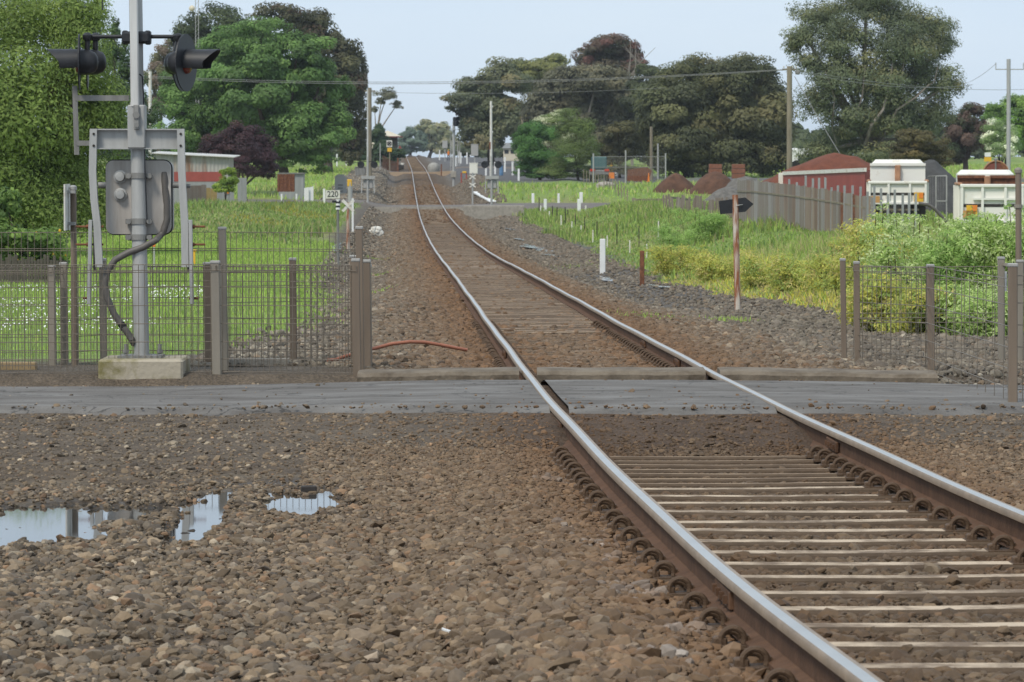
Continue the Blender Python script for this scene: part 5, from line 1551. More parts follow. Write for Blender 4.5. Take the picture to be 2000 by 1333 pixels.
def fsignal(px, pb, ptop, arm_y, label, d=None):
    p = G(px, pb, 150); d = depth_of(p); e = thing('crossing_signal', p, label, 'crossing signal'); T = lambda x, y, o=0: P(x, y, d + o)
    mb = MB(); mb.tube([p - Vector((0, 0, .2)), T(px, arm_y - 10)], .075, 10); mb.build('mast', M['galv'], e, True)
    mb = MB(); mb.tube([T(px, arm_y), T(px, ptop)], [.06, .04], 8); mb.build('boom_arm', M['boom'], e)
    mb = MB(); mb.bar(T(px - 14, arm_y), T(px + 14, arm_y), .05, .05, 0, (0, 0, 1)); mb.build('crossarm', M['black'], e)
    for q in (-1, 1):
        c = T(px + q * 13, arm_y + 6)
        m2 = MB(); m2.lathe(c, (0, 1, 0), [(.13, -.05), (.13, .1), (.06, .2), (0, .22)], 12); lp = m2.build('lamp', M['black'], e)
        m2 = MB(); m2.lathe(c, (0, -1, 0), [(.24, .04), (.24, .06)], 16); m2.build('disc', M['black'], lp)
        m2 = MB(); m2.bar(c + Vector((0, 0, .13)), c + Vector((q * .42, -.05, .13)), .24, .03, 0, (0, 0, 1)); m2.build('hood', M['black'], lp)
    ch = arm_y + 28
    mb = MB(); mb.box(T(px + 1, ch + 3), (26 * d / F_PX, .3, 6 * d / F_PX)); mb.build('cross_channel', M['galv'], e)
    for q in (-11, 12):
        mb = MB(); mb.bar(T(px + q, ch), T(px + q + (1 if q > 0 else -1), ch + 34), .07, .07); mb.build('counterweight_arm', M['galv'], e)
    mb = MB(); mb.box(T(px + 1, ch + 16, .25), (19 * d / F_PX, .4, 18 * d / F_PX), None, .05); mb.build('machine_box', M['grey_sign'], e)
    return e


fsignal(718, 396, 176, 316, 'far crossing mast left of the track with raised boom and pair of black lamps')
fsignal(960, 418, 198, 316, 'far crossing mast right of the track before the concrete headwall')
# concrete headwall, culvert plank
a, b_ = G(905, 421), G(1024, 421); dd = depth_of(a); mb = MB()
zt_, zb_ = P(960, 402, dd).z, P(960, 424, dd).z
mb.box(((P(906, 0, dd).x + P(1024, 0, dd).x) / 2, a.y, (zt_ + zb_) / 2 - .2), (P(1024, 0, dd).x - P(906, 0, dd).x, .4, zt_ - zb_ + .4), None, .03)
o = mb.build('headwall', M['concrete'], None); tag(o, 'pale concrete culvert headwall under the far crossing, right of the track', 'headwall')
mb = MB(); dd = 250.; mb.bar(P(929, 376, 268), P(962, 394, 246), .5, .12, .02, (0, 0, 1)); o = mb.build('plank', M['white'], None); tag(o, 'white plank sloping down to the far crossing', 'plank')
# kerb of the far crossing
def tkerb(y, s0, s1, label, h=.05, col='concrete'):
    mb = MB(); n = 10
    for k in range(n):
        sa, sb_ = s0 + (s1 - s0) * k / n, s0 + (s1 - s0) * (k + 1) / n
        za = max(float(track_z(y)) - .10, gz(float(track_x(y)) + sa, y)) ; zb = max(float(track_z(y)) - .10, gz(float(track_x(y)) + sb_, y))
        x0 = float(track_x(y))
        if min(abs(sa), abs(sb_)) > 2: za = zb = float(track_z(y)) - .12
        mb.bar((x0 + sa, y, za - .25), (x0 + sb_, y, zb - .25), .25, .66, 0, (0, 0, 1))
    o = mb.build('concrete_kerb', M[col], None); return tag(o, label, 'kerb')


tkerb(235.5, -4.5, 3.6, 'pale concrete kerb line along the near edge of the far crossing')
tkerb(397, -14, 8, 'rusty brown kerb line along the farthest crossing', .05, 'soil_tan')


def sign_text(txt, c, h, parent, m_, y_off):
    cu = bpy.data.curves.new('number', 'FONT'); cu.body = txt; cu.size = h * 1.38; cu.align_x = 'CENTER'; cu.align_y = 'CENTER'; cu.extrude = .006; cu.offset = .004
    o = bpy.data.objects.new('number_tmp', cu); COL.objects.link(o); dg = bpy.context.evaluated_depsgraph_get(); me = bpy.data.meshes.new_from_object(o.evaluated_get(dg)); COL.objects.unlink(o); bpy.data.objects.remove(o)
    me.materials.clear(); me.materials.append(m_); ob = bpy.data.objects.new('number', me); COL.objects.link(ob); ob.parent = parent
    ob.location = Vector(c) - parent_world(parent) + Vector((0, y_off, 0)); ob.rotation_euler = (math.pi / 2, 0, 0); ob.scale = (.92, 1, 1); return ob


# 220 board
p = P(650, 396, 236); p.z = gz(p.x, p.y); d = 236.; e = thing('number_sign', p, 'white board with the black number 220 on a white post', 'sign')
mb = MB(); mb.bar(p - Vector((0, 0, .1)), P(633.5, 369, d), .16, .06) if False else mb.bar(Vector((P(633, 0, d).x, p.y, p.z - .1)), P(633, 369, d), .15, .06); mb.build('post', M['white'], e)
mb = MB(); c = P(650, 380, d); mb.box((c.x, p.y - .02, c.z), (28 * d / F_PX, .03, 16 * d / F_PX)); bd = mb.build('board', M['white_old'], e)
sign_text('220', (c.x, p.y - .045, c.z), 11.5 * d / F_PX, bd, M['black'], 0)
marker(550, 399, 379, 3.2, 'white', 'first white marker stake left of the far crossing', dmin=150); marker(579, 399, 379, 3.2, 'white', 'second white marker stake left of the far crossing', dmin=150)
# white board pair
p = G(603, 398, 150); d = depth_of(p); e = thing('white_board', p, 'broad white cattle guard board of two leaves left of the far crossing', 'board')
for x0, x1, t0_, t1_ in ((594, 603, 368, 366), (603, 612, 367, 364)):
    pl = [P(x, y, d) for x, y in ((x0, 398), (x1, 398), (x1, t1_), (x0, t0_))]; mb = MB(); mb.prism([(q.x, q.z) for q in pl], 'y', .06, (0, p.y + (x0 - 594) * .02, 0)); mb.build('leaf_board', M['white'], e)
# grey marker slab
p = P(665, 398, 262); p.z = gz(p.x, p.y); d = 262.; e = thing('grey_board', p, 'tall grey board with clipped corners behind the number sign', 'board')
mb = MB(); pl = [P(x, y, d) for x, y in ((654, 398), (677, 398), (677, 347), (671, 341), (660, 341), (654, 345))]; mb.prism([(q.x, q.z) for q in pl], 'y', .12, (0, p.y, 0)); bd = mb.build('board', M['grey_sign'], e)
mb = MB()
for k in range(4):
    c = P(665, 362 + k * 6, d); mb.box((c.x, p.y - .01, c.z), (10 * d / F_PX, .02, 3.2 * d / F_PX))
mb.build('louvre', M['galv_dark'], bd)
# yellow box on post
e, d = pole(684, 410, 352, .13, 'galv', 'grey post topped by a yellow telephone box beside the grey board', 'telephone post', 'telephone_post')
mb = MB(); c = P(683, 358, d); mb.box((c.x, c.y, c.z), (9 * d / F_PX, .25, 14 * d / F_PX), None, .03); mb.build('telephone_box', M['yellow'], e)
# striped marker pole
e, d = pole(660, 520, 400, .035, 'galv_dark', 'slim post with a black and white banded top before the far crossing', 'marker post', 'banded_post')
for k, mm in enumerate(('white', 'black', 'white', 'black', 'white')):
    mb = MB(); mb.tube([P(660, 410 - k * 4, d), P(660, 406 - k * 4, d)], .06, 10); mb.build('band', M[mm], e)
mb = MB(); mb.box(P(657, 394, d), (.22, .1, .06)); mb.build('lamp', M['black'], e)
# saltire sign on rusty post
e, d = pole(680, 492, 396, .055, 'rust_white', 'rusty post with a pale diagonal cross board left of the track', 'crossbuck sign', 'crossbuck_sign')
for q in (-1, 1):
    mb = MB(); mb.bar(P(680 - 11, 402 - q * 11, d) + Vector((0, -.07 - .02 * q, 0)), P(680 + 11, 402 + q * 11, d) + Vector((0, -.07 - .02 * q, 0)), .09, .02); mb.build('cross_board', M['white_old'], e)
marker(689, 455, 388, 4, 'white', 'slim white post right beside the diagonal cross board')
# big timber pole + light pole
e, d = pole(722, 322, 172, .17, 'timber', 'timber power pole with a lamp bracket above the far crossing', 'power pole', 'power_pole', 300)
mb = MB(); mb.tube([P(722, 292, d), P(727, 290, d), P(728, 284, d)], .05, 6); mb.lathe(P(728.5, 281, d), (0, 0, -1), [(.05, -.1), (.14, 0), (.12, .06), (0, .07)], 10); mb.build('lamp', M['cream'], e)
mb = MB(); mb.box(P(722, 178, d), (.9, .1, .1)); mb.build('crossarm', M['timber'], e)
POLE_A = P(722, 176, d)
marker(713.5, 312, 286, 2, 'galv', 'thin pale stake behind the far left crossing mast', 'stake', 'stake', dmin=240)
e, d = pole(742.5, 322, 280, .05, 'galv', 'thin grey pipe post left of the white warning sign', 'post', 'pipe_post', 380)
# square sign with round cross device, yellow plate
p = P(761, 320, 400); p.z = gz(p.x, p.y); d = 400.; e = thing('warning_sign', p, 'square white sign with a dark round cross above a yellow plate', 'sign')
mb = MB(); mb.bar(p - Vector((0, 0, .1)), P(761, 276, d), .12, .08); mb.build('post', M['timber'], e)
mb = MB(); mb.box(P(760.5, 281, d) + Vector((0, -.08, 0)), (11 * d / F_PX, .03, 13 * d / F_PX)); bd = mb.build('board', M['white_old'], e)
mb = MB(); c = P(760.5, 281, d) + Vector((0, -.105, 0)); rr_ = 4.2 * d / F_PX
mb.tube([c + Vector((rr_ * math.cos(t), 0, rr_ * math.sin(t))) for t in np.linspace(0, 2 * math.pi, 21)], .035, 6, False)
for q in (-1, 1): mb.bar(c + Vector((-rr_ * .8, 0, -q * rr_ * .8)), c + Vector((rr_ * .8, 0, q * rr_ * .8)), .13, .02)
mb.build('cross_device', M['black'], bd)
mb = MB(); mb.box(P(761, 293, d) + Vector((0, -.08, 0)), (8.5 * d / F_PX, .03, 7.5 * d / F_PX)); mb.build('yellow_plate', M['yellow'], e)
# red and white triangle sign
p = P(781, 304, 500); p.z = gz(p.x, p.y); d = 500.; e = thing('small_sign', p, 'small sign of red above white at the crest left of the track', 'sign')
mb = MB(); mb.bar(p - Vector((0, 0, .1)), P(781, 290, d), .1, .08); mb.build('post', M['galv_dark'], e)
mb = MB(); pl = [P(x, y, d) for x, y in ((777.5, 291), (784.5, 291), (781, 284))]; mb.prism([(q.x, q.z) for q in pl], 'y', .04, (0, p.y - .08, 0)); mb.build('red_plate', M['red_paint'], e)
mb = MB(); mb.box(P(781, 293.5, d) + Vector((0, -.06, 0)), (7 * d / F_PX, .04, 3.4 * d / F_PX)); mb.build('white_plate', M['white'], e)
# signal building with cream roof
d = 430.; p = P(765, 315, d); p.z = gz(p.x, p.y); e = thing('signal_building', p, 'small station building with a cream hipped roof and dark red eaves', 'building')
X0, X1 = P(735, 0, d).x, P(783, 0, d).x; cxm = (X0 + X1) / 2; ze = P(765, 268, d).z; zr = P(765, 257, d).z
mb = MB(); mb.box((cxm, p.y + 2, (p.z - .2 + ze) / 2), (X1 - X0 - 1.0, 4, ze - p.z + .2)); mb.build('wall', mat('dark board wall', (.075, .07, .06), .8), e)
mb = MB(); mb.add([(X0 - .2, p.y - .6, ze), (X1 + .2, p.y - .6, ze), (X1 + .2, p.y + 4.6, ze), (X0 - .2, p.y + 4.6, ze), (X0 + 1.2, p.y + 2, zr + .1), (X1 - 1.6, p.y + 2, zr + .1)], [(0, 1, 5, 4), (1, 2, 5), (2, 3, 4, 5), (3, 0, 4), (3, 2, 1, 0)]); rf = mb.build('roof', M['cream'], e)
m2 = MB(); m2.box((cxm, p.y - .66, ze), (X1 - X0 + .5, .1, .16)); m2.build('fascia', mat('dark red trim', (.13, .03, .03), .6), rf)
mb = MB(); mb.box((X1 - 1.4, p.y - .02, p.z + 1.7), (.9, .06, 1.1)); mb.build('window', M['glass'], e)
# timber paling fence and lineside cabinet at the crest
p = P(775, 324, 415); p.z = gz(p.x, p.y); e = thing('paling_fence', p, 'dark paling fence with red end posts below the warning sign', 'fence')
mb = MB()
for k in range(14):
    q = P(748 + k * 2.2, 318, 415); zz = gz(q.x, q.y); mb.box((q.x, p.y, zz + .7), (.09, .04, 1.5))
mb.box((P(762, 0, 415).x, p.y + .05, gz(p.x, p.y) + 1.1), (P(778, 0, 415).x - P(747, 0, 415).x, .05, .1)); mb.build('palings', M['soil_brown'], e)
mb = MB(); q = P(777, 318, 415); mb.box((q.x, p.y, gz(q.x, q.y) + .85), (.18, .12, 1.9)); mb.build('post', M['rust'], e)
# low culvert box
for px, pb, w, h, dd, mm, lab, nm, ct in ((704, 326, 20, 18, 330, 'galv_dark', 'grey shed sized relay box left of the far crossing mast', 'relay_box', 'cabinet'),
                                       (786, 305, 6, 6, 480, 'truck_white', 'small cream box at the crest beside the left rail', 'cream_box', 'box'),
                                       (783, 322, 12, 10, 440, 'dark_in', 'dark low cabinet at the crest beside the left rail', 'dark_cabinet', 'cabinet')):
    p = P(px, pb, dd); p.z = gz(p.x, p.y); s_ = dd / F_PX; e = thing(nm, p, lab, ct)
    mb = MB(); mb.box(p + Vector((0, 0, h * s_ / 2 - .1)), (w * s_, w * s_ * .7, h * s_ + .1), None, .06); mb.build('body', M[mm], e)
    mb = MB(); mb.box(p + Vector((0, 0, h * s_)), (w * s_ * 1.1, w * s_ * .8, .08), None, .02); mb.build('lid', M[mm], e)
marker(581, 305, 300, 2, 'white', 'x') if False else None
for px, pb, pt, w, lab in ((658, 310, 301, 3, 'small white post under the round tree left of the yellow plate'), (676, 316, 309, 2.5, 'small pinkish post in the far left meadow')):
    p = P(px, pb, 420); p.z = gz(p.x, p.y); mb = MB(); mb.bar(p - Vector((0, 0, .1)), Vector((p.x, p.y, P(px, pt, 420).z)), .17, .1); o = mb.build('marker_post', M['white_old' if px > 660 else 'white'], None); tag(o, lab, 'marker post')

# ------------------------------------------------------------------ right of the track, far
# colour light signal
e, d = pole(886, 346, 238, .11, 'galv', 'tall grey railway signal mast with a black light head and ladder', 'railway signal', 'railway_signal', 330)
mb = MB(); mb.box(P(890, 238, d), (11 * d / F_PX, .3, 18 * d / F_PX), None, .1); hd = mb.build('signal_head', M['black'], e)
for k in range(2):
    m2 = MB(); m2.lathe(P(892, 232 + 9 * k, d) + Vector((0, -.15, 0)), (0.3, -1, 0), [(.17, 0), (.17, .4), (.15, .4), (.15, .02)], 12); m2.build('hood', M['black'], hd)
mb = MB(); mb.box(P(886, 254, d), (.5, .7, .06)); mb.build('platform', M['galv'], e)
mb = MB()
for q in (-.22, .22): mb.bar(P(884, 340, d) + Vector((q, .3, 0)), P(884, 246, d) + Vector((q, .3, 0)), .03)
for k in range(16): mb.bar(P(884, 336 - 6 * k, d) + Vector((-.22, .3, 0)), P(884, 336 - 6 * k, d) + Vector((.22, .3, 0)), .025, .025, 0, (0, 0, 1))
mb.build('ladder', M['galv'], e)
mb = MB(); mb.box(P(886, 341, d), (.5, .5, .6), None, .03); mb.build('footing', M['concrete'], e)
# gantry frame
p = P(888, 320, 430); p.z = gz(p.x, p.y); d = 430.; e = thing('gantry', p, 'light grey tubular gate frame behind the railway signal', 'gantry')
mb = MB()
for x in (881, 894, 898): mb.bar(Vector((P(x, 0, d).x, p.y, p.z - .1)), P(x, 276, d), .1)
for yy in (276, 284, 294): mb.bar(P(881, yy, d), P(898, yy, d), .07, .07, 0, (0, 0, 1))
mb.build('frame', M['galv'], e)
e, d = pole(959, 330, 198, .10, 'white_old', 'tall slim white pole on a rusty stub beside the right far crossing mast', 'pole', 'white_pole', 300)
for yy in (208, 258): mb = MB(); mb.box(P(961, yy, d), (.14, .12, .12)); mb.build('fitting', M['white'], e)
mb = MB(); mb.tube([P(959, 292, d), P(959, 278, d)], .16, 8); mb.build('stub', M['rust'], e)


def cabinet(px, pt, pb, w, d, mm, label, legs=True, name='relay_cabinet', cat='cabinet', foot=None):
    p = P(px, foot or pb, d); p.z = gz(p.x, p.y); s_ = d / F_PX; e = thing(name, p, label, cat); t_ = P(px, pt, d); b_ = P(px, pb, d)
    mb = MB(); mb.box(((t_ + b_) / 2), (w * s_, w * s_ * .6, (pb - pt) * s_), None, .03); bd = mb.build('body', M[mm], e)
    m2 = MB(); m2.box(t_ + Vector((0, 0, .03)), (w * s_ * 1.1, w * s_ * .7, .06), None, .02); m2.build('lid', M[mm], bd)
    if legs:
        mb = MB(); mb.bar(p - Vector((0, 0, .1)), b_, .12); mb.build('leg', M['galv'], e)
    return e


cabinet(927, 283, 305, 14, 380, 'grey_sign', 'grey relay cabinet on a post before the white car', True, foot=320)
cabinet(925, 320, 340, 16, 285, 'truck_white', 'cream relay cabinet on a post above the crossed white boards', True, foot=358)
cabinet(869, 276, 290, 10, 520, 'grey_sign', 'small grey cabinet left of the railway signal', True, foot=302)
p = P(923, 395, 246); p.z = gz(p.x, p.y); d = 246.; e = thing('crossbuck_sign', p, 'grey post with two small white diagonal crosses right of the far track', 'crossbuck sign')
mb = MB(); mb.tube([p - Vector((0, 0, .1)), P(923, 338, d)], .06, 8); mb.build('post', M['galv'], e)
for yy in (346, 362):
    for q in (-1, 1): mb = MB(); mb.bar(P(917, yy - q * 4, d) + Vector((0, -.09 - .02 * q, 0)), P(929, yy + q * 4, d) + Vector((0, -.09 - .02 * q, 0)), .08, .02); mb.build('cross_board', M['white_old'], e)
# lineside white posts
for k, (px, pb, pt, dd, lab) in enumerate([(858.5, 305, 293, 560, 'white post left of the orange clad person'), (897, 310, 296, 480, 'white post right of the grey frame'), (900, 312, 298, 470, 'white post touching the grey frame foot'), (890, 325, 308, 420, 'peeling white post beside the signal mast'),
                                     (912, 312, 298, 460, 'white post left of the grey relay cabinet'), (949, 335, 322, 330, 'white post under the left far lamp'), (967, 332, 316, 340, 'white post right of the far right mast'), (986, 325, 307, 360, 'white post before the low house'), (1001, 332, 316, 330, 'white post left of the dense green bush'), (1013, 341, 330, 300, 'white post at the foot of the dense green bush')]):
    p = P(px, pb, dd); p.z = gz(p.x, p.y); t_ = P(px, pt, dd); mb = MB(); mb.bar(p - Vector((0, 0, .1)), Vector((p.x, p.y, max(t_.z, p.z + .7))), .17, .1); o = mb.build('marker_post', M['white'], None); tag(o, lab, 'marker post')
# white covered heap
p = P(847, 330, 400); p.z = gz(p.x, p.y); d = 400.; s_ = d / F_PX
mb = MB(); mb.lathe(p, (0, 0, 1), [(9.5 * s_, -.1), (11.5 * s_, 6 * s_), (12 * s_, 12 * s_), (9 * s_, 18 * s_), (4 * s_, 20.5 * s_), (0, 21 * s_)], 14); o = mb.build('bulk_bag', M['bag'], None, True); tag(o, 'big white bulk bag standing right of the far track', 'bag')
p = P(862, 332, 395); p.z = gz(p.x, p.y); mb = MB(); mb.bar(p - Vector((0, 0, .1)), Vector((p.x, p.y, p.z + 1.3)), .14); o = mb.build('steel_post', M['rust'], None); tag(o, 'rusty post right beside the white bulk bag', 'post')
# yellow pump box on red legs
p = P(906, 344, 320); p.z = gz(p.x, p.y); d = 320.; e = thing('yellow_marker', p, 'low yellow topped marker on red legs right of the signal mast', 'marker')
mb = MB(); mb.box(P(907, 337, d), (8 * d / F_PX, .3, 4 * d / F_PX), None, .03); mb.build('cap', M['yellow'], e)
for x in (901, 911): mb = MB(); mb.bar(Vector((P(x, 0, d).x, p.y, p.z - .05)), P(x, 338, d), .12); mb.build('leg', M['red_paint'], e)


# people: tiny far figure in orange
def person(px, pb, pt, d, label):
    p = P(px, pb, d); p.z = gz(p.x, p.y); h = max((pb - pt) * d / F_PX, 1.6); h = min(h, 1.8); k = h / 1.75
    me = bpy.data.meshes.new('body'); V = [(0, 0, .95), (0, 0, 1.2), (0, 0, 1.42), (0, -.02, 1.52), (0, -.03, 1.64), (-.1, 0, .92), (-.13, -.03, .5), (-.13, .02, .06), (-.13, -.12, .03), (.1, 0, .92), (.14, .02, .5), (.13, .04, .06), (.14, -.1, .03),
                                           (-.2, 0, 1.4), (-.3, -.08, 1.12), (-.24, -.28, .98), (.2, 0, 1.4), (.3, -.08, 1.12), (.22, -.28, 1.0), (-.23, -.36, .97), (.2, -.36, .99)]
    E = [(0, 1), (1, 2), (2, 3), (3, 4), (0, 5), (5, 6), (6, 7), (7, 8), (0, 9), (9, 10), (10, 11), (11, 12), (2, 13), (13, 14), (14, 15), (2, 16), (16, 17), (17, 18), (15, 19), (18, 20)]
    me.from_pydata([(a * k, b * k, c * k) for a, b, c in V], E, [])
    e = thing('person', p, label, 'person'); o = bpy.data.objects.new('body', me); COL.objects.link(o); o.parent = e
    o.modifiers.new('skin', 'SKIN'); R = [.15, .15, .15, .06, .105, .1, .07, .05, .04, .1, .07, .05, .04, .075, .05, .04, .075, .05, .04, .045, .045]
    for i, r in enumerate(R): me.skin_vertices[0].data[i].radius = (r * k, r * k)
    me.skin_vertices[0].data[0].use_root = True
    o.modifiers.new('sub', 'SUBSURF').render_levels = 1
    me.materials.append(mat('dark trousers', (.03, .035, .05), .8))
    mb = MB(); mb.lathe(p + Vector((0, 0, .88 * k)), (0, 0, 1), [(.19 * k, 0), (.21 * k, .3 * k), (.22 * k, .5 * k), (.1 * k, .6 * k)], 14); mb.build('vest', M['orange'], e, True)
    mb = MB(); mb.lathe(p + Vector((0, -.03, 1.66 * k)), (0, 0, 1), [(.13 * k, 0), (.12 * k, .06 * k), (.06 * k, .11 * k), (0, .12 * k)], 12); mb.build('hat', M['yellow'], e)


person(876, 309, 292, 540, 'distant person in an orange vest and yellow hat standing right of the track')


# cars and trucks far off
def car(px, pb, d, label, mm='truck_white', rot=.35, name='parked_car', s=1.0):
    p = P(px, pb, d); p.z = gz(p.x, p.y); e = thing(name, p, label, 'car'); e.rotation_euler = (0, 0, 0)
    R = Matrix.Rotation(rot, 3, 'Z'); T = lambda x, y, z: p + R @ Vector((x * s, y * s, z * s))

    def hull(prof, w, nm, mt, par, top_in=0.0):
        mb = MB(); n = len(prof); vs = []
        for sx in (-1, 1):
            for yy, zz in prof: vs.append(T(sx * (w / 2 - (top_in if zz > .9 else 0)), yy, zz))
        mb.add(vs, [tuple(range(n)), tuple(range(2 * n - 1, n - 1, -1))] + [((k + 1) % n, k, n + k, n + (k + 1) % n) for k in range(n)]); return mb.build(nm, mt, par)
    bd = hull([(-2.1, .3), (-2.15, .62), (-2.0, .88), (-.9, .95), (1.9, .95), (2.1, .9), (2.1, .3)], 1.75, 'body', M[mm], e)
    hull([(-1.0, .953), (-.35, 1.42), (1.35, 1.42), (1.85, .953)], 1.6, 'cabin', M['glass'], e, .12)
    mb = MB(); mb.box(T(0, .5, 1.44), (1.3 * s, 1.7 * s, .05), R, .02); mb.build('roof', M[mm], e)
    for x in (-.78, .78):
        for y in (-1.35, 1.3):
            mb = MB(); mb.tube([T(x - .1, y, .32), T(x + .1, y, .32)], .32 * s, 14); w = mb.build('wheel', M['tyre'], e)
    for x in (-.65, .65): mb = MB(); mb.box(T(x, -2.13, .68), (.3 * s, .06, .14 * s), R); mb.build('headlight', M['glass'], e)


car(931, 306, 640, 'white car parked in the far gravel yard', 'white', .7)
# teal tank truck seen from behind by the bushes
p = P(1170, 340, 300); p.z = gz(p.x, p.y); d = 300.; e = thing('parked_truck', p, 'teal truck with red tail lamps parked left of the yard gate', 'truck'); s_ = d / F_PX
mb = MB(); mb.box(p + Vector((0, .8, 1.55)), (30 * s_, 2.2, 1.1), None, .1); mb.build('cab', M['teal'], e)
mb = MB(); mb.box(p + Vector((0, -.5, .75)), (40 * s_, 3, .4), None, .05); tr = mb.build('tray', M['galv_dark'], e)
for q in (-.6, .6): mb = MB(); mb.box(p + Vector((q, -2.03, .95)), (.4, .06, .2)); mb.build('tail_lamp', mat('tail lamp red', (.55, .05, .02), .3), e)
for q in (-.65, .65): mb = MB(); mb.tube([p + Vector((q - .12, -1.2, .35)), p + Vector((q + .12, -1.2, .35))], .36, 14); mb.build('wheel', M['tyre'], e)
for q in (1.0,): mb = MB(); mb.box(p + Vector((q, -2.1, .5)), (.45, .05, .5)); mb.build('flag', M['orange'], e)
# low house right
d = 520.; p = P(1000, 318, d); p.z = gz(p.x, p.y); s_ = d / F_PX; e = thing('low_house', p, 'low pale shed building left of the dense green bush', 'building')
zt_ = P(0, 290, d).z; mb = MB(); mb.box((p.x, p.y + 3, (p.z + zt_) / 2), (34 * s_, 6, zt_ - p.z), None); mb.build('wall', M['cream'], e)
mb = MB(); mb.add([(p.x - 19 * s_, p.y - .3, zt_), (p.x + 19 * s_, p.y - .3, zt_), (p.x + 19 * s_, p.y + 6.3, zt_), (p.x - 19 * s_, p.y + 6.3, zt_), (p.x - 19 * s_, p.y + 3, zt_ + .8), (p.x + 19 * s_, p.y + 3, zt_ + .8)], [(0, 1, 5, 4), (2, 3, 4, 5), (1, 2, 5), (3, 0, 4), (3, 2, 1, 0)]); mb.build('roof', M['galv_dark'], e)
for k in range(3): mb = MB(); mb.box((p.x - .8 + k * .9, p.y - .03, zt_ - .5), (.6, .06, .5)); mb.build('window', M['glass'], e)
p = P(979, 335, 330); p.z = gz(p.x, p.y); mb = MB(); mb.lathe(p, (0, 0, 1), [(.17, 0), (.19, .3), (.17, .33), (.19, .6), (.17, .65), (.17, .9), (0, .9)], 14); o = mb.build('blue_drum', M['blue'], None, True); tag(o, 'small blue drum below the far right lamps', 'drum')

# ------------------------------------------------------------------ yard gate, poles, posts
d = 290.; p = P(1222, 345, d); p.z = gz(p.x, p.y); e = thing('yard_gate', p, 'tall wire mesh yard gate between two grey pipe posts', 'gate'); s_ = d / F_PX
for x, tp_ in ((1159, 300), (1222, 294), (1300, 300)):
    q = P(x, 345, d); mb = MB(); mb.tube([(q.x, p.y, gz(q.x, p.y) - .1), P(x, tp_, d)], .06, 8); mb.build('post', M['galv'], e)
mb = MB()
for yy in (306, 327): mb.bar(P(1159, yy, d), P(1300, yy, d), .05, .05, 0, (0, 0, 1))
for k in range(60): mb.tube([P(1160 + k * 2.35, 344, d), P(1160 + k * 2.35, 306, d)], .008, 3, False)
mb.build('mesh_panel', M['galv_dark'], e)
marker(1194, 345, 316, 5, 'yellow', 'yellow steel bollard left of the yard gate post', 'bollard', 'bollard', dmin=255)
marker(1203, 343, 323, 2.5, 'white_old', 'thin white stake beside the yellow bollard', 'stake', 'stake', dmin=255)
for px, pb, pt, dd, r, lab in ((1272, 340, 248, 310, .13, 'weathered timber pole before the domed gums'), (1020.5, 300, 214, 420, .13, 'far timber pole behind the dense green bush')):
    pole(px, pb, pt, r, 'timber', lab, 'power pole', 'power_pole', dd)
e, d = pole(1285, 340, 281, .07, 'galv', 'grey pipe post right of the timber pole in the yard', 'post', 'pipe_post', 305)
e, d = pole(1542, 336, 130, .16, 'timber', 'tall timber power pole before the tallest gum, holding the wires', 'power pole', 'power_pole', 215)
mb = MB(); mb.bar(P(1528, 136, d), P(1556, 136, d), .1, .1, 0, (0, 0, 1)); mb.build('crossarm', M['timber'], e)
for x in (1531, 1538, 1548, 1555): mb = MB(); mb.lathe(P(x, 133, d), (0, 0, 1), [(.03, 0), (.05, .04), (.03, .1), (0, .12)], 8); mb.build('insulator', M['white_old'], e)
mb = MB(); mb.box(P(1558, 142, d), (.3, .25, .25), None, .06); mb.build('fuse_box', M['galv_dark'], e)
mb = MB(); mb.tube([P(1552, 150, d), P(1598, 231, d - 4)], .022, 5); mb.tube([P(1598, 231, d - 4), P(1655, 325, d - 8)], .022, 5); mb.lathe(P(1597, 230, d - 4), (.45, 0, -.85), [(.02, 0), (.06, .05), (.06, .35), (.02, .4)], 8); mb.build('stay_wire', M['insul'], e)
POLE_B = P(1542, 137, d)
e, d = pole(1970, 312, 116, .14, 'galv', 'pale green concrete power pole with a square crossarm at the right edge', 'power pole', 'power_pole', 250)
mb = MB(); mb.bar(P(1945, 136, d), P(1999, 136, d), .07, .07, 0, (0, 0, 1))
for x in (1945, 1999): mb.bar(P(x, 137, d), P(x, 123, d), .06)
mb.build('crossarm', M['galv'], e)
POLE_C = P(1970, 136, d)
# radio mast and lamp far left
p = P(384, 330, 330); p.z = gz(p.x, p.y); d = 330.; e = thing('radio_mast', p, 'thin lattice radio mast with a round white dish above the dark cypress', 'mast')
mb = MB()
for q in (-.14, .14):
    for r_ in (-.1, .1): mb.bar(Vector((P(386, 0, d).x + q, p.y + r_, p.z)), Vector((P(386, 0, d).x + q, p.y + r_, P(386, -40, d).z)), .04)
for k in range(40):
    zz = p.z + 16.5 * k / 40; x0 = P(386, 0, d).x; mb.bar((x0 - .14, p.y - .1, zz), (x0 + .14, p.y - .1, zz + .41), .02)
mb.build('lattice', M['galv'], e); mb = MB(); mb.lathe(P(375, 17, d), (-.2, -1, 0), [(.28, 0), (.28, .05), (.2, .14), (0, .18)], 18); mb.build('dish', M['cream'], e, True)
e, d = pole(293, 330, 140, .09, 'white_old', 'slim pale pole right behind the crossing signal mast', 'pole', 'white_pole', 200)
# wires
def wire(a, b_, sag, label, r=.022, grp='power lines strung across the view'):
    mb = MB(); pts = [Vector(a).lerp(Vector(b_), u) - Vector((0, 0, 4 * sag * u * (1 - u))) for u in np.linspace(0, 1, 28)]; mb.tube(pts, r, 5); o = mb.build('power_line', M['insul'], None); return tag(o, label, 'power line', grp)


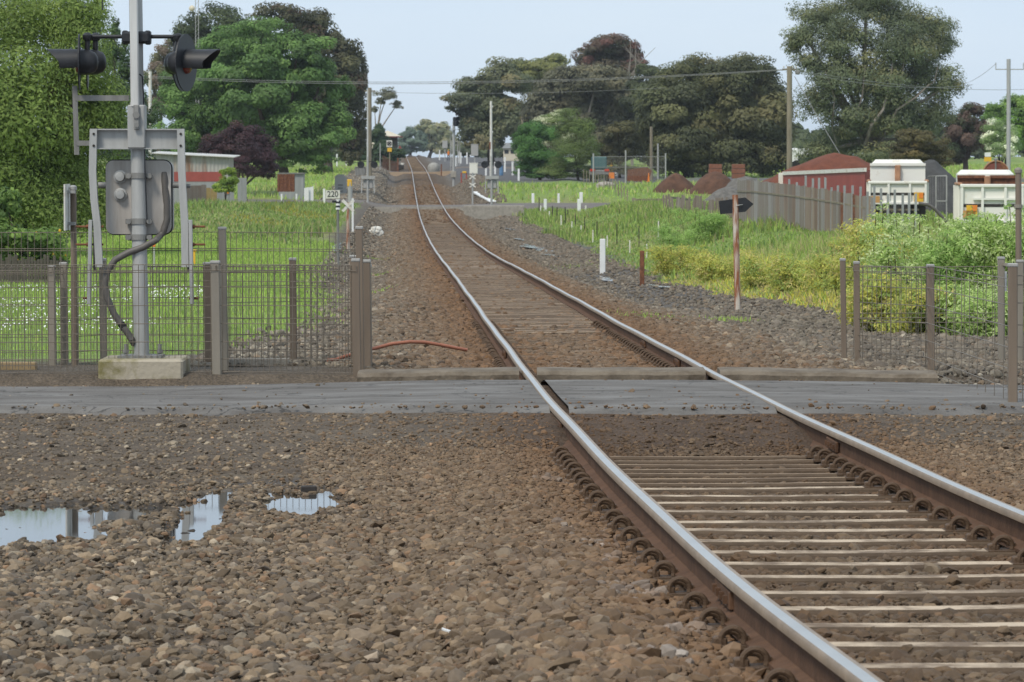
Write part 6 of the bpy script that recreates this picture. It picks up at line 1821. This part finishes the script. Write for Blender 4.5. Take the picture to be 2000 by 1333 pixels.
AL = P(722, 160, 240)
wire(P(1531, 136, 215), P(250, 147, 250), .62, 'upper power line from the timber pole before the tallest gum to the left edge trees', .018)
wire(P(1538, 137, 215), P(250, 150, 252), .66, 'power line just below the uppermost one, crossing the track', .018)
wire(P(1300, 172, 260), P(722, 180, 300), .25, 'lowest power line, running between the two timber poles', .014)
wire(P(1548, 136, 215), P(1900, 166, 250), .55, 'power line from the timber pole across the tallest gum', .018)
wire(P(1555, 137, 215), P(2060, 172, 275), .55, 'power line from the timber pole to beyond the right edge', .015)
wire(P(1945, 125, 250), P(1880, 165, 300), .2, 'thin line dropping left from the pale crossarm pole', .015)

# ================================================================== RIGHT YARD
def heap(px, pb, w, h, d, mm, label, seed=1, name='gravel_heap'):
    p = P(px, pb, d); p.z = gz(p.x, p.y) - .15; s_ = d / F_PX; n, mring = 44, 16; vs = []; H = P(px, pb - h, d).z - p.z; R = w * s_ / 2 * max(1, min(1.6, H / (h * s_)))
    for k in range(mring + 1):
        u = k / mring
        for j in range(n):
            an = 2 * math.pi * j / n; nz_ = 1 + .22 * (float(fbm(np.array([math.cos(an) * 2 + seed]), np.array([math.sin(an) * 2 + u * 4]), seed, 4)[0]) - .5)
            rr_ = R * u * nz_; hh_ = H * (1 - u ** 1.5) * (1 + .25 * (float(fbm(np.array([math.cos(an) * 3 * u + seed]), np.array([math.sin(an) * 3 * u]), seed + 3, 4)[0]) - .5))
            vs.append((p.x + rr_ * math.cos(an), p.y + rr_ * .8 * math.sin(an), p.z + max(hh_, 0)))
    mb = MB(); mb.add(vs, [(k * n + j, k * n + (j + 1) % n, (k + 1) * n + (j + 1) % n, (k + 1) * n + j) for k in range(mring) for j in range(n)]); o = mb.build(name, M[mm], None, True); return tag(o, label, 'heap')


heap(1630, 352, 300, 50, 185, 'soil_red', 'red scoria heap rising behind the red container', 1)
heap(1320, 375, 90, 38, 262, 'soil_brown', 'left brown heap of lumpy spoil before the brick stacks', 2)
heap(1398, 376, 100, 44, 258, 'soil_brown', 'right dark brown heap of soil before the brick stacks', 3)
heap(1455, 372, 90, 30, 250, 'rubble', 'grey rubble heap beside the sheet fence', 4, 'rubble_heap')
heap(1420, 380, 70, 16, 246, 'rubble', 'low grey rubble at the foot of the brown heaps', 5, 'rubble_heap')
heap(1818, 372, 130, 60, 172, 'soil_dark', 'dark grey gravel heap right of the left tipper', 6)
heap(1892, 362, 60, 28, 190, 'soil_tan', 'pale sand heap left of the red boiler', 7)
p = P(1183, 358, 270); p.z = gz(p.x, p.y); mb = MB(); mb.lathe(p, (0, 0, 1), [(.75, 0), (.72, .25), (.5, .45), (0, .5)], 16); o = mb.build('boulder', M['concrete'], None, True); tag(o, 'pale grey boulder in the grass before the yard gate', 'boulder')
for px, x0, lab in ((1397, 0, 'left stack of terracotta bricks under the domed gums'), (1442, 1, 'right stack of terracotta bricks under the domed gums')):
    p = G(px, 350, 258); d = depth_of(p); s_ = d / F_PX; e = thing('brick_stack', p, lab, 'bricks')
    for k in range(3):
        mb = MB(); mb.box(p + Vector((0, 0, .22 + k * .42)), (26 * s_ * (.95 + .05 * (k % 2)), 1.0, .38), None, .02); mb.build('brick_layer', M['brick'], e)
        mb = MB(); mb.box(p + Vector((0, 0, .02 + k * .42)), (24 * s_, .9, .06)); mb.build('pallet', M['timber'], e)
# rusty bin behind gate
p = P(1250, 341, 300); p.z = gz(p.x, p.y); mb = MB(); mb.prism([(p.x - 1.1, p.z), (p.x + .7, p.z), (p.x + 1.0, p.z + .9), (p.x + .6, p.z + 1.25), (p.x - 1.0, p.z + 1.0)], 'y', 1.2, (0, p.y, 0)); o = mb.build('rusty_bin', M['rust'], None); tag(o, 'rusty steel bin behind the yard gate mesh', 'bin')
p = P(1267, 340, 300); p.z = gz(p.x, p.y); mb = MB(); mb.lathe(p, (0, 0, 1), [(.2, 0), (.2, .04), (.1, .05), (.04, .75), (0, .76)], 12); o = mb.build('traffic_cone', M['orange'], None); tag(o, 'orange cone beside the timber pole in the yard', 'cone')
# picket posts row by the boulder (small fence in the grass)
e = thing('post_wire_fence', G(1165, 365, 240), 'pale post and wire fence running through the far right grass', 'fence')
for k in range(16):
    u = k / 15; q = P(1140 + 85 * u, 350 + 46 * u ** .8, 290 - 45 * u); z = gz(q.x, q.y); mb = MB(); mb.bar((q.x, q.y, z - .1), (q.x, q.y, z + 1.0), .07); mb.build('post', M['timber'], e)
e = thing('timber_barrier', G(1305, 412, 200), 'dark timber barrier rail with two small round red and white discs', 'barrier')
p = G(1305, 412, 200); d = depth_of(p)
mb = MB(); mb.bar(p - Vector((0, 0, .1)), P(1307, 384, d), .22); mb.build('post', M['timber'], e)
mb = MB(); mb.bar(P(1238, 391, d), P(1306, 390, d), .14, .12, 0, (0, 0, 1)); mb.bar(P(1306, 386, d), P(1349, 391, d + 6), .14, .12, 0, (0, 0, 1)); mb.build('rail_bar', M['timber'], e)
mb = MB(); q = G(1238, 400, 200); mb.bar(Vector((P(1238, 0, d).x, p.y, gz(P(1238, 0, d).x, p.y) - .1)), P(1238, 387, d), .2); mb.build('post', M['timber'], e)
for yy in (394, 404):
    mb = MB(); mb.disc(P(1306, yy, d) + Vector((0, -.14, 0)), (0, 1, 0), .15, .03, 18); dc = mb.build('disc', M['red_paint'], e)
    m2 = MB(); m2.disc(P(1306, yy, d) + Vector((0, -.16, 0)), (0, 1, 0), .11, .02, 18); m2.build('disc_centre', M['white'], dc)
e, d = pole(1290, 390, 374, .04, 'white_old', 'small yellow marker plate on a stake in the far right grass', 'marker', 'yellow_marker', 262)
mb = MB(); mb.box(P(1290, 377, d), (6 * d / F_PX, .05, 8 * d / F_PX)); mb.build('plate', M['yellow'], e)
# leaning paling fence of old stakes
e = thing('old_paling_fence', G(1380, 420, 150), 'leaning grey paling fence half sunk in the grass left of the sheet fence', 'fence')
rr = random.Random(3)
for k in range(44):
    u = k / 43; q = G(1298 + 180 * u, 412 + 22 * u, 150); mb = MB(); l_ = rr.uniform(-.12, .12); mb.bar(q - Vector((0, 0, .1)), q + Vector((l_, 0, rr.uniform(.6, .9))), .10, .03); mb.build('paling', M['slat'], e)
# sheet fence
e = thing('sheet_fence', G(1560, 445, 90), 'curving fence of grey upright sheets and zinc strips before the red container', 'fence')
xs_ = [(1440, 352, 415, 150), (1468, 352, 425, 138), (1500, 356, 432, 132), (1540, 360, 440, 127), (1590, 367, 446, 122), (1640, 375, 452, 118), (1690, 384, 458, 116), (1740, 388, 462, 115), (1795, 388, 465, 115)]
tt_ = np.array([a[0] for a in xs_], float); F_ = lambda x, c: float(np.interp(x, tt_, [a[c] for a in xs_]))
x = 1440.0; rr = random.Random(8); k = 0
def fz(x_, py, d_):
    return P(x_, py, d_)
while x < 1795:
    w = rr.uniform(5, 9.5); d1, d2 = F_(x, 3), F_(x + w, 3); pt1, pt2 = F_(x, 1) + rr.uniform(-2, 2), F_(x + w, 1) + rr.uniform(-2, 2)
    a1, a2 = P(x, pt1, d1), P(x + w * .97, pt2, d2)
    if x < 1705:
        mb = MB(); z1, z2 = gz(a1.x, a1.y) - .1, gz(a2.x, a2.y) - .1; t = Vector((0, .02, 0))
        mb.add([(a1.x, a1.y, z1), (a2.x, a2.y, z2), a2, a1, (a1.x, a1.y + .02, z1), (a2.x, a2.y + .02, z2), a2 + t, a1 + t], [(0, 1, 2, 3), (7, 6, 5, 4), (0, 4, 5, 1), (1, 5, 6, 2), (2, 6, 7, 3), (3, 7, 4, 0)]); mb.build('sheet', M[rr.choice(['slat', 'slat', 'slat_tan', 'slat_grey', 'slat_tan'] + (['rust'] if x > 1600 else []))], e)
    if k % 2 == 0:
        mb = MB(); q = P(x + w * .3, pt1 - (rr.uniform(5, 22) if x > 1530 else rr.uniform(-8, 2)), d1 - .08); mb.bar((q.x, q.y, gz(q.x, q.y) - .1), q, .075, .04); mb.build('strip', M['slat_pale'], e)
    x += w; k += 1
mb = MB()
for j in range(len(xs_) - 1): mb.bar(P(xs_[j][0], xs_[j][1] + 22, xs_[j][3] + .08), P(xs_[j + 1][0], xs_[j + 1][1] + 22, xs_[j + 1][3] + .08), .06, .06, 0, (0, 0, 1))
mb.build('rail_bar', M['timber'], e)
# red container
d = 150.; A, B = P(1530, 340, 168), P(1690, 333, 146); z0 = gz(B.x, B.y) - .2; e = thing('red_container', Vector((B.x, B.y, z0)), 'long red corrugated container with a pale top rim behind the sheet fence', 'container')
mb = MB(); n = 46; vs = []; dv = B - A
for k in range(n + 1):
    u = k / n; q = A.lerp(B, u) + Vector((0, .06 if (k // 2) % 2 else 0, 0)); vs += [(q.x, q.y, z0), (q.x, q.y, q.z)]
nb = len(vs)
back = [(A.x + 1.2, A.y + 2.2, z0), (A.x + 1.2, A.y + 2.2, A.z), (B.x + 1.2, B.y + 2.2, z0), (B.x + 1.2, B.y + 2.2, B.z)]
vs += back; fs = [(2 * k, 2 * k + 2, 2 * k + 3, 2 * k + 1) for k in range(n)] + [(0, 1, nb + 1, nb), (2 * n, nb + 2, nb + 3, 2 * n + 1), (nb, nb + 1, nb + 3, nb + 2)] + [(1, 2 * n + 1, nb + 3, nb + 1)]
mb.add(vs, fs); mb.build('body', M['container'], e)
mb = MB(); mb.bar(A + Vector((0, -.06, .02)), B + Vector((0, -.06, .02)), .1, .16, 0, (0, 0, 1)); mb.build('top_rim', M['white_old'], e)
mb = MB(); q = A + Vector((-.12, 0, 0)); mb.bar((q.x, q.y, z0), q + Vector((0, 0, .05)), .2, .2); mb.bar((A.x + .15, A.y - .1, z0), A + Vector((.15, -.1, 0)), .14, .1); mb.build('corner_post', M['truck_white'], e)


# tippers seen from behind
def tipper(x0, x1, pt, pr, pb, d, label, high_front, lean_=0.0, light=True, L=4.6, plate_x=0.82, rust_rim=False, skew=0.0):
    s_ = d / F_PX; c = P((x0 + x1) / 2, pb, d); gzv_ = gz(c.x, c.y); W_ = (x1 - x0) * s_
    e = thing('tipper_truck', Vector((c.x, c.y, gzv_)), label, 'truck'); R = Matrix.Rotation(skew, 3, 'Z')
    zb, zr_, zt_ = P(0, pb, d).z, P(0, pr, d).z, P(0, pt, d).z
    T = lambda x, y, z: Vector((c.x, c.y, 0)) + R @ Vector((x, y, 0)) + Vector((0, 0, z))
    mb = MB(); H = zr_ - zb
    mb.box(T(0, .05, zb + H / 2), (W_, .08, H), R); tg = mb.build('tailgate', M['truck_white'], e)
    m2 = MB(); rim = .11
    m2.box(T(0, -.02, zr_ - rim / 2), (W_ + .02, .16, rim), R, .02); m2.box(T(0, -.02, zb + rim / 2), (W_ + .02, .14, rim), R, .02)
    for u in (-.5, -.16, .22, .5): m2.box(T(u * (W_ - .1), -.03, zb + H / 2), (.09, .12, H - 2 * rim), R, .01)
    m2.build('rib', M['truck_white'], tg)
    if rust_rim:
        m2 = MB(); m2.box(T(.1 * W_, -.035, zb + H * .62), (W_ * .8, .1, .07), R); m2.build('rib', M['truck_white'], tg)
    for sx in (-1, 1):
        mb = MB(); mb.box(T(sx * (W_ / 2 - .03), L / 2 + .1, zb + H / 2), (.06, L, H), R); sd_ = mb.build('side_wall', M['truck_white'], e)
        m2 = MB(); m2.box(T(sx * (W_ / 2), L / 2 + .1, zr_), (.14, L, .09), R, .02); m2.build('top_rail', M['truck_rust'], sd_)
        m2 = MB()
        for k in range(5): m2 = MB(); m2.box(T(sx * (W_ / 2 + .04), .5 + k * .95, zb + H / 2), (.07, .09, H - .1), R); m2.build('rib', M['truck_white'], sd_)
    mb = MB(); mb.box(T(0, L / 2, zb + H * .45), (W_ - .1, L, .1), R); mb.build('floor', M['dark_in'], e)
    # headboard in two leaves with the central ram housing
    hf = zt_ - zr_
    for sx in (-1, 1):
        mb = MB(); mb.box(T(sx * W_ * .265, L + .1, zb + H * .5 + (H * .5 + hf) / 2), (W_ * .44, .07, H * .5 + hf), R)
        mb.box(T(sx * W_ * .265, L + .04, zt_ - .05), (W_ * .45, .12, .1), R); hb = mb.build('headboard', M['truck_white'] if high_front else M['rust'], e)
    mb = MB(); mb.box(T(0, L, zb + H * .5 + (H * .5 + hf * .9) / 2), (W_ * .1, .3, H * .5 + hf * .9), R, .03); mb.build('ram_housing', M['truck_rust'], e)
    mb = MB(); mb.box(T(plate_x * W_ - W_ / 2, -.08, zb + H * .32), (.36, .03, .36), R); rp = mb.build('reflector', M['yellow'], e)
    m2 = MB(); m2.box(T(plate_x * W_ - W_ / 2 + .09, -.1, zb + H * .38), (.16, .02, .2), R); m2.build('lamp', M['orange'], rp)
    mb = MB(); mb.box(T(-.36 * W_, -.08, zb + H * .22), (.42, .03, .26), R); mb.build('reflector', mat('faded orange board', (.55, .30, .10), .6), e)
    mb = MB(); mb.box(T(0, L / 2, zb - .22), (1.0, L + 1.0, .3), R); mb.build('chassis', M['dark_in'], e)
    for sx in (-1, 1):
        for yy in (1.0, 2.2, L + 1.6):
            mb = MB(); mb.tube([T(sx * (W_ / 2 - .35) - .15, yy, gzv_ + .5), T(sx * (W_ / 2 - .35) + .15, yy, gzv_ + .5)], .5, 18); w_ = mb.build('wheel', M['tyre'], e)
            m2 = MB(); m2.tube([T(sx * (W_ / 2 - .35) - .16, yy, gzv_ + .5), T(sx * (W_ / 2 - .35) + .16, yy, gzv_ + .5)], .22, 12); m2.build('rim', M['truck_white'], w_)
        mb = MB(); mb.box(T(sx * (W_ / 2 - .35), .2, gzv_ + .55), (.6, .03, .8), R); mb.build('mud_flap', M['dark_in'], e)
    mb = MB(); mb.box(T(0, L + 1.9, zb + .75), (W_ * .92, 1.7, 2.0), R, .15); cb = mb.build('cab', M['truck_white'], e)
    m2 = MB(); m2.box(T(0, L + 1.03, zb + 1.2), (W_ * .6, .05, .5), R); m2.build('rear_window', M['glass'], cb)
    return e


tipper(1696, 1810, 319, 354, 400, 138, 'white tipper truck with a tall two leaf headboard beside the red container', True, plate_x=.86, skew=-.107)
tipper(1876, 1999, 343, 360, 436, 118, 'white tipper truck with a rusty bin at the right edge of the yard', False, plate_x=.18, rust_rim=True, L=3.4, skew=-.085)
# curved pipe of mudguard between trucks
p = G(1840, 470, 100); mb = MB(); d = 125.; mb.tube([P(x, y, d) for x, y in ((1794, 398), (1812, 400), (1825, 408), (1838, 422), (1850, 436))], .06, 8)
mb.tube([P(1850, 436, d), Vector((P(1850, 0, d).x, p.y if False else P(1850, 436, d).y, gz(P(1850, 0, d).x, P(1850, 436, d).y)))], .06, 8)
o = mb.build('bent_pipe', M['conduit'], None, True); tag(o, 'bent grey pipe rail between the two tipper trucks', 'pipe')
# gate frame before the dark heap
p = G(1830, 400, 130); d = 150.; e = thing('mesh_gate', Vector((P(1830, 0, d).x, P(1830, 380, d).y, gz(P(1830, 0, d).x, P(1830, 380, d).y))), 'thin wire gate frame before the dark gravel heap', 'gate')
mb = MB(); yb = e.location.y; zb = e.location.z
for x in (1828, 1849): mb.bar(Vector((P(x, 0, d).x, yb, zb)), P(x, 344, d), .045)
for yy in (344, 393): mb.bar(P(1828, yy, d), P(1849, yy, d), .04, .04, 0, (0, 0, 1))
mb.build('frame', M['galv'], e)
mb = MB()
for k in range(8): mb.tube([P(1812 + k * 5, 345, d), P(1812 + k * 5, 400, d)], .008, 3, False)
mb.tube([P(1812, 345, d), P(1849, 343, d)], .02, 4); mb.build('mesh_panel', M['galv_dark'], e)
# red boiler
d = 160.; c = P(1945, 343, d); z = gz(c.x, c.y); e = thing('old_boiler', Vector((c.x, c.y, z)), 'rusty red round ended boiler behind the right tipper', 'boiler'); r_ = 25 * d / F_PX
mb = MB(); mb.lathe(P(1945, 340, d), (.15, 1, 0), [(r_, 0), (r_, 3.2), (r_ * .9, 3.3), (0, 3.35)], 28); mb.build('shell', M['rust'], e, True)
mb = MB(); mb.lathe(P(1945, 340, d) + Vector((0, -.03, 0)), (0, 1, 0), [(r_ * .86, 0), (r_ * .86, .05)], 28); ep = mb.build('end_plate', mat('dull red plate', (.24, .075, .055), .8, 0, .35, 3), e)
mb = MB(); mb.tube([P(1945, 340, d) + Vector((r_ * math.cos(t), -.03, r_ * math.sin(t))) for t in np.linspace(0, 2 * math.pi, 33)], .035, 6, False); mb.build('rim', M['truck_rust'], e)
mb = MB(); mb.bar(P(1944, 352, d) + Vector((0, -.1, 0)), P(1944, 312, d) + Vector((0, -.1, 0)), .06, .04); mb.lathe(P(1945, 313, d), (0, 0, 1), [(.09, -.05), (.1, .03), (.05, .08), (0, .1)], 12); mb.build('pipe', M['galv_dark'], e)
mb = MB(); mb.box((c.x, c.y + 1.6, (z + P(0, 368, d).z) / 2), (r_ * 1.4, 2.4, max(P(0, 366, d).z - z, .3))); mb.build('stand', M['dark_in'], e)
# sign board far right, white vehicles under the gum
p = P(1929, 316, 262); p.z = gz(p.x, p.y); d = 262.; e = thing('road_sign', p, 'white plate above a yellow plate on a post beside the far right road', 'sign')
mb = MB(); mb.bar(p - Vector((0, 0, .1)), P(1929, 300, d), .08); mb.build('post', M['galv'], e)
mb = MB(); mb.box(P(1929, 302.5, d) + Vector((0, -.06, 0)), (12 * d / F_PX, .03, 8 * d / F_PX)); mb.build('white_plate', M['white'], e)
mb = MB(); mb.box(P(1929, 311.5, d) + Vector((0, -.06, 0)), (14 * d / F_PX, .03, 8.5 * d / F_PX)); mb.build('yellow_plate', M['yellow'], e)
d = 275.; p = P(1576, 335, d); p.z = gz(p.x, p.y); s_ = d / F_PX; e = thing('white_bus', p, 'long white bus partly hidden under the gums behind the power pole', 'bus')
zb, zt_ = P(0, 333, d).z, P(0, 291, d).z; mb = MB(); mb.box((p.x, p.y + 1.2, (zb + zt_) / 2 + .2), (58 * s_, 2.2, zt_ - zb - .3), None, .12); mb.build('body', M['white'], e)
mb = MB(); mb.box((p.x + .3, p.y + .08, (zb + zt_) / 2 + .0), (50 * s_, .06, .75)); mb.build('window', M['glass'], e)
for q in (-20, 20): mb = MB(); mb.tube([Vector((p.x + q * s_, p.y, zb + .35)), Vector((p.x + q * s_, p.y + .3, zb + .35))], .42, 16); mb.build('wheel', M['tyre'], e)

# ================================================================== LEFT SHEDS AND FENCES
d = 205.; p = P(385, 385, d); p.z = gz(p.x, p.y) - .1; s_ = d / F_PX; e = thing('iron_shed', p, 'old shed with rust streaked iron wall above a faded red band', 'shed')
def pz(y): return P(0, y, d).z
X = lambda x: P(x, 0, d).x
mb = MB(); n = 40; vs = []
for k in range(n + 1):
    u = k / n; xx = X(300) + (X(446) - X(300)) * u; yy = p.y + .03 * math.sin(k * math.pi); yy = p.y + (.035 if k % 2 else 0); vs += [(xx, yy, pz(336)), (xx, yy, pz(301 + 5 * u))]
mb.add(vs, [(2 * k, 2 * k + 2, 2 * k + 3, 2 * k + 1) for k in range(n)]); mb.box(((X(300) + X(446)) / 2, p.y + 2.0, (p.z + pz(308)) / 2), (X(446) - X(300), 3.9, pz(308) - p.z)); mb.build('wall', M['galv_sheet'], e)
mb = MB(); mb.box(((X(300) + X(436)) / 2, p.y - .02, (pz(336) + pz(355)) / 2), (X(436) - X(300), .06, pz(336) - pz(355))); mb.build('red_band', M['red_paint'], e)
mb = MB(); mb.box(((X(300) + X(440)) / 2, p.y - .01, (pz(355) + p.z) / 2), (X(440) - X(300), .05, pz(355) - p.z)); mb.build('lower_wall', M['slat_pale'], e)
mb = MB(); mb.add([(X(296), p.y - .3, pz(299)), (X(459), p.y - .3, pz(307)), (X(459), p.y + 4.3, pz(303)), (X(296), p.y + 4.3, pz(295)), (X(296), p.y - .3, pz(300.5)), (X(459), p.y - .3, pz(308.5)), (X(459), p.y + 4.3, pz(304.5)), (X(296), p.y + 4.3, pz(296.5))], [(0, 1, 2, 3), (7, 6, 5, 4), (0, 4, 5, 1), (1, 5, 6, 2), (2, 6, 7, 3), (3, 7, 4, 0)]); mb.build('roof', mat('pale roof iron', (.60, .58, .54), .5, .2), e)
e = thing('yard_fence', P(400, 390, 196), 'grey sheet and paling fence with an ochre panel before the iron shed', 'fence'); q = P(400, 390, 196); e.location.z = gz(q.x, q.y)
for x0, x1, t_, mm in ((362, 403, 362, 'slat'), (403, 424, 368, 'ochre'), (424, 457, 362, 'slat_pale'), (464, 482, 348, 'slat_pale')):
    a, b_ = P(x0, 0, 196), P(x1, 0, 196); zz = gz(a.x, q.y) - .1; zt2 = P(0, t_, 196).z; mb = MB(); k = 0; xx = a.x
    while xx < b_.x - .01:
        w_ = min(.22, b_.x - xx); mb.box((xx + w_ / 2, q.y + (k % 2) * .02, (zz + zt2) / 2), (w_ * .97, .03, zt2 - zz + random.uniform(-.06, .06))); xx += w_; k += 1
    mb.build('sheet', mat('ochre board', (.36, .26, .10), .8) if mm == 'ochre' else M[mm], e)
mb = MB(); c = P(445, 374, 196) + Vector((0, -.08, 0)); mb.box(c, (.12, .03, .25)); mb.build('tag', M['orange'], e)
d = 250.; p = P(592, 372, d); p.z = gz(p.x, p.y) - .1; s_ = d / F_PX; e = thing('small_shed', p, 'low grey iron shed under the round green tree', 'shed')
zt2 = P(0, 340, d).z; mb = MB(); mb.box((P(570, 0, d).x, p.y, (p.z + zt2) / 2), (48 * s_, 1.6, zt2 - p.z)); mb.build('wall', M['slat_pale'], e)
mb = MB(); mb.box((P(570, 0, d).x, p.y, zt2 + .04), (52 * s_, 1.9, .08)); mb.build('roof', M['galv_dark'], e)
e = thing('rusty_fence', P(560, 372, 246), 'rust brown sheet fence beside the low grey shed', 'fence'); q = P(560, 372, 246); e.location.z = gz(q.x, q.y)
mb = MB()
for k in range(9):
    a = P(545 + k * 3.7, 0, 246); mb.box((a.x, q.y - .8 + (k % 2) * .05, q.z + .5), (.12, .04, 1.2))
mb.box((P(560, 0, 246).x, q.y - .72, q.z + .5), (1.2, .04, 1.1)); mb.build('sheet', M['rust'], e)
# picket fence at the far left behind the lawn, shadow put into its colour
p = G(60, 556, 40); d = depth_of(p); e = thing('picket_fence', p, 'weathered picket fence below the lemon bush, shadow darkened into its timber', 'fence'); rr = random.Random(5)
mb = MB()
for k in range(26):
    q = P(-30 + k * 6.2, 556, d); h_ = rr.uniform(.42, .55); mb.box((q.x, p.y, gz(q.x, p.y) + h_ / 2), (.05, .03, h_))
for h_ in (.12, .4): mb.box((P(50, 0, d).x, p.y + .03, gz(p.x, p.y) + h_), (P(128, 0, d).x - P(-30, 0, d).x, .03, .05))
mb.build('pickets', M['timber_shadowed'], e)
# markers in the lawn
for px, pb, pt, w, mm, lab in ((301, 530, 470, 3, 'galv', 'thin grey stake with an orange cap in the lawn behind the mast'), (379, 520, 488, 5, 'yellow', 'yellow post on the lawn behind the right counterweight arm')):
    p = G(px, pb); d = depth_of(p); e = thing('lawn_marker', p, lab, 'marker'); mb = MB(); mb.bar(p - Vector((0, 0, .05)), P(px, pt, d), w * d / F_PX, w * d / F_PX); mb.build('post', M[mm], e)
    mb = MB(); mb.box(P(px, pt + (6 if w == 3 else 2), d), (w * 2 * d / F_PX, w * 1.5 * d / F_PX, (14 if w == 3 else 4) * d / F_PX), None, .01); mb.build('cap', M['orange' if w == 3 else 'yellow'], e)

# ================================================================== HAZE
m = bpy.data.materials.new('thin haze'); m.use_nodes = True
n, l = m.node_tree.nodes, m.node_tree.links
n.remove(n['Principled BSDF'])
pv = n.new('ShaderNodeVolumePrincipled'); pv.inputs['Color'].default_value = (.80, .86, .93, 1); pv.inputs['Density'].default_value = .00013; pv.inputs['Anisotropy'].default_value = .2
l.new(pv.outputs[0], n['Material Output'].inputs['Volume'])
mb = MB(); mb.box((0, 2280, 14), (3800, 4600, 54)); o = mb.build('haze', m); tag(o, 'thin pale haze in the air', None, None, 'stuff')
